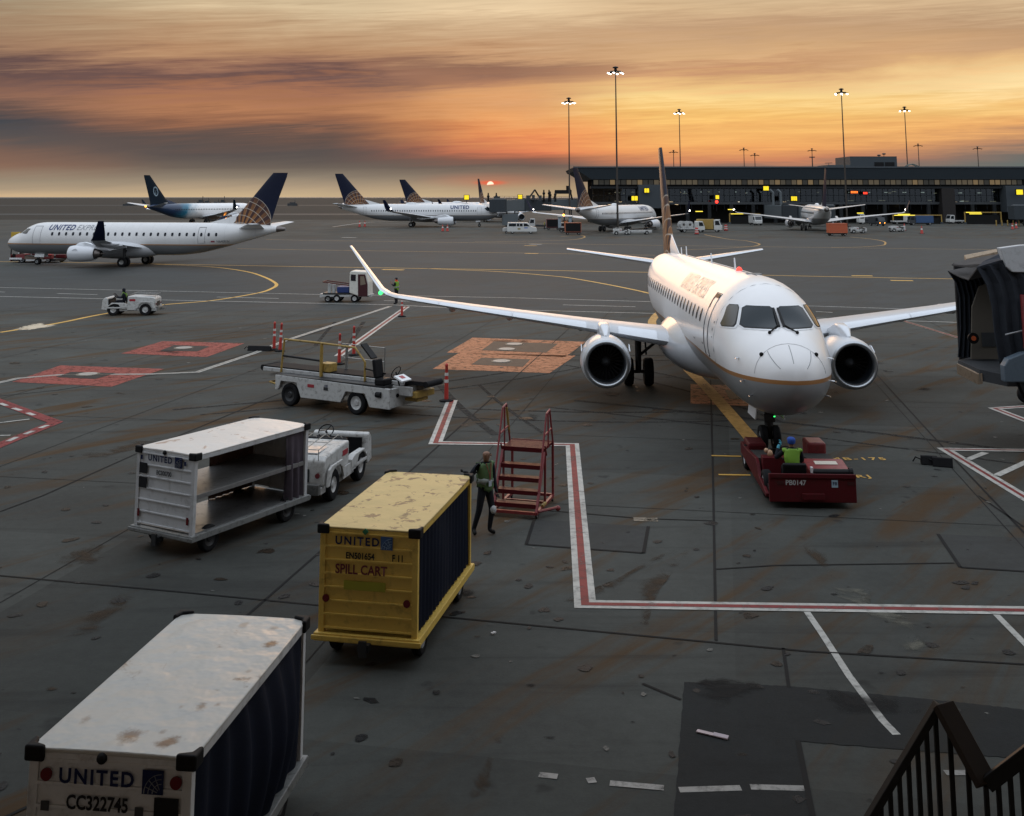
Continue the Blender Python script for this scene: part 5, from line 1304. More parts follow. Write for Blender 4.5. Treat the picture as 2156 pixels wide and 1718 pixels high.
face_text(nf, 'UNITED', .175, TXT_NAVY, .12, 1.735, bold=.030, spacing=1.22); logo(nf, -.42, 1.735, .2, dim=True)
face_text(nf, 'CC322745', .165, TXT_BLK, .10, 1.52, bold=.03, stretch=.82)
for u in (.60, -.64): disc_x(nf, 'reflector', u, 1.745, .055, REFL)
m = MB(); m.bx(-.026, -.02, -.67, -.44, 1.40, 1.61); m.build('black_plate', TXT_BLK, nf)
for u in (.60, -.30): m = MB(); m.bx(-.026, -.02, u-.04, u+.04, 1.44, 1.52); m.build('sticker', DKGREY, nf)
m = MB(); m.ball((-.01, .08, 1.90), .05); m.build('knob', BUMP, nf)

# ------------------------------------------------------------------ baggage tractor: driver in front, engine hood behind.  x forward
TRAC = pm('tractor_white', (.46, .46, .445), .45, var=.15, vscale=3, dirt=.85, dscale=7, dirtcol=(.12, .11, .095))
def baggage_tractor(name, loc, yaw, label, seat_only=True, lamp=False):
    o = empty(name, (loc[0], loc[1], 0), yaw, label, 'baggage tractor', 'white baggage tractors')
    m = MB(); m.prism([(-1.52, .42), (-1.52, .98), (-1.38, 1.06), (-.3, 1.12), (.12, 1.12), (.12, .42)], 'y', -.66, .66); m.build('hood', TRAC, o, bevel=.05, seg=3)
    m = MB(); m.bx(-1.6, 1.5, -.62, .62, .26, .42); m.bx(.12, 1.3, -.74, .74, .42, .50); m.build('chassis', GWHITE, o, bevel=.02)
    for s in (-1, 1):
        m = MB(); m.prism([(.1, .40), (.1, .66), (.35, .74), (1.05, .74), (1.18, .60), (1.3, .60), (1.3, .50), (1.22, .50), (1.1, .62), (.9, .70), (.62, .66), (.5, .50), (.4, .40)], 'y', s*.66-.08, s*.66+.08); m.build('fender', TRAC, o, bevel=.015)
        m = MB(); m.prism([(-1.55, .42), (-1.45, .78), (-1.3, .84), (-.62, .84), (-.48, .72), (-.42, .42), (-.5, .42), (-.62, .66), (-.78, .76), (-1.12, .76), (-1.30, .66), (-1.42, .42)], 'y', s*.74-.03, s*.74+.03); m.build('fender', TRAC, o, bevel=.015)
        m = MB(); m.bx(-.42, .1, s*.70-.02, s*.70+.02, .34, .60); m.build('step_panel', TRAC, o)
    m = MB(); m.prism([(1.22, .42), (1.28, 1.02), (1.40, 1.06), (1.56, .92), (1.60, .36), (1.3, .30)], 'y', -.74, .74); m.build('front_cowl', TRAC, o, bevel=.04)
    m = MB(); m.bx(1.18, 1.24, -.6, .6, .5, .95); m.build('dash', BLACK, o)
    m = MB(); m.bx(.18, .68, -.62, .62, .5, .68); m.build('seat', BLACK, o, bevel=.04)
    m = MB(); m.box((.16, 0, .95), (.12, 1.2, .42), ry=-.12); m.build('seat_back', BLACK, o, bevel=.05)
    m = MB(); m.cyl((1.16, .25, .9), (.92, .25, 1.12), .025, n=8)
    c = Vector((.92, .25, 1.13)); nrm = Vector((-.70, 0, .71)); e1 = Vector((0, 1, 0)); e2 = nrm.cross(e1)
    m.tube([tuple(c+e1*.19*cos(t)+e2*.19*sin(t)) for t in [2*pi*k/18 for k in range(19)]], .016, 6)
    for t in (0, 2.1, 4.2): m.cyl(c, c+e1*.19*cos(t)+e2*.19*sin(t), .012, n=6)
    m.build('steering_wheel', BLACK, o)
    for x in (.92, -.96):
        for y in (-.60, .60): wheel((x, y, .35), .35, .22, o, rim=.5, rimmat=GWHITE)
    m = MB(); m.bx(-1.72, -1.58, -.6, .6, .28, .5); m.bx(-1.95, -1.7, -.09, .09, .30, .44); m.cyl((-1.9, 0, .44), (-1.9, 0, .62), .025, n=8); m.build('hitch', STEEL, o)
    for y in (-.5, .5):
        m = MB(); m.cyl((-1.56, y, .66), (-1.525, y, .66), .055, n=14); m.build('tail_lamp', REFL, o)
        m = MB(); m.cyl((1.58, y, .72), (1.62, y, .72), .07, n=14); m.build('headlight', pm('dull_lens', (.5, .5, .48), .15), o)
    for s in (-1, 1):
        m = MB(); m.bx(-.35, .0, s*.665-.006, s*.665+.006, .84, .96); m.build('red_label', pm('label_red', (.30, .02, .03), .4), o)
    m = MB()
    for y in (-.5, -.17, .17, .5): m.tube([(-1.5, y, .98), (-1.5, y, 1.22), (-.2, y, 1.30), (.08, y, 1.16)], .010, 5)
    for x, z in ((-1.5, 1.22), (-.9, 1.257), (-.2, 1.30)): m.tube([(x, -.5, z), (x, .5, z)], .010, 5)
    m.build('guard_rails', STEEL, o)
    m = MB(); m.prism([(-1.545, .52), (-1.545, .80), (-1.53, .80), (-1.53, .52)], 'y', -.3, .3); m.build('rear_grille', DKMETAL, o)
    m = MB(); m.bx(-1.30, -.6, -.4, .4, 1.075, 1.105); m.build('hood_lid', pm('lid_metal', (.45, .46, .47), .3, .4, dirt=.5), o, bevel=.01)
    if lamp: m = MB(); m.cyl((-.1, -.45, 1.12), (-.1, -.45, 1.26), .05, n=10); m.build('beacon', LAMP_A, o)
    return o
d = Vector((.2, .98)).normalized()
baggage_tractor('baggage_tractor', (-4.62, 27.75), math.atan2(d.y, d.x), 'empty white baggage tractor hitched ahead of the open white cart')
baggage_tractor('baggage_tractor', (-22.75, 67.2), radians(182), 'white baggage tractor driven to the left beyond the red fuel pit boxes')

# ------------------------------------------------------------------ belt loader
BL = empty('belt_loader', (-5.43, 38.05, 0), radians(-31.3), 'white belt loader with a yellow safety rail parked before the orange posts', 'belt loader')
m = MB()
side = [(-2.45, .50), (-2.45, .98), (2.42, .92), (2.42, .30), (1.62, .30), (1.42, .70), (.62, .70), (.42, .34), (-1.30, .34), (-1.5, .80), (-2.2, .80), (-2.32, .50)]
m.prism(side, 'y', -1.0, -.88); m.prism(side, 'y', .88, 1.0); m.bx(2.30, 2.42, -.88, .88, .32, .90); m.bx(-2.44, -2.34, -.88, .88, .55, .95); m.bx(-2.3, 2.3, -.86, .86, .52, .86); m.build('body', TRAC, BL, bevel=.012)
m = MB(); m.bx(-2.44, 2.2, -.98, .98, .981 if False else .93, .99); m.build('deck', DKMETAL, BL)
for x in (-1.85, 1.02):
    for y in (-.85, .85): wheel((x, y, .37), .37, .24, BL, rim=.58, rimmat=GWHITE if x > 0 else DKMETAL)
cv = MB(); cv.bx(-3.55, 3.35, -.42, .42, 1.02, 1.14); cv.cyl((-3.6, -.42, 1.06), (-3.6, .42, 1.06), .10, n=12); cv.cyl((3.4, -.42, 1.06), (3.4, .42, 1.06), .10, n=12); cv.build('conveyor_belt', RUBBER, BL, smooth=40)
for s in (-1, 1):
    m = MB(); m.bx(-3.5, 2.6, s*.47-.04, s*.47+.04, .98, 1.10); m.build('belt_side', pm('belt_side_white', (.42, .42, .41), .5, var=.15, dirt=.7, dscale=4), BL, bevel=.008)
    m = MB(); m.bx(1.9, 2.95, s*.5-.05, s*.5+.05, .68, .96); m.build('boom_side', TRAC, BL, bevel=.02)
m = MB(); m.bx(2.9, 3.12, -.48, .48, .62, .82); m.bx(2.5, 3.0, -.3, .3, .48, .58); m.build('boom_end', YELLOW, BL, bevel=.02)
m = MB(); m.tube([(-2.62, -.55, 1.0), (-2.50, -.55, 2.10), (-.85, -.55, 2.08), (.62, -.55, 2.03), (1.05, -.55, 1.6), (1.05, -.55, .98)], .035, 8); m.tube([(-.82, -.55, 2.08), (-.82, -.55, .98)], .055, 8)
m.build('safety_rail', YELLOW, BL, smooth=40)
m = MB(); m.tube([(-2.56, -.55, 1.55), (-.85, -.55, 1.50)], .035, 8); m.tube([(1.05, -.55, 1.4), (1.9, -.55, 1.3)], .03, 6); m.box((1.0, -.3, 1.92), (.62, .3, .05), ry=.75); m.build('padded_bar', BLACK, BL)
m = MB()
for z in (1.50, 1.95): m.tube([(-.8, .5, z), (1.05, .5, z-.02)], .018, 6)
m.tube([(-.6, .5, 1.05), (-.6, .5, 1.96)], .05, 8); m.tube([(1.05, .5, 1.0), (1.05, .5, 1.95)], .02, 6); m.build('far_rail', STEEL, BL)
m = MB(); m.bx(-.95, -.5, -.5, -.1, 1.14, 1.42); m.build('control_box', YELLOW, BL, bevel=.02)
m = MB(); m.bx(1.75, 2.15, -.95, -.5, .98, 1.2); m.box((1.72, -.72, 1.48), (.12, .44, .60), ry=-.15); m.build('seat', BLACK, BL, bevel=.05)
m = MB(); c = Vector((2.45, -.72, 1.42)); e1 = Vector((0, 1, 0)); e2 = Vector((.5, 0, .86)); m.tube([tuple(c+e1*.2*cos(t)+e2*.2*sin(t)) for t in [2*pi*k/16 for k in range(17)]], .016, 6); m.cyl(c, (2.6, -.72, 1.0), .025, n=8); m.build('steering_wheel', BLACK, BL)
m = MB(); m.box((2.72, -.72, 1.25), (.35, .5, .05), ry=.4); pl = m.build('dash_plate', WHITE, BL); m = MB(); m.box((2.70, -.72, 1.285), (.16, .2, .01), ry=.4); m.build('red_label', pm('label_red', (.30, .02, .03), .4), pl)
m = MB(); m.tube([(-2.45, -.8, .62), (-3.35, -.3, .58), (-3.35, .1, .58), (-2.45, .5, .62)], .035, 6); m.build('tow_frame', YELLOW, BL)
m = MB(); m.bx(-1.0, -.72, -1.012, -1.0, .70, .80); m.build('red_label', pm('label_red', (.30, .02, .03), .4), BL)
m = MB(); m.bx(-.30, -.12, -1.012, -1.0, .66, .76); m.build('grille', DKMETAL, BL)
lettering('108', .10, TXT_NAVY, BL, (-.2, -1.015, .80), (1, 0, 0), (0, 0, 1), bold=.02)
for y in (-.6, .5): m = MB(); m.cyl((2.42, y, .68), (2.45, y, .68), .06, n=12); m.build('lamp', BLACK, BL)
m = MB(); m.lathe([(0, .10), (.03, .10)], (2.0, -1.0, .72), 'y', 14); m.cyl((1.9, -1.012, .72), (2.1, -1.012, .72), .09, n=10); m.build('hand_hole', BLACK, BL)

# ------------------------------------------------------------------ red rolling stairs
RS = empty('rolling_stairs', (-.42, 25.40, 0), radians(-16), 'red rolling step stand with tall handrails beside the yellow cart', 'step stand')
# x to the right along the lowest step, y away from us
SW = .98; SD = 1.55; SH = 1.30
def step_z(i): return SH*(i+1)/5.0
m = MB()
for x in (0, SW):
    m.bar((x, 0, .12), (x, SD, .12), .06); m.bar((x, .02, .12), (x, SD-.75, SH), .05, .07); m.bar((x, SD, .12), (x, SD, SH), .05); m.bar((x, SD-.75, .12+.02), (x, SD-.72, SH), .0451)
m.bar((0, 0, .12), (SW, 0, .12), .06); m.bar((0, SD, .13), (SW, SD, .13), .06); m.bar((0, SD*.6, .12), (SW, SD*.6, .12), .05); m.build('frame', RED, RS)
for i in range(4):
    t = (i+.6)/5.0; y = .02+(SD-.77)*t; z = .12+(SH-.12)*t
    m = MB(); m.bx(.02, SW-.02, y-.06, y+.20, z-.02, z+.02); m.bx(.02, SW-.02, y-.07, y-.05, z-.06, z+.03); m.build('tread', DRED, RS)
m = MB()
for k in range(9): m.bx(.0, SW, SD-.78+k*.09, SD-.78+k*.09+.055, SH-.01, SH+.02)
m.bx(-.02, SW+.02, SD-.82, SD-.78, SH-.07, SH+.03); m.bx(-.02, SW+.02, SD-.0, SD+.03, SH-.06, SH+.03); m.bx(0, SW, SD-.78, SD, SH-.04, SH-.012); m.build('platform', DRED, RS)
for x, hgt in ((-.03, 2.18), (SW+.03, 2.10)):
    m = MB(); m.tube([(x, .12, .55), (x, SD-.70, hgt-.04), (x, SD-.40, hgt), (x, SD-.10, SH)], .022, 8); m.tube([(x, SD*.42, 1.62), (x, SD-.25, 1.66)], .02, 8); m.bar((x, SD-.70, 1.16), (x, SD-.85, 1.40), .03); m.tube([(x, SD-.55, hgt-.02), (x, SD-.55, SH)], .02, 8); m.build('handrail', RED, RS, smooth=40)
m = MB(); m.tube([(-.03, SD-.38, 2.1), (-.03, SD-.16, 1.5)], .028, 8); m.build('yellow_tape', YELLOW, RS)
m = MB(); m.tube([(SW+.02, SD*.3, .155), (SW+.02, SD*.48, .155)], .038, 8); m.build('yellow_tape', YELLOW, RS)
for x, y in ((0, .06), (SW, .06), (0, SD-.05), (SW, SD-.05)): wheel((x, y, .06), .06, .035, RS, axis='x', rim=.5, n=12)
m = MB(); m.tube([(SW+.02, .1, .14), (SW+.36, .55, .14)], .03, 6); m.ball((SW+.36, .55, .12), .06); m.build('outrigger', RED, RS)
m = MB(); m.bx(-.05, -.01, .18, .24, .60, .80); m.build('reflector', pm('bright_red', (.6, .01, .02), .3), RS)

# ------------------------------------------------------------------ posts, chocks
def delineator(loc, label, tilt=0.0, h=1.26):
    o = empty('delineator_post', (loc[0], loc[1], 0), 0, label, 'traffic post', 'red and white delineator posts')
    o.rotation_euler = (0, tilt, 0)
    m = MB(); m.lathe([(0, .24), (.05, .24), (.08, .12), (.08, .07)], ax='z', n=8); m.build('base', RUBBER, o)
    m = MB(); m.lathe([(.08, .075), (h*.42, .066), (h*.66, .058), (h*.92, .045), (h*.93, .055), (h*.97, .055), (h, .03), (h+.02, .001)], ax='z', n=14); p = m.build('tube', CONE, o, smooth=40)
    for z in (.50, .68):
        m = MB(); m.lathe([(h*z, .071-.008*(z > .5)), (h*z+.1, .069-.008*(z > .5))], ax='z', n=14); m.build('white_band', pm('reflective_band', (.55, .53, .5), .4), p)
    return o
P0 = delineator((-10.94, 51.83), 'red and white post beside the black chock, left one of a close pair')
def post_copy(loc, label, tilt=0):
    c = dup(P0, (loc[0], loc[1], 0), 0, label); c.rotation_euler = (0, tilt, 0); return c
post_copy((-10.58, 51.4), 'red and white post beside the black chock, right one of a close pair', .04)
post_copy((-7.27, 47.5), 'red and white post behind the belt loader, nearer its yellow box', .01)
post_copy((-7.03, 50.15), 'red and white post on the painted line behind the belt loader rail', -.01)
post_copy((-6.47, 65.93), 'red and white post beneath the left wing tip near a standing person')
post_copy((-2.26, 39.07), 'red post against the right end of the belt loader')
def chock(loc, rz, label, n=1, L=1.1):
    o = empty('wheel_chock', (loc[0], loc[1], 0), rz, label, 'wheel chock', 'black rubber chocks')
    m = MB(); m.prism([(-.13, .0), (.13, .0), (.05, .22), (-.05, .22)], 'y', -L/2, L/2); m.build('block', RUBBER, o, bevel=.02)
    m = MB(); m.tube([(0, L/2, .12), (.05, L/2+.12, .16), (0, L/2+.2, .05)], .018, 6); m.build('rope', BLACK, o)
chock((-11.55, 51.6), 1.4, 'black rubber chock lying on the white line beside two posts')
chock((11.25, 29.9), 1.2, 'black rubber chock by the hatched corner at right, nearer one', L=.5)
chock((10.98, 30.12), 1.35, 'black rubber chock by the hatched corner at right, farther one', L=.42)
# ------------------------------------------------------------------ towbarless tug under the nose.  x forward (towards the jet), y left
def tug(loc, yaw, label, plate='PB0147', code='F8'):
    o = empty('aircraft_tug', (loc[0], loc[1], 0), yaw, label, 'aircraft tug', 'red aircraft tugs')
    m = MB(); m.bx(-.04, .06, -.97, .97, .14, .74); m.bx(-.07, -.04, -.97, .97, .66, .76); m.bx(-.10, -.04, -.25, .25, .2, .34); rp = m.build('rear_panel', DRED, o, bevel=.015)
    lettering(plate, .15, pm('plate_white', (.5, .5, .5), .5), rp, (-.075 if False else -.046, .38, .56), (0, -1, 0), (0, 0, 1), bold=.02)
    m = MB(); m.bx(-.048, -.042, -.56, -.42, .47, .63); cl = m.build('label_plate', pm('pale_blue_label', (.35, .48, .58), .5), rp)
    lettering(code, .10, TXT_NAVY, cl, (-.051, -.49, .55), (0, -1, 0), (0, 0, 1), bold=.02)
    for y in (-.85, .72): m = MB(); m.bx(-.05, -.038, y-.08, y+.08, .52, .6); m.build('tail_lamp', pm('dull_lamp', (.06, .02, .02), .2), rp)
    m = MB(); m.bx(.06, 4.0, -.9, .9, .16, .36); m.build('chassis', DKMETAL, o)
    # right-hand engine box and roller
    m = MB(); m.prism([(.42, .36), (.42, .74), (1.15, .82), (1.25, .80), (1.25, .36)], 'y', -.95, -.02); m.build('engine_cover', RED, o, bevel=.02)
    m = MB(); m.box((.86, -.5, .795), (.22, .52, .012), ry=-.109); m.build('warning_label', pm('label_cream', (.55, .5, .42), .5), o)
    m = MB(); m.cyl((.24, -.88, .72), (.24, -.08, .72), .085, n=14); m.cyl((.24, -.96, .72), (.24, -.88, .72), .12, n=14); m.build('hose_roll', BLACK, o)
    m = MB(); m.bx(.10, .20, -.05, .0, .74, .86); m.build('tag', WHITE, o)
    # decks
    m = MB(); m.prism([(1.25, .36), (1.25, .70), (2.9, .56), (2.9, .36)], 'y', -.95, -.30); m.build('side_deck', pm('deck_grip', (.045, .044, .043), .8, var=.2, dirt=.3), o)
    m = MB(); m.prism([(1.25, .30), (1.25, .63), (2.95, .50), (2.95, .30)], 'y', -.985, -.951); m.build('side_skirt', pm('skirt_tan', (.16, .12, .09), .6, var=.2), o)
    m = MB(); m.prism([(1.7, .36), (1.7, .70), (3.2, .56), (3.2, .36)], 'y', .50, .92); m.build('side_deck', pm('deck_grip', (.045, .044, .043), .8, var=.2, dirt=.3), o)
    m = MB(); m.prism([(.3, .16), (.3, .24), (1.3, .40), (1.5, .62), (1.7, .70), (3.3, .58), (4.1, .58), (4.1, .30), (2.2, .2)], 'y', .92, 1.0); m.build('side_skirt', DRED, o, bevel=.01)
    m = MB(); m.bx(3.25, 4.1, .46, .92, .36, .70); m.build('arm_end', DRED, o, bevel=.05)
    m = MB(); m.bx(2.95, 3.65, -.98, -.52, .36, .80); m.build('arm_end', RED, o, bevel=.05)
    m = MB(); m.bx(3.05, 3.12, -.40, .40, .20, .62); m.bx(3.1, 3.2, -.35, .35, .15, .3); m.build('cradle', BLACK, o)
    for x, y in ((.98, .86), (3.62, .90), (.98, -.84), (3.3, -.86)): wheel((x, y, .30), .30, .2, o, rim=.62, rimmat=pm('pale_rim', (.42, .43, .44), .4))
    # cab well at left
    m = MB(); m.bx(.1, 1.3, .0, .9, .30, .36); m.bx(1.3, 1.62, .05, .88, .36, .80); m.build('cab_floor', DRED, o, bevel=.01)
    m = MB(); m.bx(.28, .75, .08, .62, .36, .58); m.box((.22, .35, .72), (.12, .54, .42), ry=-.12); m.build('seat', BLACK, o, bevel=.04)
    m = MB(); c = Vector((1.18, .35, .93)); e1 = Vector((0, 1, 0)); e2 = Vector((.6, 0, .8)); m.tube([tuple(c+e1*.17*cos(t)+e2*.17*sin(t)) for t in [2*pi*k/16 for k in range(17)]], .014, 6); m.cyl(c, (1.34, .35, .78), .022, n=8); m.build('steering_wheel', BLACK, o)
    m = MB(); m.ball((1.48, .68, .86), .07, 12, 8, (1, 1, 1.2)); m.ball((1.5, .76, .92), .055); m.build('lamp_pod', pm('warm_lens', (.5, .30, .18), .2), o)
    return o
tug((6.80, 25.98), radians(86.8), 'red aircraft tug holding the nose wheel of the near jet, driver aboard')
T2 = tug((-53.6, 120.6), radians(-6), 'red aircraft tug towing the jet at left, seen at the picture edge', 'PB0162', 'F3')
m = MB(); m.cyl((-.85, .5, .6), (-.85, .5, 1.4), .05, n=8); m.build('lamp_post', BLACK, T2); m = MB(); m.bx(-1.0, -.7, .35, .65, 1.4, 1.95); m.build('green_lamp', LAMP_G, T2, bevel=.05)
m = MB(); m.ball((3.6, -1.0, .95), .13); m.build('red_lamp', LAMP_R, T2)
m = MB(); m.ball((3.1, -1.0, 1.0), .1); m.build('amber_lamp', LAMP_A, T2)
m = MB(); m.bx(1.4, 3.2, -1.0, -.96, .18, .32); m.build('pale_stripe', WHITE, T2)
m = MB(); m.bx(-.1, 1.0, -1.0, -.96, .3, .46); m.build('pale_stripe', WHITE, T2)
T2.scale = (1.25, 1.25, 1.15)

# ------------------------------------------------------------------ small flatbed service truck with a tall cab, mid distance
ST = empty('service_truck', (-10.95, 75.5, 0), radians(-3), 'small flatbed service truck with a tall white cab and blue bin beyond the wing tip', 'service truck')
m = MB(); m.prism([(.12, .62), (.12, 1.95), (.22, 2.05), (1.25, 2.0), (1.42, 1.3), (1.45, .42), (.75, .42)], 'y', -.75, .75); m.build('cab', pm('cab_cream', (.62, .60, .54), .45, var=.06, dirt=.3), ST, bevel=.05)
for s in (-1, 1):
    m = MB(); m.prism([(.72, .40), (.68, 1.84), (1.16, 1.84), (1.34, 1.2), (1.36, .40)], 'y', s*.757-.012, s*.757+.012); dr = m.build('door', pm('door_maroon', (.06, .022, .025), .5), ST)
    m = MB(); m.prism([(.86, 1.12), (.84, 1.72), (1.10, 1.72), (1.22, 1.2)], 'y', s*.772-.01, s*.772+.01); m.build('door_window', pm('tan_window', (.20, .16, .12), .2), dr)
    m = MB(); m.prism([(.20, 1.42), (.20, 1.84), (.54, 1.82), (.54, 1.40)], 'y', s*.757-.01, s*.757+.01); m.build('cab_window', GLASS, ST)
m = MB(); m.bx(-1.75, 1.55, -.6, .6, .36, .5); m.bx(-1.95, -1.7, -.4, .4, .3, .52); m.build('chassis', GWHITE, ST)
m = MB(); m.bx(-.75, .06, -.6, .6, .62, 1.0); m.build('blue_bin', pm('bin_blue', (.012, .03, .13), .5), ST, bevel=.02)
m = MB(); m.bar((-1.7, -.6, 1.32), (.06, -.6, 1.1), .07); m.bar((-1.7, .6, 1.32), (.06, .6, 1.1), .07); m.bar((-1.7, -.6, 1.32), (-1.7, .6, 1.32), .07); m.build('ladder_rack', pm('rack_maroon', (.09, .03, .03), .5), ST)
m = MB(); m.cyl((-1.3, -.35, .5), (-1.3, -.35, 1.2), .12, n=10); m.cyl((-1.0, -.35, .5), (-1.0, -.35, 1.15), .11, n=10); m.cyl((-1.15, .3, .5), (-1.15, .3, 1.1), .12, n=10); m.build('gas_bottles', pm('bottle_white', (.4, .4, .39), .5), ST)
m = MB(); m.bx(-1.7, .1, -.62, .62, .5, .6); m.build('bed', DKMETAL, ST)
for x in (-.75, .45): 
    for y in (-.58, .58): wheel((x, y, .25), .25, .16, ST, rim=.55, rimmat=GWHITE)
for y in (-.58, .58): wheel((-1.35, y, .22), .22, .16, ST, rim=.55)

# ------------------------------------------------------------------ boarding bridge at right with its folded canopy
CANV = pm('canopy_canvas', (.030, .034, .042), .85, var=.3, vscale=4, bump=.4, bscale=20)
CANV2 = pm('canopy_lining', (.075, .07, .068), .85, var=.25, vscale=3)
JB = empty('boarding_bridge', (16, 34, 0), 0, 'boarding bridge head with a folded dark canopy at the right edge', 'boarding bridge', 'boarding bridges')
def jb(px, py, Y): p = D(px, py, Y); return (p.x-16, p.y-34, p.z)
m = MB()                                                     # open mouth of the bellows: near and far walls of pleats
def pleats(P, depth, n, name, mat, amp=.06):
    """upright pleated wall: P = outline (x, z) pairs top to bottom at the mouth, carried back by depth (a vector)"""
    m = MB(); rings = []
    for i in range(n*2+1):
        t = i/(n*2); off = amp*(1 if i % 2 else -1)
        rings.append([(x+depth[0]*t+off*.3, y+depth[1]*t+off, z+depth[2]*t*(1 if z > 3 else .2)) for x, y, z in P])
    m.loft(rings, closed=False, cap=False); o = m.build(name, mat, JB)
    s = o.modifiers.new('thick', 'SOLIDIFY'); s.thickness = .03
    return o
near = [jb(2057, 563, 31), jb(2078, 600, 31), jb(2089, 645, 31), jb(2094, 700, 31), jb(2106, 768, 31)]
far = [jb(1996.6, 570, 33.6), jb(2013, 594, 33.6), jb(2021, 624, 33.6), jb(2022.5, 691, 33.6), jb(2018, 752, 33.6)]
pleats(near, (2.6, -.3, .5), 8, 'canopy_wall', CANV)
pleats(far, (1.15, .05, .05), 8, 'canopy_wall', CANV)
top_ = [jb(1996.6, 570, 33.6), jb(2020, 582, 33.0), jb(2038, 588, 32.4), jb(2057, 563, 31)]
pleats(top_, (2.6, .6, .42), 4, 'canopy_roof', CANV2, .03)
def slab(name, pts, mat, th=.12):
    m = MB(); n = len(pts); vs = [tuple(p) for p in pts]+[(p[0], p[1], p[2]-th) for p in pts]
    m.add(vs, [tuple(range(n)), tuple(range(2*n-1, n-1, -1))]+[(k, (k+1) % n, n+(k+1) % n, n+k) for k in range(n)]); return m.build(name, mat, JB)
slab('canopy_flap', [jb(2004, 556, 33.4), jb(2040, 545, 33.2), jb(2105, 534, 32.0), jb(2088, 550, 31.4), jb(2044, 560, 32.4)], CANV2, .05)
slab('canopy_top', [jb(2057, 562, 31.0), jb(2070, 550, 31.6), jb(2106, 534, 31.8), jb(2190, 524, 31.6), jb(2190, 560, 30.9), jb(2106, 548, 30.9)], CANV, .05)
slab('canopy_rail', [jb(2030, 537, 34.2), jb(2098, 524, 33.0), jb(2100, 530, 32.6), jb(2034, 545, 33.8)], pm('rail_tan', (.26, .19, .12), .5, dirt=.7, dscale=8), .12)
m = MB(); P = [jb(2105, 522, 30.8), jb(2149, 516, 30.8), jb(2190, 514, 30.8), jb(2190, 574, 30.8), jb(2132, 573, 30.8), jb(2120, 562, 30.8)]
m.prism([(p[0], p[2]) for p in P], 'y', P[0][1], P[0][1]+.22); m.build('hood', pm('bridge_white', (.50, .51, .52), .45, var=.08, dirt=.35), JB, bevel=.02)
# cab: inner wall, door, floor, bumper
cabw = pm('cab_wall', (.115, .10, .080), .7, var=.12)
x0 = jb(2040, 700, 32.6)
m = MB(); P = [jb(2045, 756, 33.3), jb(2047, 646, 33.3), jb(2062, 603, 33.3), jb(2075, 598, 33.3), jb(2130, 600, 33.3), jb(2160, 756, 33.3)]
m.prism([(p[0], p[2]) for p in P], 'y', P[0][1], P[0][1]+.06); dw = m.build('cab_door', cabw, JB)
m = MB(); a = jb(2066, 700, 33.3); m.bx(a[0], a[0]+.55, a[1]-.03, a[1], a[2]-.4, a[2]); m.build('door_recess', DKGREY, dw)
m = MB(); a = jb(2049, 712, 33.0); m.lathe([(-.03, .02), (-.03, .16), (.03, .16), (.03, .02)], (a[0], a[1], a[2]), 'y', 16); ww = m.build('guide_wheel', BLACK, JB); m = MB(); m.cyl((a[0], a[1]-.05, a[2]), (a[0], a[1]-.03, a[2]), .07, n=12); m.build('hub', ORANGE, ww)
slab('floor', [jb(2017, 758, 33.5), jb(2062, 778, 31.6), jb(2120, 790, 31.0), jb(2200, 790, 31.0), jb(2200, 752, 34), jb(2044, 752, 34)], DKGREY, .3)
m = MB(); a = jb(2030, 620, 34); m.bx(a[0], a[0]+3, .6, .7, a[2]-2.1, a[2]+.9); m.build('cab_back', pm('cab_dark', (.02, .02, .021), .8), JB)
slab('bumper', [jb(2014, 766, 33.5), jb(2058, 788, 31.7), jb(2068, 786, 31.5), jb(2024, 763, 33.6)], pm('bumper_tan', (.17, .12, .075), .6, var=.25, dirt=.5), .28)
m = MB(); P = [jb(2117, 805, 30.5), jb(2115, 771, 30.5), jb(2124, 756, 30.5), jb(2156, 743, 30.5), jb(2220, 735, 30.5), jb(2220, 805, 30.5)]
m.prism([(p[0], p[2]) for p in P], 'y', P[0][1], P[0][1]+.3); m.build('cab_skirt', pm('skirt_blue_grey', (.085, .115, .145), .45, var=.1, dirt=.3), JB, bevel=.03)
m = MB(); a = jb(2156, 640, 30.6); m.cyl((a[0]+.08, a[1], 2.9), (a[0]+.08, a[1], 4.3), .16, n=16); m.build('canopy_arm', RED, JB, smooth=40)
m = MB(); a = jb(2118, 702, 30.75); m.tube([(a[0]-.05, a[1]-.08, a[2]-.02), (a[0]+.5, a[1]+.02, a[2]+.08), (a[0]+1.2, a[1]+.1, a[2]+.06)], .02, 6); m.build('strap', pm('strap_pale', (.35, .36, .37), .6), JB)
m = MB(); m.bx(1.2, 14, -2.6, .6, 2.1, 5.1); m.build('tunnel', pm('tunnel_grey', (.22, .23, .24), .5, var=.1), JB)
a = G(2155, 850); a = (a.x-16+.9, a.y-34)
m = MB(); m.bx(a[0]-.25, a[0]+.25, a[1]-.25, a[1]+.25, .5, 2.2); m.bx(a[0]-.9, a[0]+.9, a[1]-.18, a[1]+.18, .35, .6); m.build('support_leg', DKMETAL, JB)
for k in (-.75, .75): wheel((a[0]+k, a[1], .32), .32, .3, JB, rim=.5)
m = MB(); a = jb(2140, 815, 31); m.tube([(a[0], a[1], a[2]+.3), (a[0]+.2, a[1], a[2]-.25), (a[0]+.6, a[1], a[2]-.3)], .07, 6); m.build('cable', BLACK, JB)

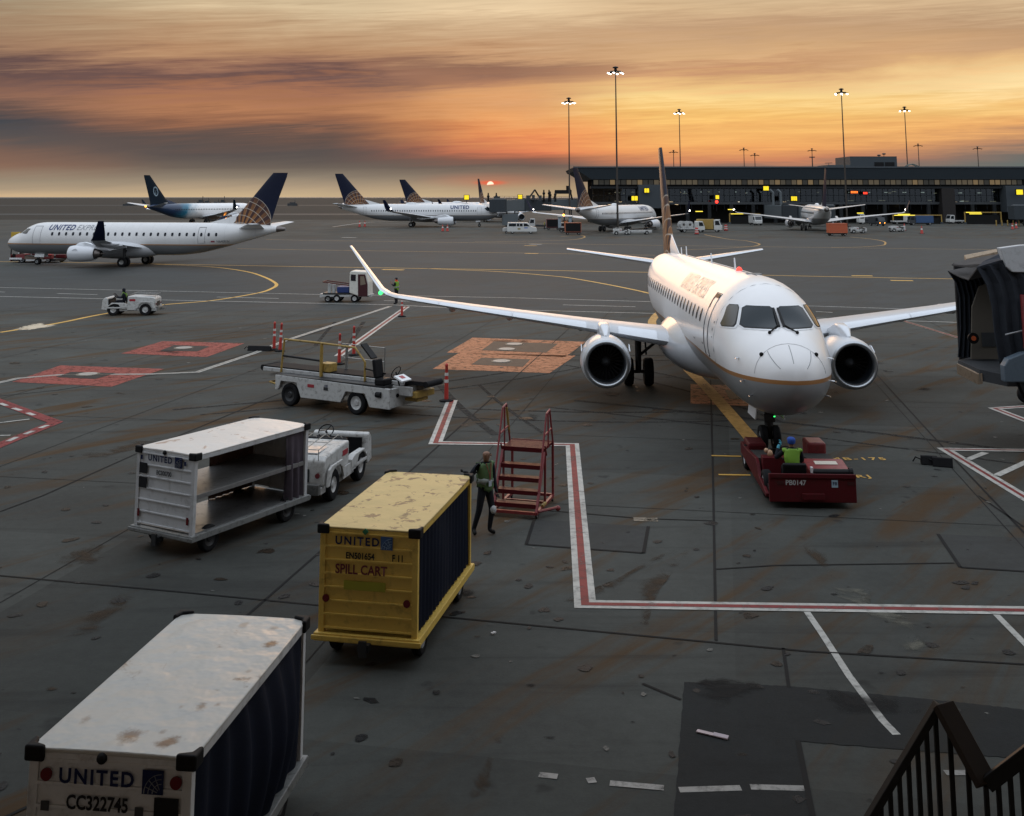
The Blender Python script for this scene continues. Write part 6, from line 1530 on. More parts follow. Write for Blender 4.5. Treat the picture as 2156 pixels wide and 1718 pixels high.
# ------------------------------------------------------------------ stair railing close below the viewpoint, bottom right
RAILM = pm('stair_rail_dark', (.016, .016, .017), .5, var=.2)
RAILB = pm('stair_rail_brown', (.035, .026, .021), .5, var=.25)
SR = empty('stair_railing', (2.9, 8, 0), 0, 'dark steel stair railing with upright bars at the bottom right corner', 'railing')
def sr(px, py, Y=8.0): p = D(px, py, Y); return Vector((p.x-2.9, p.y-8, p.z))
pk, va, lf, rt = sr(1976, 1482), sr(2078, 1652, 7.7), sr(1790, 1790), sr(2240, 1528, 7.5)
m = MB(); m.bar(lf, pk, .07, .05); m.build('top_rail', RAILM, SR, bevel=.006)
m = MB(); m.bar(pk+Vector((.03, 0, .0)), va, .16, .05); m.build('top_rail', RAILB, SR, bevel=.006)
m = MB(); m.bar(va, rt, .05, .09); m.build('top_rail', RAILM, SR, bevel=.006)
def rail_z(a, b, x): t = (x-a.x)/(b.x-a.x); return a.z+(b.z-a.z)*t, a.y+(b.y-a.y)*t
x = lf.x+.02
while x < rt.x:
    seg = (lf, pk) if x < pk.x else ((pk, va) if x < va.x else (va, rt))
    z, y = rail_z(*seg, x); m = MB(); m.bx(x-.014, x+.014, y-.012, y+.012, 1.2, z-.02); m.build('baluster', RAILM, SR); x += .066
m = MB(); m.bx(lf.x, rt.x, -.06, .02, 1.12, 1.22); m.bx(lf.x, lf.x+.08, -.06, .02, 0, 1.2); m.bx(rt.x-.08, rt.x, -.06, .02, 0, 1.2); m.bx(pk.x-.04, pk.x+.04, -.06, .02, 0, 1.2); m.build('stringer', RAILM, SR)
# ------------------------------------------------------------------ people: one skinned surface each, hood / cap / vest as parts.  x forward, y left
SKIN = pm('skin', (.22, .115, .07), .6)
JACKET = pm('dark_jacket', (.014, .016, .022), .8, var=.25, vscale=12)
TROUS = pm('dark_trousers', (.013, .014, .018), .8, var=.25, vscale=12)
BOOT = pm('boot_leather', (.010, .010, .010), .55)
GLOVE = pm('glove', (.03, .03, .034), .8)
VEST = pm('lime_vest', (.15, .30, .02), .65, var=.12, vscale=15)
VEST_D = pm('worn_lime_vest', (.065, .12, .04), .7, var=.2, vscale=15)
TAPE = pm('vest_tape', (.20, .22, .20), .4)
EYE = pm('eye_dark', (.01, .01, .01), .3)
def person(loc, rz, J, label, jacket=JACKET, vest=VEST, cap=None, hood=False, bare_head=False, hands=SKIN, extra=None, group='ground crew'):
    """J: joints; every limb tapers and bends only at its joints"""
    o = empty('person', loc, rz, label, 'person', group)
    names = list(J)
    R = dict(pelvis=(.135, .16), waist=(.125, .155), chest=(.13, .185), neck=(.058, .058), chin=(.070, .064), head=(.098, .083), crown=(.07, .062))
    for s in 'LR': R.update({'sh'+s: (.072, .072), 'el'+s: (.052, .052), 'wr'+s: (.036, .036), 'pa'+s: (.042, .026), 'hi'+s: (.098, .098), 'kn'+s: (.068, .068), 'an'+s: (.048, .048), 'toe'+s: (.050, .038)})
    E = [('pelvis', 'waist'), ('waist', 'chest'), ('chest', 'neck'), ('neck', 'chin'), ('chin', 'head'), ('head', 'crown')]
    for s in 'LR': E += [('chest', 'sh'+s), ('sh'+s, 'el'+s), ('el'+s, 'wr'+s), ('wr'+s, 'pa'+s), ('pelvis', 'hi'+s), ('hi'+s, 'kn'+s), ('kn'+s, 'an'+s), ('an'+s, 'toe'+s)]
    me = bpy.data.meshes.new('rig'); me.from_pydata([J[n] for n in names], [(names.index(a), names.index(b)) for a, b in E], [])
    ob = bpy.data.objects.new('rig', me); COL.objects.link(ob)
    sk = ob.modifiers.new('skin', 'SKIN'); sk.use_smooth_shade = True; sk.branch_smoothing = .4
    for i, n in enumerate(names): me.skin_vertices[0].data[i].radius = R[n]; me.skin_vertices[0].data[i].use_root = (n == 'pelvis')
    sb = ob.modifiers.new('sub', 'SUBSURF'); sb.levels = 2; sb.render_levels = 2
    dg = bpy.context.evaluated_depsgraph_get(); bm_me = bpy.data.meshes.new_from_object(ob.evaluated_get(dg)); bpy.data.objects.remove(ob)
    mats = [jacket, TROUS, SKIN, BOOT, hands, EYE]
    def zone(a, b):
        n = a+b
        if 'toe' in n: return 3
        if any(k in n for k in ('chin', 'crown')) or n in ('chinhead',): return 2
        if 'pa' in b and 'wr' in a: return 4
        if 'kn' in n or 'an' in n or (a == 'pelvis' and 'hi' in b): return 1
        return 0
    segs = [(Vector(J[a]), Vector(J[b]), zone(a, b), a, b) for a, b in E]
    def nearest(p):
        best = None
        for a, b, z, na, nb in segs:
            d = b-a; t = max(0, min(1, (p-a).dot(d)/max(1e-9, d.length_squared))); q = (p-(a+d*t)).length - .03*(na in ('waist', 'pelvis', 'chest') and nb in ('waist', 'chest'))
            if best is None or q < best[0]: best = (q, z, na, nb)
        return best
    info = [nearest(pl.center) for pl in bm_me.polygons]
    V = [v.co.copy() for v in bm_me.vertices]; Fs = [list(p.vertices) for p in bm_me.polygons]; FM = [i[1] for i in info]
    nrm = [v.normal.copy() for v in bm_me.vertices]
    m = MB(); m.v = [tuple(v) for v in V]; m.f = [f for f in Fs]; m.m = FM[:]
    # face: nose, eyes, mouth, ears
    h = Vector(J['head']); fw = (Vector(J['chin'])-Vector(J['neck'])); up = (Vector(J['crown'])-Vector(J['chin'])).normalized()
    f_dir = Vector(J.get('look', (1, 0, 0))) if False else LOOK.get(label, Vector((1, 0, 0)))
    f_dir = (f_dir-up*f_dir.dot(up)).normalized(); sd = up.cross(f_dir)
    m.mi = 2; m.ball(tuple(h+f_dir*.10-up*.01), .017, 8, 6, (1, 1, 1.4))
    for s in (-1, 1): m.mi = 2; m.ball(tuple(h+sd*s*.086-up*.005), .022, 8, 6, (.8, .5, 1.3)); m.mi = 5; m.ball(tuple(h+f_dir*.090+sd*s*.033+up*.015), .010, 8, 6)
    m.mi = 5; m.box(tuple(h+f_dir*.086-up*.055), (.012, .04, .008), rz=atan2(f_dir.y, f_dir.x))
    # hands: four fingers and a thumb, curled
    for s in 'LR':
        w, p = Vector(J['wr'+s]), Vector(J['pa'+s]); d = (p-w).normalized(); side = d.cross(Vector((0, 0, 1)));
        if side.length < .1: side = Vector((1, 0, 0))
        side.normalize(); dn = side.cross(d); k = 1 if s == 'L' else -1
        m.mi = 4
        for i, ln in enumerate((.070, .078, .073, .058)):
            b0 = p+d*.028+side*(i-1.5)*.019; b1 = b0+d*ln*.5-dn*.004; b2 = b1+d*ln*.3+dn*.018*1.0; b3 = b2+d*ln*.1+dn*.02
            m.cyl(b0, b1, .009, .0085, 7); m.ball(tuple(b1), .0086, 6, 5); m.cyl(b1, b2, .0085, .0078, 7); m.ball(tuple(b2), .0079, 6, 5); m.cyl(b2, b3, .0078, .0065, 7); m.ball(tuple(b3), .0066, 6, 5)
        t0 = p-d*.02+side*k*.028; t1 = t0+d*.028+side*k*.026; t2 = t1+d*.028+dn*.006; m.cyl(t0, t1, .011, .0098, 7); m.ball(tuple(t1), .0099, 6, 5); m.cyl(t1, t2, .0098, .008, 7); m.ball(tuple(t2), .0082, 6, 5)
    m.build('body', mats, o, smooth=70)
    def shell(name, sel, off, mat):
        idx = {}; vs = []; fs = []
        for f, i, pl in zip(Fs, info, bm_me.polygons):
            if sel(i, pl.center):
                q = []
                for v in f:
                    if v not in idx: idx[v] = len(vs); vs.append(tuple(V[v]+nrm[v]*off))
                    q.append(idx[v])
                fs.append(q)
        if not fs: return
        mm = MB(); mm.v = vs; mm.f = fs; mm.m = [0]*len(fs)
        ob = mm.build(name, mat, o, smooth=70); s_ = ob.modifiers.new('thick', 'SOLIDIFY'); s_.thickness = .012; s_.offset = 1
        return ob
    cz = (Vector(J['chest'])+Vector(J['neck']))/2
    ax = (Vector(J['neck'])-Vector(J['pelvis'])).normalized(); p0 = Vector(J['pelvis']); Ltor = (Vector(J['neck'])-p0).length
    torso = lambda i, c: (i[2] in ('pelvis', 'waist', 'chest') and i[3] in ('waist', 'chest', 'neck') or i[3] in ('shL', 'shR')) and -.12 < (c-p0).dot(ax)/Ltor < .93
    if vest:
        shell('vest', torso, .014, vest)
        shell('vest_tape', lambda i, c: torso(i, c) and .22 < (c-p0).dot(ax)/Ltor < .36, .030, TAPE)
    hp = Vector(J['head'])
    if cap: shell('cap', lambda i, c: i[3] in ('head', 'crown') and ((c-hp).dot(up) > .015 or ((c-hp).dot(f_dir) < -.02 and (c-hp).dot(up) > -.06)), .010, cap)
    if hood: shell('hood', lambda i, c: i[3] in ('chin', 'head', 'crown', 'neck') and (c-hp).dot(f_dir) < .045, .018, jacket)
    bpy.data.meshes.remove(bm_me)
    return o
LOOK = {}
def stand(h=1.74):
    k = h/1.74
    J = dict(pelvis=(0, 0, .93), waist=(0, 0, 1.10), chest=(0, 0, 1.32), neck=(.01, 0, 1.48), chin=(.03, 0, 1.545), head=(.03, 0, 1.625), crown=(.02, 0, 1.69),
             shL=(0, .19, 1.40), elL=(-.02, .25, 1.12), wrL=(.05, .26, .88), paL=(.08, .26, .80), shR=(0, -.19, 1.40), elR=(-.02, -.25, 1.12), wrR=(.05, -.26, .88), paR=(.08, -.26, .80),
             hiL=(0, .10, .88), knL=(.03, .11, .48), anL=(-.01, .11, .08), toeL=(.15, .12, .045), hiR=(0, -.10, .88), knR=(.03, -.11, .48), anR=(-.01, -.11, .08), toeR=(.15, -.12, .045))
    return {a: tuple(c*k for c in b) for a, b in J.items()}
def sit(fl=.32, seat=.52):
    """seated: feet on a floor at fl, seat height at seat"""
    z = seat+.10
    J = dict(pelvis=(0, 0, z), waist=(-.02, 0, z+.17), chest=(.0, 0, z+.39), neck=(.03, 0, z+.55), chin=(.06, 0, z+.615), head=(.06, 0, z+.695), crown=(.05, 0, z+.76),
             shL=(.01, .19, z+.47), elL=(.12, .25, z+.22), wrL=(.36, .17, z+.25), paL=(.44, .16, z+.28), shR=(.01, -.19, z+.47), elR=(.12, -.25, z+.22), wrR=(.36, -.17, z+.25), paR=(.44, -.16, z+.28),
             hiL=(.03, .10, z-.02), knL=(.42, .13, z+.05), anL=(.50, .13, fl+.08), toeL=(.66, .14, fl+.045), hiR=(.03, -.10, z-.02), knR=(.42, -.13, z+.05), anR=(.50, -.13, fl+.08), toeR=(.66, -.14, fl+.045))
    return J
# the man with one arm on the yellow cart
J = stand(1.70)
lb = 'person in a worn lime vest leaning on the far corner of the yellow cart'
LOOK[lb] = Vector((.85, .55, 0))
J['elR'] = (-.10, -.36, 1.16); J['wrR'] = (-.02, -.50, 1.30); J['paR'] = (.0, -.585, 1.325)
J['shR'] = (-.02, -.19, 1.385)
J['knL'] = (.10, .10, .49); J['anL'] = (.06, .06, .08); J['toeL'] = (.21, .10, .045); J['knR'] = (-.02, -.15, .49); J['anR'] = (-.12, -.22, .09); J['toeR'] = (.02, -.28, .045)
mp = person((-.56, 24.12, 0), radians(-48), J, lb, vest=VEST_D, bare_head=True, hands=GLOVE)
m = MB(); p = Vector(J['knL']); m.ball((p.x+.045, p.y, p.z), .075, 12, 8, (.7, 1, 1.1)); m.build('knee_pad', pm('pad_white', (.42, .43, .44), .6), mp)
m = MB(); m.tube([(.10, .07, 1.43), (.145, .02, 1.22), (.15, .0, 1.08)], .008, 6); m.tube([(.10, -.07, 1.43), (.145, -.01, 1.22), (.15, .0, 1.08)], .008, 6); m.build('lanyard', pm('lanyard_red', (.25, .02, .02), .6), mp)
m = MB(); m.bx(.152, .158, -.04, .04, .97, 1.08); m.build('badge', pm('badge_pale', (.4, .45, .5), .4), mp)
# the tug driver, seen from behind
J = sit(.36, .56); lb = 'person in a blue knit cap and lime vest driving the red tug'
J['elL'] = (.22, .34, .92); J['wrL'] = (.34, .26, 1.12); J['paL'] = (.36, .22, 1.20)
BLUECAP = pm('blue_knit', (.012, .06, .30), .8, var=.2, vscale=30, bump=.4, bscale=120)
tdx, tdy = 6.80, 25.98; ty = radians(86.8)
def on(base, yaw, x, y): return (base[0]+x*cos(yaw)-y*sin(yaw), base[1]+x*sin(yaw)+y*cos(yaw))
q = on((tdx, tdy), ty, .48, .34)
person((q[0], q[1], 0), ty, J, lb, cap=BLUECAP, hands=pm('pale_blue_glove', (.06, .30, .40), .7))
# the tractor driver
J = sit(.50, .68); lb = 'person in a dark hooded jacket with lime braces driving the left tractor'
q = on((-22.75, 67.2), radians(182), .42, .25)
pd = person((q[0], q[1], 0), radians(182), J, lb, vest=None, hood=True, hands=GLOVE)
m = MB()
for s in (-1, 1):
    m.tube([(.12, s*.09, 1.00), (.135, s*.11, 1.18), (.05, s*.12, 1.335), (-.10, s*.10, 1.22), (-.155, s*.06, 1.0), (-.16, s*.03, .86)], .022, 6)
m.build('lime_braces', VEST, pd)
# the wing walker
J = stand(1.74); lb = 'person in a lime vest and orange scarf standing below the left wing tip'
LOOK[lb] = Vector((1, 0, 0))
J['elL'] = (.10, .26, 1.18); J['wrL'] = (.28, .14, 1.30); J['paL'] = (.34, .12, 1.37)
wp = person((-7.6, 73.6, 0), radians(160), J, lb, cap=JACKET, hands=SKIN)
m = MB(); m.lathe([(1.43, .10), (1.50, .085), (1.56, .09), (1.58, .07)], (.02, 0, 0), 'z', 14); m.build('orange_scarf', pm('scarf_orange', (.75, .10, .015), .6), wp)
# a loader far off
J = stand(1.76); lb = 'person in a yellow vest far off between the white van and the orange dolly'
g = G(1146.5, 483); person((g.x, g.y, 0), radians(200), J, lb, vest=pm('yellow_vest', (.5, .42, .04), .6))
# ------------------------------------------------------------------ vehicles and gear along the far stands (each standing on the spot read from the picture)
def at(px, py): g = G(px, py); return (g.x, g.y, 0)
# white passenger van with a tow-behind unit
VANW = pm('van_white', (.55, .55, .53), .3, var=.05, dirt=.2)
VN = empty('passenger_van', at(1098, 491.5), 0, 'white passenger van driving right on the far apron', 'van')
m = MB(); m.prism([(-2.75, .35), (-2.78, 1.5), (-2.65, 2.05), (-2.5, 2.12), (1.0, 2.12), (1.25, 2.02), (1.85, 1.35), (2.75, 1.15), (2.95, .95), (2.98, .45), (2.85, .35)], 'y', -.98, .98); m.build('body', VANW, VN, bevel=.06, seg=3)
for s in (-1, 1):
    for a, b, c in ((-2.45, -1.05, 'side_window'), (-.9, -.45, 'side_window'), (-.35, .2, 'side_window')):
        m = MB(); m.prism([(a, 1.38), (a, 1.92), (b, 1.92), (b, 1.38)], 'y', s*.985-.01, s*.985+.01); m.build(c, GLASS, VN)
    m = MB(); m.prism([(.42, 1.38), (.42, 1.92), (1.02, 1.92), (1.6, 1.38)], 'y', s*.985-.01, s*.985+.01); m.build('door_window', GLASS, VN)
    m = MB(); m.prism([(-.75, .75), (-.75, 1.05), (-.2, 1.05), (-.2, .75)], 'y', s*.985-.008, s*.985+.012); m.build('door_emblem', pm('emblem_gold', (.22, .17, .05), .5), VN)
    m = MB(); m.prism([(.5, 1.0), (.5, 1.2), (1.2, 1.2), (1.2, 1.0)], 'y', s*.985-.008, s*.985+.012); m.build('door_stripe', pm('emblem_blue', (.10, .16, .4), .5), VN)
    for x in (-1.75, 1.75): wheel((x, s*.86, .37), .37, .24, VN, rim=.55)
m = MB(); m.prism([(1.08, 1.98), (1.12, 2.0), (1.78, 1.38), (1.74, 1.36)], 'y', -.8, .8); m.build('windscreen', GLASS, VN)
m = MB(); m.bx(-2.8, 2.95, -.9, .9, .25, .36); m.build('sill', DKMETAL, VN)
TRL = empty('tow_cart', (at(1066, 491)[0], at(1066, 491)[1], 0), 0, 'small pale tow-behind unit at the rear of the white van', 'tow cart')
m = MB(); m.prism([(-.7, .35), (-.75, .8), (-.5, 1.1), (.35, 1.1), (.55, .7), (.55, .35)], 'y', -.55, .55); m.build('body', GWHITE, TRL, bevel=.05); wheel((0, -.5, .22), .22, .14, TRL); wheel((0, .5, .22), .22, .14, TRL)
m = MB(); m.bx(.3, .55, -.4, .4, .5, 1.3); m.bar((.5, 0, .4), (1.0, 0, .4), .08); m.build('hitch', BLACK, TRL)

def container(px, py, w, h, d, paint, label, cab=False, front=BLACK, name='baggage_container', rz=0):
    o = empty(name, at(px, py), rz, label, 'baggage container', 'containers on dollies')
    m = MB(); z0 = .52
    m.bx(-w/2, w/2, 0, d, z0, z0+.08); m.bx(-w/2, -w/2+.1, 0, d, z0+.08, z0+h); m.bx(w/2-.1, w/2, 0, d, z0+.08, z0+h); m.bx(-w/2, w/2, d-.06, d, z0+.08, z0+h); m.bx(-w/2-.03, w/2+.03, -.03, d+.03, z0+h, z0+h+.08); m.build('shell', paint, o, bevel=.02)
    m = MB(); m.bx(-w/2+.1, w/2-.1, .02, .06, z0+.08, z0+h); m.build('front_panel', front, o)
    m = MB(); m.bx(-w/2+.1, w/2-.1, .15, d-.15, .34, z0); m.bar((-w/2, d/2, .4), (-w/2-.7, d/2, .35), .08); m.build('dolly', DKMETAL, o)
    for x in (-w/2+.45, w/2-.45):
        for y in (.15, d-.15): wheel((x, y, .25), .25, .16, o, rim=.5)
    return o
container(1207, 494.8, 3.0, 1.65, 1.8, pm('container_rust', (.34, .085, .035), .5, var=.15, dirt=.5), 'dark fronted container with an orange frame on a dolly before the corner jet')
container(1165, 484, 2.9, 1.7, 1.8, pm('container_maroon', (.16, .045, .04), .5, var=.2, dirt=.4), 'dark container with a maroon top behind the white van')
container(1766, 496.8, 3.3, 1.65, 1.9, pm('container_orange', (.46, .10, .035), .5, var=.12, dirt=.35), 'plain orange container on a dolly behind the tail-on jet', front=pm('container_orange_front', (.42, .085, .03), .5, var=.15, vscale=2, dirt=.35))

def truck(name, px, py, label, L=5.5, H=2.3, body=GWHITE, cabm=VANW, flip=1, kind='box', rz=0.0, lights=False, cat='service truck'):
    o = empty(name, at(px, py), rz if flip > 0 else pi+rz, label, cat, 'service vehicles on the far stands')
    m = MB(); m.prism([(L/2-1.5, .45), (L/2-1.5, H*.92), (L/2-1.4, H), (L/2-.45, H), (L/2-.1, H*.58), (L/2, H*.5), (L/2, .45)], 'y', -.95, .95); m.build('cab', cabm, o, bevel=.05)
    for s in (-1, 1):
        m = MB(); m.prism([(L/2-1.25, H*.56), (L/2-1.25, H*.9), (L/2-.52, H*.9), (L/2-.25, H*.56)], 'y', s*.955-.01, s*.955+.01); m.build('cab_window', GLASS, o)
    m = MB(); m.prism([(L/2-.42, H*.95), (L/2-.38, H*.95), (L/2-.07, H*.58), (L/2-.11, H*.58)], 'y', -.8, .8); m.build('windscreen', GLASS, o)
    m = MB(); m.bx(-L/2, L/2-.1, -.85, .85, .42, .58); m.build('chassis', DKMETAL, o)
    m = MB()
    if kind == 'box': m.bx(-L/2, L/2-1.6, -1, 1, .6, H*1.02)
    elif kind == 'flat': m.bx(-L/2, L/2-1.6, -1, 1, .6, .9)
    elif kind == 'tank':
        m.lathe([(-L/2, .01), (-L/2, .6), (-L/2+.15, .72), (L/2-1.9, .72), (L/2-1.75, .6), (L/2-1.75, .01)], (0, 0, 1.32), 'x', 16)
        m.bx(-L/2, L/2-1.7, -.8, .8, .58, .75)
    elif kind == 'spool':
        m.bx(-L/2, L/2-1.6, -.95, .95, .6, .85)
        for x in (-L/2+.8, -L/2+2.1): m.lathe([(-.9, .28), (-.9, .72), (-.8, .72), (-.8, .3), (.8, .3), (.8, .72), (.9, .72), (.9, .28)], (x, 0, 1.5), 'y', 18, close=True)
    m.build('rear_body', body, o, smooth=40, bevel=.02)
    for x in (-L/2+.9, L/2-.95):
        for y in (-.82, .82): wheel((x, y, .42), .42, .26, o, rim=.55)
    for y in (-.65, .65):
        m = MB(); m.cyl((L/2, y, .75), (L/2+.03, y, .75), .11, n=12); m.build('headlight', LAMP_A if lights else pm('dull_lens', (.5, .5, .48), .15), o)
    return o
truck('service_truck', 1200, 486, 'white pickup nose showing left of the orange framed container', 4.6, 1.75, kind='flat', flip=-1)
truck('hose_truck', 1455, 489, 'white hose truck with round reels right of the big tail fin', 5.2, 2.2, kind='spool', flip=1, rz=.2)
truck('service_truck', 1494, 488.5, 'white cab truck with a yellow bed beside the hose truck', 5.0, 2.5, body=YELLOW, kind='box', flip=1, rz=-.3)
truck('service_truck', 1591, 474, 'white truck facing us below the middle jet bridge', 5.0, 2.3, kind='box', rz=-pi/2+.1)
truck('tank_truck', 1832, 472, 'white truck with a dark body parked right of the tail-on jet', 6.5, 2.6, body=DKGREY, kind='tank', flip=-1, rz=.1)
truck('service_truck', 1847, 475.5, 'small dark truck with lit amber headlamps facing us', 4.5, 2.1, body=DKGREY, cabm=DKGREY, kind='box', rz=-pi/2+.25, lights=True)
truck('service_truck', 1938, 474, 'dark truck with a blue body below the wing tip at right', 6.0, 2.3, body=pm('truck_blue', (.02, .06, .15), .5, var=.1), cabm=DKGREY, kind='box', flip=-1)
truck('service_truck', 2012, 471, 'white tractor truck beside the yellow gate frame', 4.5, 2.3, kind='flat', flip=-1, rz=.2)
truck('service_truck', 1898, 472, 'pale truck with a raised platform behind the red cones', 5.0, 2.2, body=GWHITE, kind='flat', flip=1, rz=.1)
truck('service_truck', 1135, 481, 'dark loader truck half hidden behind the white van', 4.8, 2.2, body=DKGREY, cabm=GWHITE, kind='flat', flip=-1)
for px, py, rz, lb in ((1308, 494.5, 0, 'low white tractor with a loader bed before the corner jet'), (1806, 491, 0, 'low white tractor hitched right of the plain orange container'), (1888, 488, .2, 'white tractor left of the first red cone'), (1370, 483, 2.9, 'white tractor under the corner jet engine')):
    g = at(px, py); baggage_tractor('baggage_tractor', (g[0], g[1]), rz, lb)
# belt loader, far, low
g = at(1320, 494); FB = empty('belt_loader', (g[0]+2.2, g[1]+1.5, 0), .06, 'low far belt loader standing beside the corner jet', 'belt loader')
m = MB(); m.bx(-2.6, 2.6, -.8, .8, .35, .8); m.build('body', GWHITE, FB, bevel=.04); m = MB(); m.box((.3, 0, 1.05), (6.4, .7, .16), ry=-.09); m.build('conveyor_belt', BLACK, FB)
for x in (-1.7, 1.6):
    for y in (-.75, .75): wheel((x, y, .34), .34, .2, FB)
# lift cab with an amber lamp behind the container
g = at(1193, 490); LC = empty('catering_lift', (g[0], g[1]+4, 0), 0, 'pale posts and cab of a lift with an amber lamp under the corner jet wing', 'lift truck')
m = MB(); m.bx(-1.3, 1.4, -.8, .8, .4, .9); m.build('base', DKMETAL, LC)
for x in (-1.2, .9): m = MB(); m.bx(x-.3, x+.3, -.6, .6, .9, 3.0); m.build('cab_panel', pm('lift_pane', (.30, .36, .40), .25, var=.2), LC)
m = MB(); m.bx(-1.6, 1.5, -.8, .8, 3.0, 3.15); m.build('roof', GWHITE, LC, bevel=.02); m = MB(); m.ball((-.4, -.5, 3.4), .22); m.build('beacon', LAMP_A, LC); m = MB(); m.bx(-.3, .4, -.5, .4, .9, 2.2); m.build('load', pm('load_orange', (.5, .16, .05), .6, var=.2), LC)
for x in (-.9, .9):
    for y in (-.7, .7): wheel((x, y, .34), .34, .2, LC)

# cones and barrels
def cone(px, py, h, label):
    o = empty('traffic_cone', at(px, py), 0, label, 'traffic cone', 'traffic cones on the far stands')
    m = MB(); m.bx(-.28*h, .28*h, -.28*h, .28*h, 0, .05); m.build('base', RUBBER, o)
    m = MB(); m.lathe([(.04, .2*h), (h*.95, .045*h), (h, .03*h), (h, .001)], ax='z', n=14); m.build('cone', CONE, o, smooth=40)
    m = MB(); m.lathe([(h*.5, .132*h), (h*.68, .103*h)], ax='z', n=14); m.build('white_band', pm('reflective_band', (.55, .53, .5), .4), o)
    return o
for px, py, h, lb in ((1904.5, 485.5, 1.5, 'red cone at far right, left one of two standing apart'), (1941, 492, 1.5, 'red cone at far right, nearer one of two standing apart'), (2132, 483, 1.4, 'red cone near the yellow bollards, left one'), (2140, 481, 1.4, 'red cone near the yellow bollards, right one'), (870+62, 487, 1.4, 'red cone below the broadside jet engine, left one'), (990-54+6, 487, 1.4, 'red cone below the broadside jet engine, right one'), (757, 478, 1.5, 'red cone under the tail of the broadside jet, left one'), (768, 477.5, 1.5, 'red cone under the tail of the broadside jet, right one')): cone(px, py, h, lb)
def barrel(px, py, label):
    o = empty('traffic_barrel', at(px, py), 0, label, 'traffic barrel', 'orange traffic barrels')
    m = MB(); m.lathe([(0, .01), (0, .34), (.3, .33), (.32, .30), (.6, .29), (.62, .27), (.95, .26), (1.1, .22), (1.12, .01)], ax='z', n=16); m.build('drum', CONE, o, smooth=40)
    for z in (.34, .68): m = MB(); m.lathe([(z, .315-.03*(z > .5)), (z+.14, .308-.03*(z > .5))], ax='z', n=16); m.build('white_band', pm('reflective_band', (.55, .53, .5), .4), o)
    m = MB(); m.lathe([(0, .4), (.08, .4), (.08, .3)], ax='z', n=16); m.build('base', RUBBER, o)
    o.scale = (1.15, 1.15, 1.15)
barrel(1467, 493.5, 'orange barrel in front of the hose truck'); barrel(1528.5, 486, 'orange barrel right of the truck with the yellow bed')
for i in range(5):
    g = at(2098+i*12, 476); o = empty('bollard', g, 0, 'yellow bollard in the row before the far right gate room', 'bollard', 'yellow bollards')
    m = MB(); m.cyl((0, 0, 0), (0, 0, 1.3), .14, n=10); m.ball((0, 0, 1.3), .14, 10, 6); m.build('post', YELLOW, o, smooth=50)
    m = MB(); m.cyl((0, 0, 0), (0, 0, .06), .24, n=10); m.build('foot', DKMETAL, o)
# yellow gate frames at the foot of the terminal
def gate_frame(px0, px1, pyt, pyb, Y, label):
    a, b, c = D(px0, pyt, Y), D(px1, pyt, Y), D(px0, pyb, Y); o = empty('gateway', (a.x, Y, 0), 0, label, 'gate frame', 'yellow gate frames')
    w = b.x-a.x; h = a.z
    m = MB(); m.bx(-.12, .12, -.12, .12, 0, h); m.bx(w-.12, w+.12, -.12, .12, 0, h); m.bx(-.12, w+.12, -.14, .14, h, h+.25); m.build('frame', YELLOW, o)
    m = MB(); m.bx(.12, w-.12, .3, .4, 0, h-.5); m.build('roller_door', pm('door_black', (.012, .012, .012), .7), o)
    m = MB(); m.bx(.3, w*.45, -.2, -.15, h+.02, h+.18); m.build('strip_lamp', pm('yellow_strip', (.3, .25, 0), .4, emit=(1, .78, .08), es=1.4), o)
    m = MB(); m.bx(-.3, .3, -.3, .3, 0, .5); m.bx(w-.3, w+.3, -.3, .3, 0, .5); m.build('footing', T_GREY, o)
gate_frame(2031, 2107, 448, 475, 288, 'yellow framed dark gateway at the foot of the terminal, right one')
gate_frame(1880, 1982, 454, 474, 290, 'yellow framed dark gateway behind the parked trucks')
gate_frame(1536, 1600, 451, 474, 290, 'low yellow framed bay behind the white hose truck')

# jet bridges of the far terminal
TUN = pm('bridge_panel', (.085, .10, .108), .5, .0, var=.1, vscale=.6, dirt=.2)
TUN2 = pm('bridge_panel_dark', (.04, .047, .053), .5, 0, var=.1)
def bridge(P, h, w, label, name='jet_bridge', legs=(), cab=True, extra=None):
    o = empty(name, (P[0][0], P[0][1], 0), 0, label, 'boarding bridge', 'boarding bridges'); b = Vector((P[0][0], P[0][1], 0))
    for i in range(len(P)-1):
        a, c = Vector(P[i])-b, Vector(P[i+1])-b; k = 1+.07*(i % 2)
        m = MB(); m.bar(a, c, w*k, h*k); m.build('tunnel', (TUN, TUN2)[i % 2], o, bevel=.04)
        for t in (0, 1):
            q = a+(c-a)*t; d = (c-a).normalized(); m = MB(); m.bar(q-d*.15, q+d*.15, w*k+.16, h*k+.16); m.build('rib', TUN2, o)
    if cab:
        a = Vector(P[0])-b; m = MB(); m.lathe([(a.z-h*.55, 1.9), (a.z+h*.55, 1.9), (a.z+h*.62, 1.4)], (a.x, a.y, 0), 'z', 16); m.bx(a.x-2.2, a.x-.6, a.y-1.7, a.y+1.7, a.z-h*.55, a.z+h*.5); m.build('cab', TUN2, o, smooth=30)
    for i, (px_, t) in enumerate(legs):
        a, c = Vector(P[px_])-b, Vector(P[px_+1])-b; q = a+(c-a)*t; m = MB()
        m.bx(q.x-1.1, q.x-.8, q.y-.3, q.y+.3, .5, q.z+h*.3); m.bx(q.x+.8, q.x+1.1, q.y-.3, q.y+.3, .5, q.z+h*.3); m.bx(q.x-1.4, q.x+1.4, q.y-.5, q.y+.5, .4, .9); m.build('support_leg', DKMETAL, o)
        for s in (-1, 1): wheel((q.x+s*.9, q.y, .5), .5, .4, o, rim=.5)
    return o
def T3(px, py, Y): p = D(px, py, Y); return (p.x, p.y, p.z)
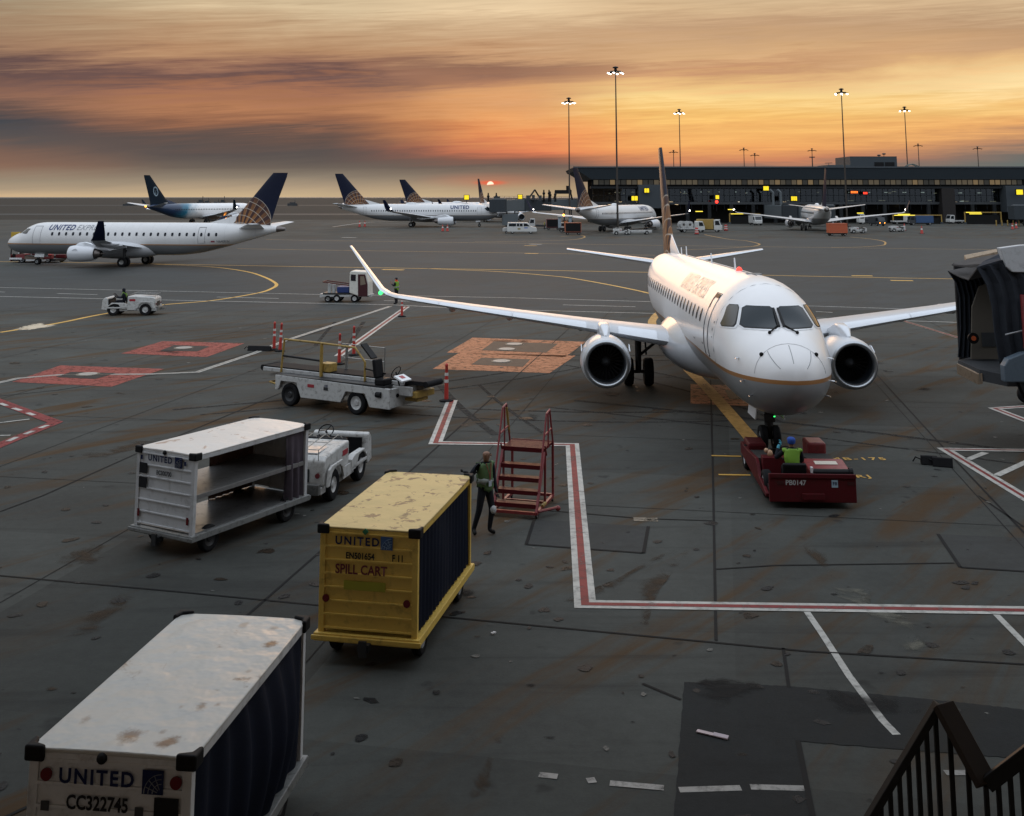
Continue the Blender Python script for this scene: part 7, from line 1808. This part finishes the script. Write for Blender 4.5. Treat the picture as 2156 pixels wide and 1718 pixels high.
A_ = bridge([T3(1050, 433, 262), T3(1096, 432, 270), T3(1150, 431, 280), T3(1206, 430, 297)], 2.7, 2.6, 'long grey jet bridge from the terminal corner toward the broadside jet', legs=((0, .55), (2, .8)))
ba = Vector((A_.location.x, A_.location.y, 0))
def on_roof(px, py, Y): return Vector(D(px, py, Y))-ba
m = MB(); a, b, c = on_roof(1113, 418, 272), on_roof(1126, 399.5, 274), on_roof(1146, 432, 277); m.bar(a, b, .28); m.bar(b, c, .28); m.build('hoist_frame', BLACK, A_)
for px, pt in ((1045, 406), (1028, 406), (1145, 399.5), (1156, 399.5), (1158.5, 403), (1169, 402)):
    q = on_roof(px, pt, 276); m = MB(); m.cyl((q.x, q.y, 5.8), (q.x, q.y, q.z), .28, .16, 8); m.ball((q.x, q.y, q.z-.9), .36); m.build('vent_post', BLACK, A_)
for px, pt, w in ((1112, 413, 1.0), (1123, 412, .7), (1137, 413, .8), (1046, 415, 1.6)):
    q = on_roof(px, pt, 272); m = MB(); m.bx(q.x-w/2, q.x+w/2, q.y-.6, q.y+.6, q.z-1.1, q.z+.2); m.build('roof_unit', DKGREY, A_)
q = on_roof(1184, 404, 290); m = MB(); m.bx(q.x-2, q.x+2.4, q.y-.8, q.y+.8, q.z-.5, q.z+.5); m.bar((q.x-1.6, q.y, q.z), (q.x-2.6, q.y, q.z-2.4), .3); m.bar((q.x+1.8, q.y, q.z+1.4), (q.x+2.6, q.y, q.z-2), .4); m.bx(q.x+1.0, q.x+1.8, q.y-.5, q.y+.5, q.z+.4, q.z+1.6); m.build('gantry', BLACK, A_)
m = MB()
for k in range(16):
    t = k/15; p0 = Vector(D(1052+150*t, 421, 262+34*t))-ba; m.bar((p0.x, p0.y, p0.z-.4), (p0.x, p0.y, p0.z+.9), .05)
for zz in (.45, .9): m.bar(Vector(D(1052, 421, 262))-ba+Vector((0, 0, zz)), Vector(D(1202, 421, 296))-ba+Vector((0, 0, zz)), .05)
m.build('roof_railing', DKMETAL, A_)
m = MB(); q = on_roof(1071, 456, 262); m.bx(q.x-1.5, q.x+2.2, q.y-.8, q.y+.8, .4, 3.0); m.build('service_cabin', TUN, A_, bevel=.04)
B_ = bridge([T3(1742, 449, 266), T3(1690, 449, 272), T3(1658, 447, 280), T3(1620, 445, 292)], 3.4, 2.8, 'grey jet bridge in the middle of the terminal front beside the tail-on jet', legs=((1, .5),))
bb = Vector((B_.location.x, B_.location.y, 0))
for k in range(2):
    q = Vector(D(1628+k*16, 424, 288))-bb; m = MB(); m.tube([(q.x, q.y, 4.6), (q.x, q.y, q.z+2.2), (q.x-.8, q.y, q.z+3.0)], .35, 10); m.build('duct', TUN, B_, smooth=50)
C_ = bridge([T3(2148, 447, 268), T3(2200, 447, 280)], 3.0, 2.8, 'grey jet bridge stub at the far right before the gate room', legs=((0, .3),))
# floodlit signs on posts near the taxiway
for px, py, w, h, lb in ((40, 466, 2.2, 1.0, 'small dark yellow taxiway sign behind the nose of the jet at left'), (1040, 416, .1, .1, '')):
    if not lb: continue
    p = D(px, py, 180); o = empty('taxiway_sign', (p.x, 180, 0), 0, lb, 'sign'); m = MB(); m.bx(-w/2, w/2, -.1, .1, .35, .35+h); m.build('panel', pm('taxi_sign_yellow', (.45, .28, .02), .5), o, bevel=.03); m = MB(); m.bx(-w/2+.2, -w/2+.3, -.05, .05, 0, .35); m.bx(w/2-.3, w/2-.2, -.05, .05, 0, .35); m.build('feet', DKMETAL, o)
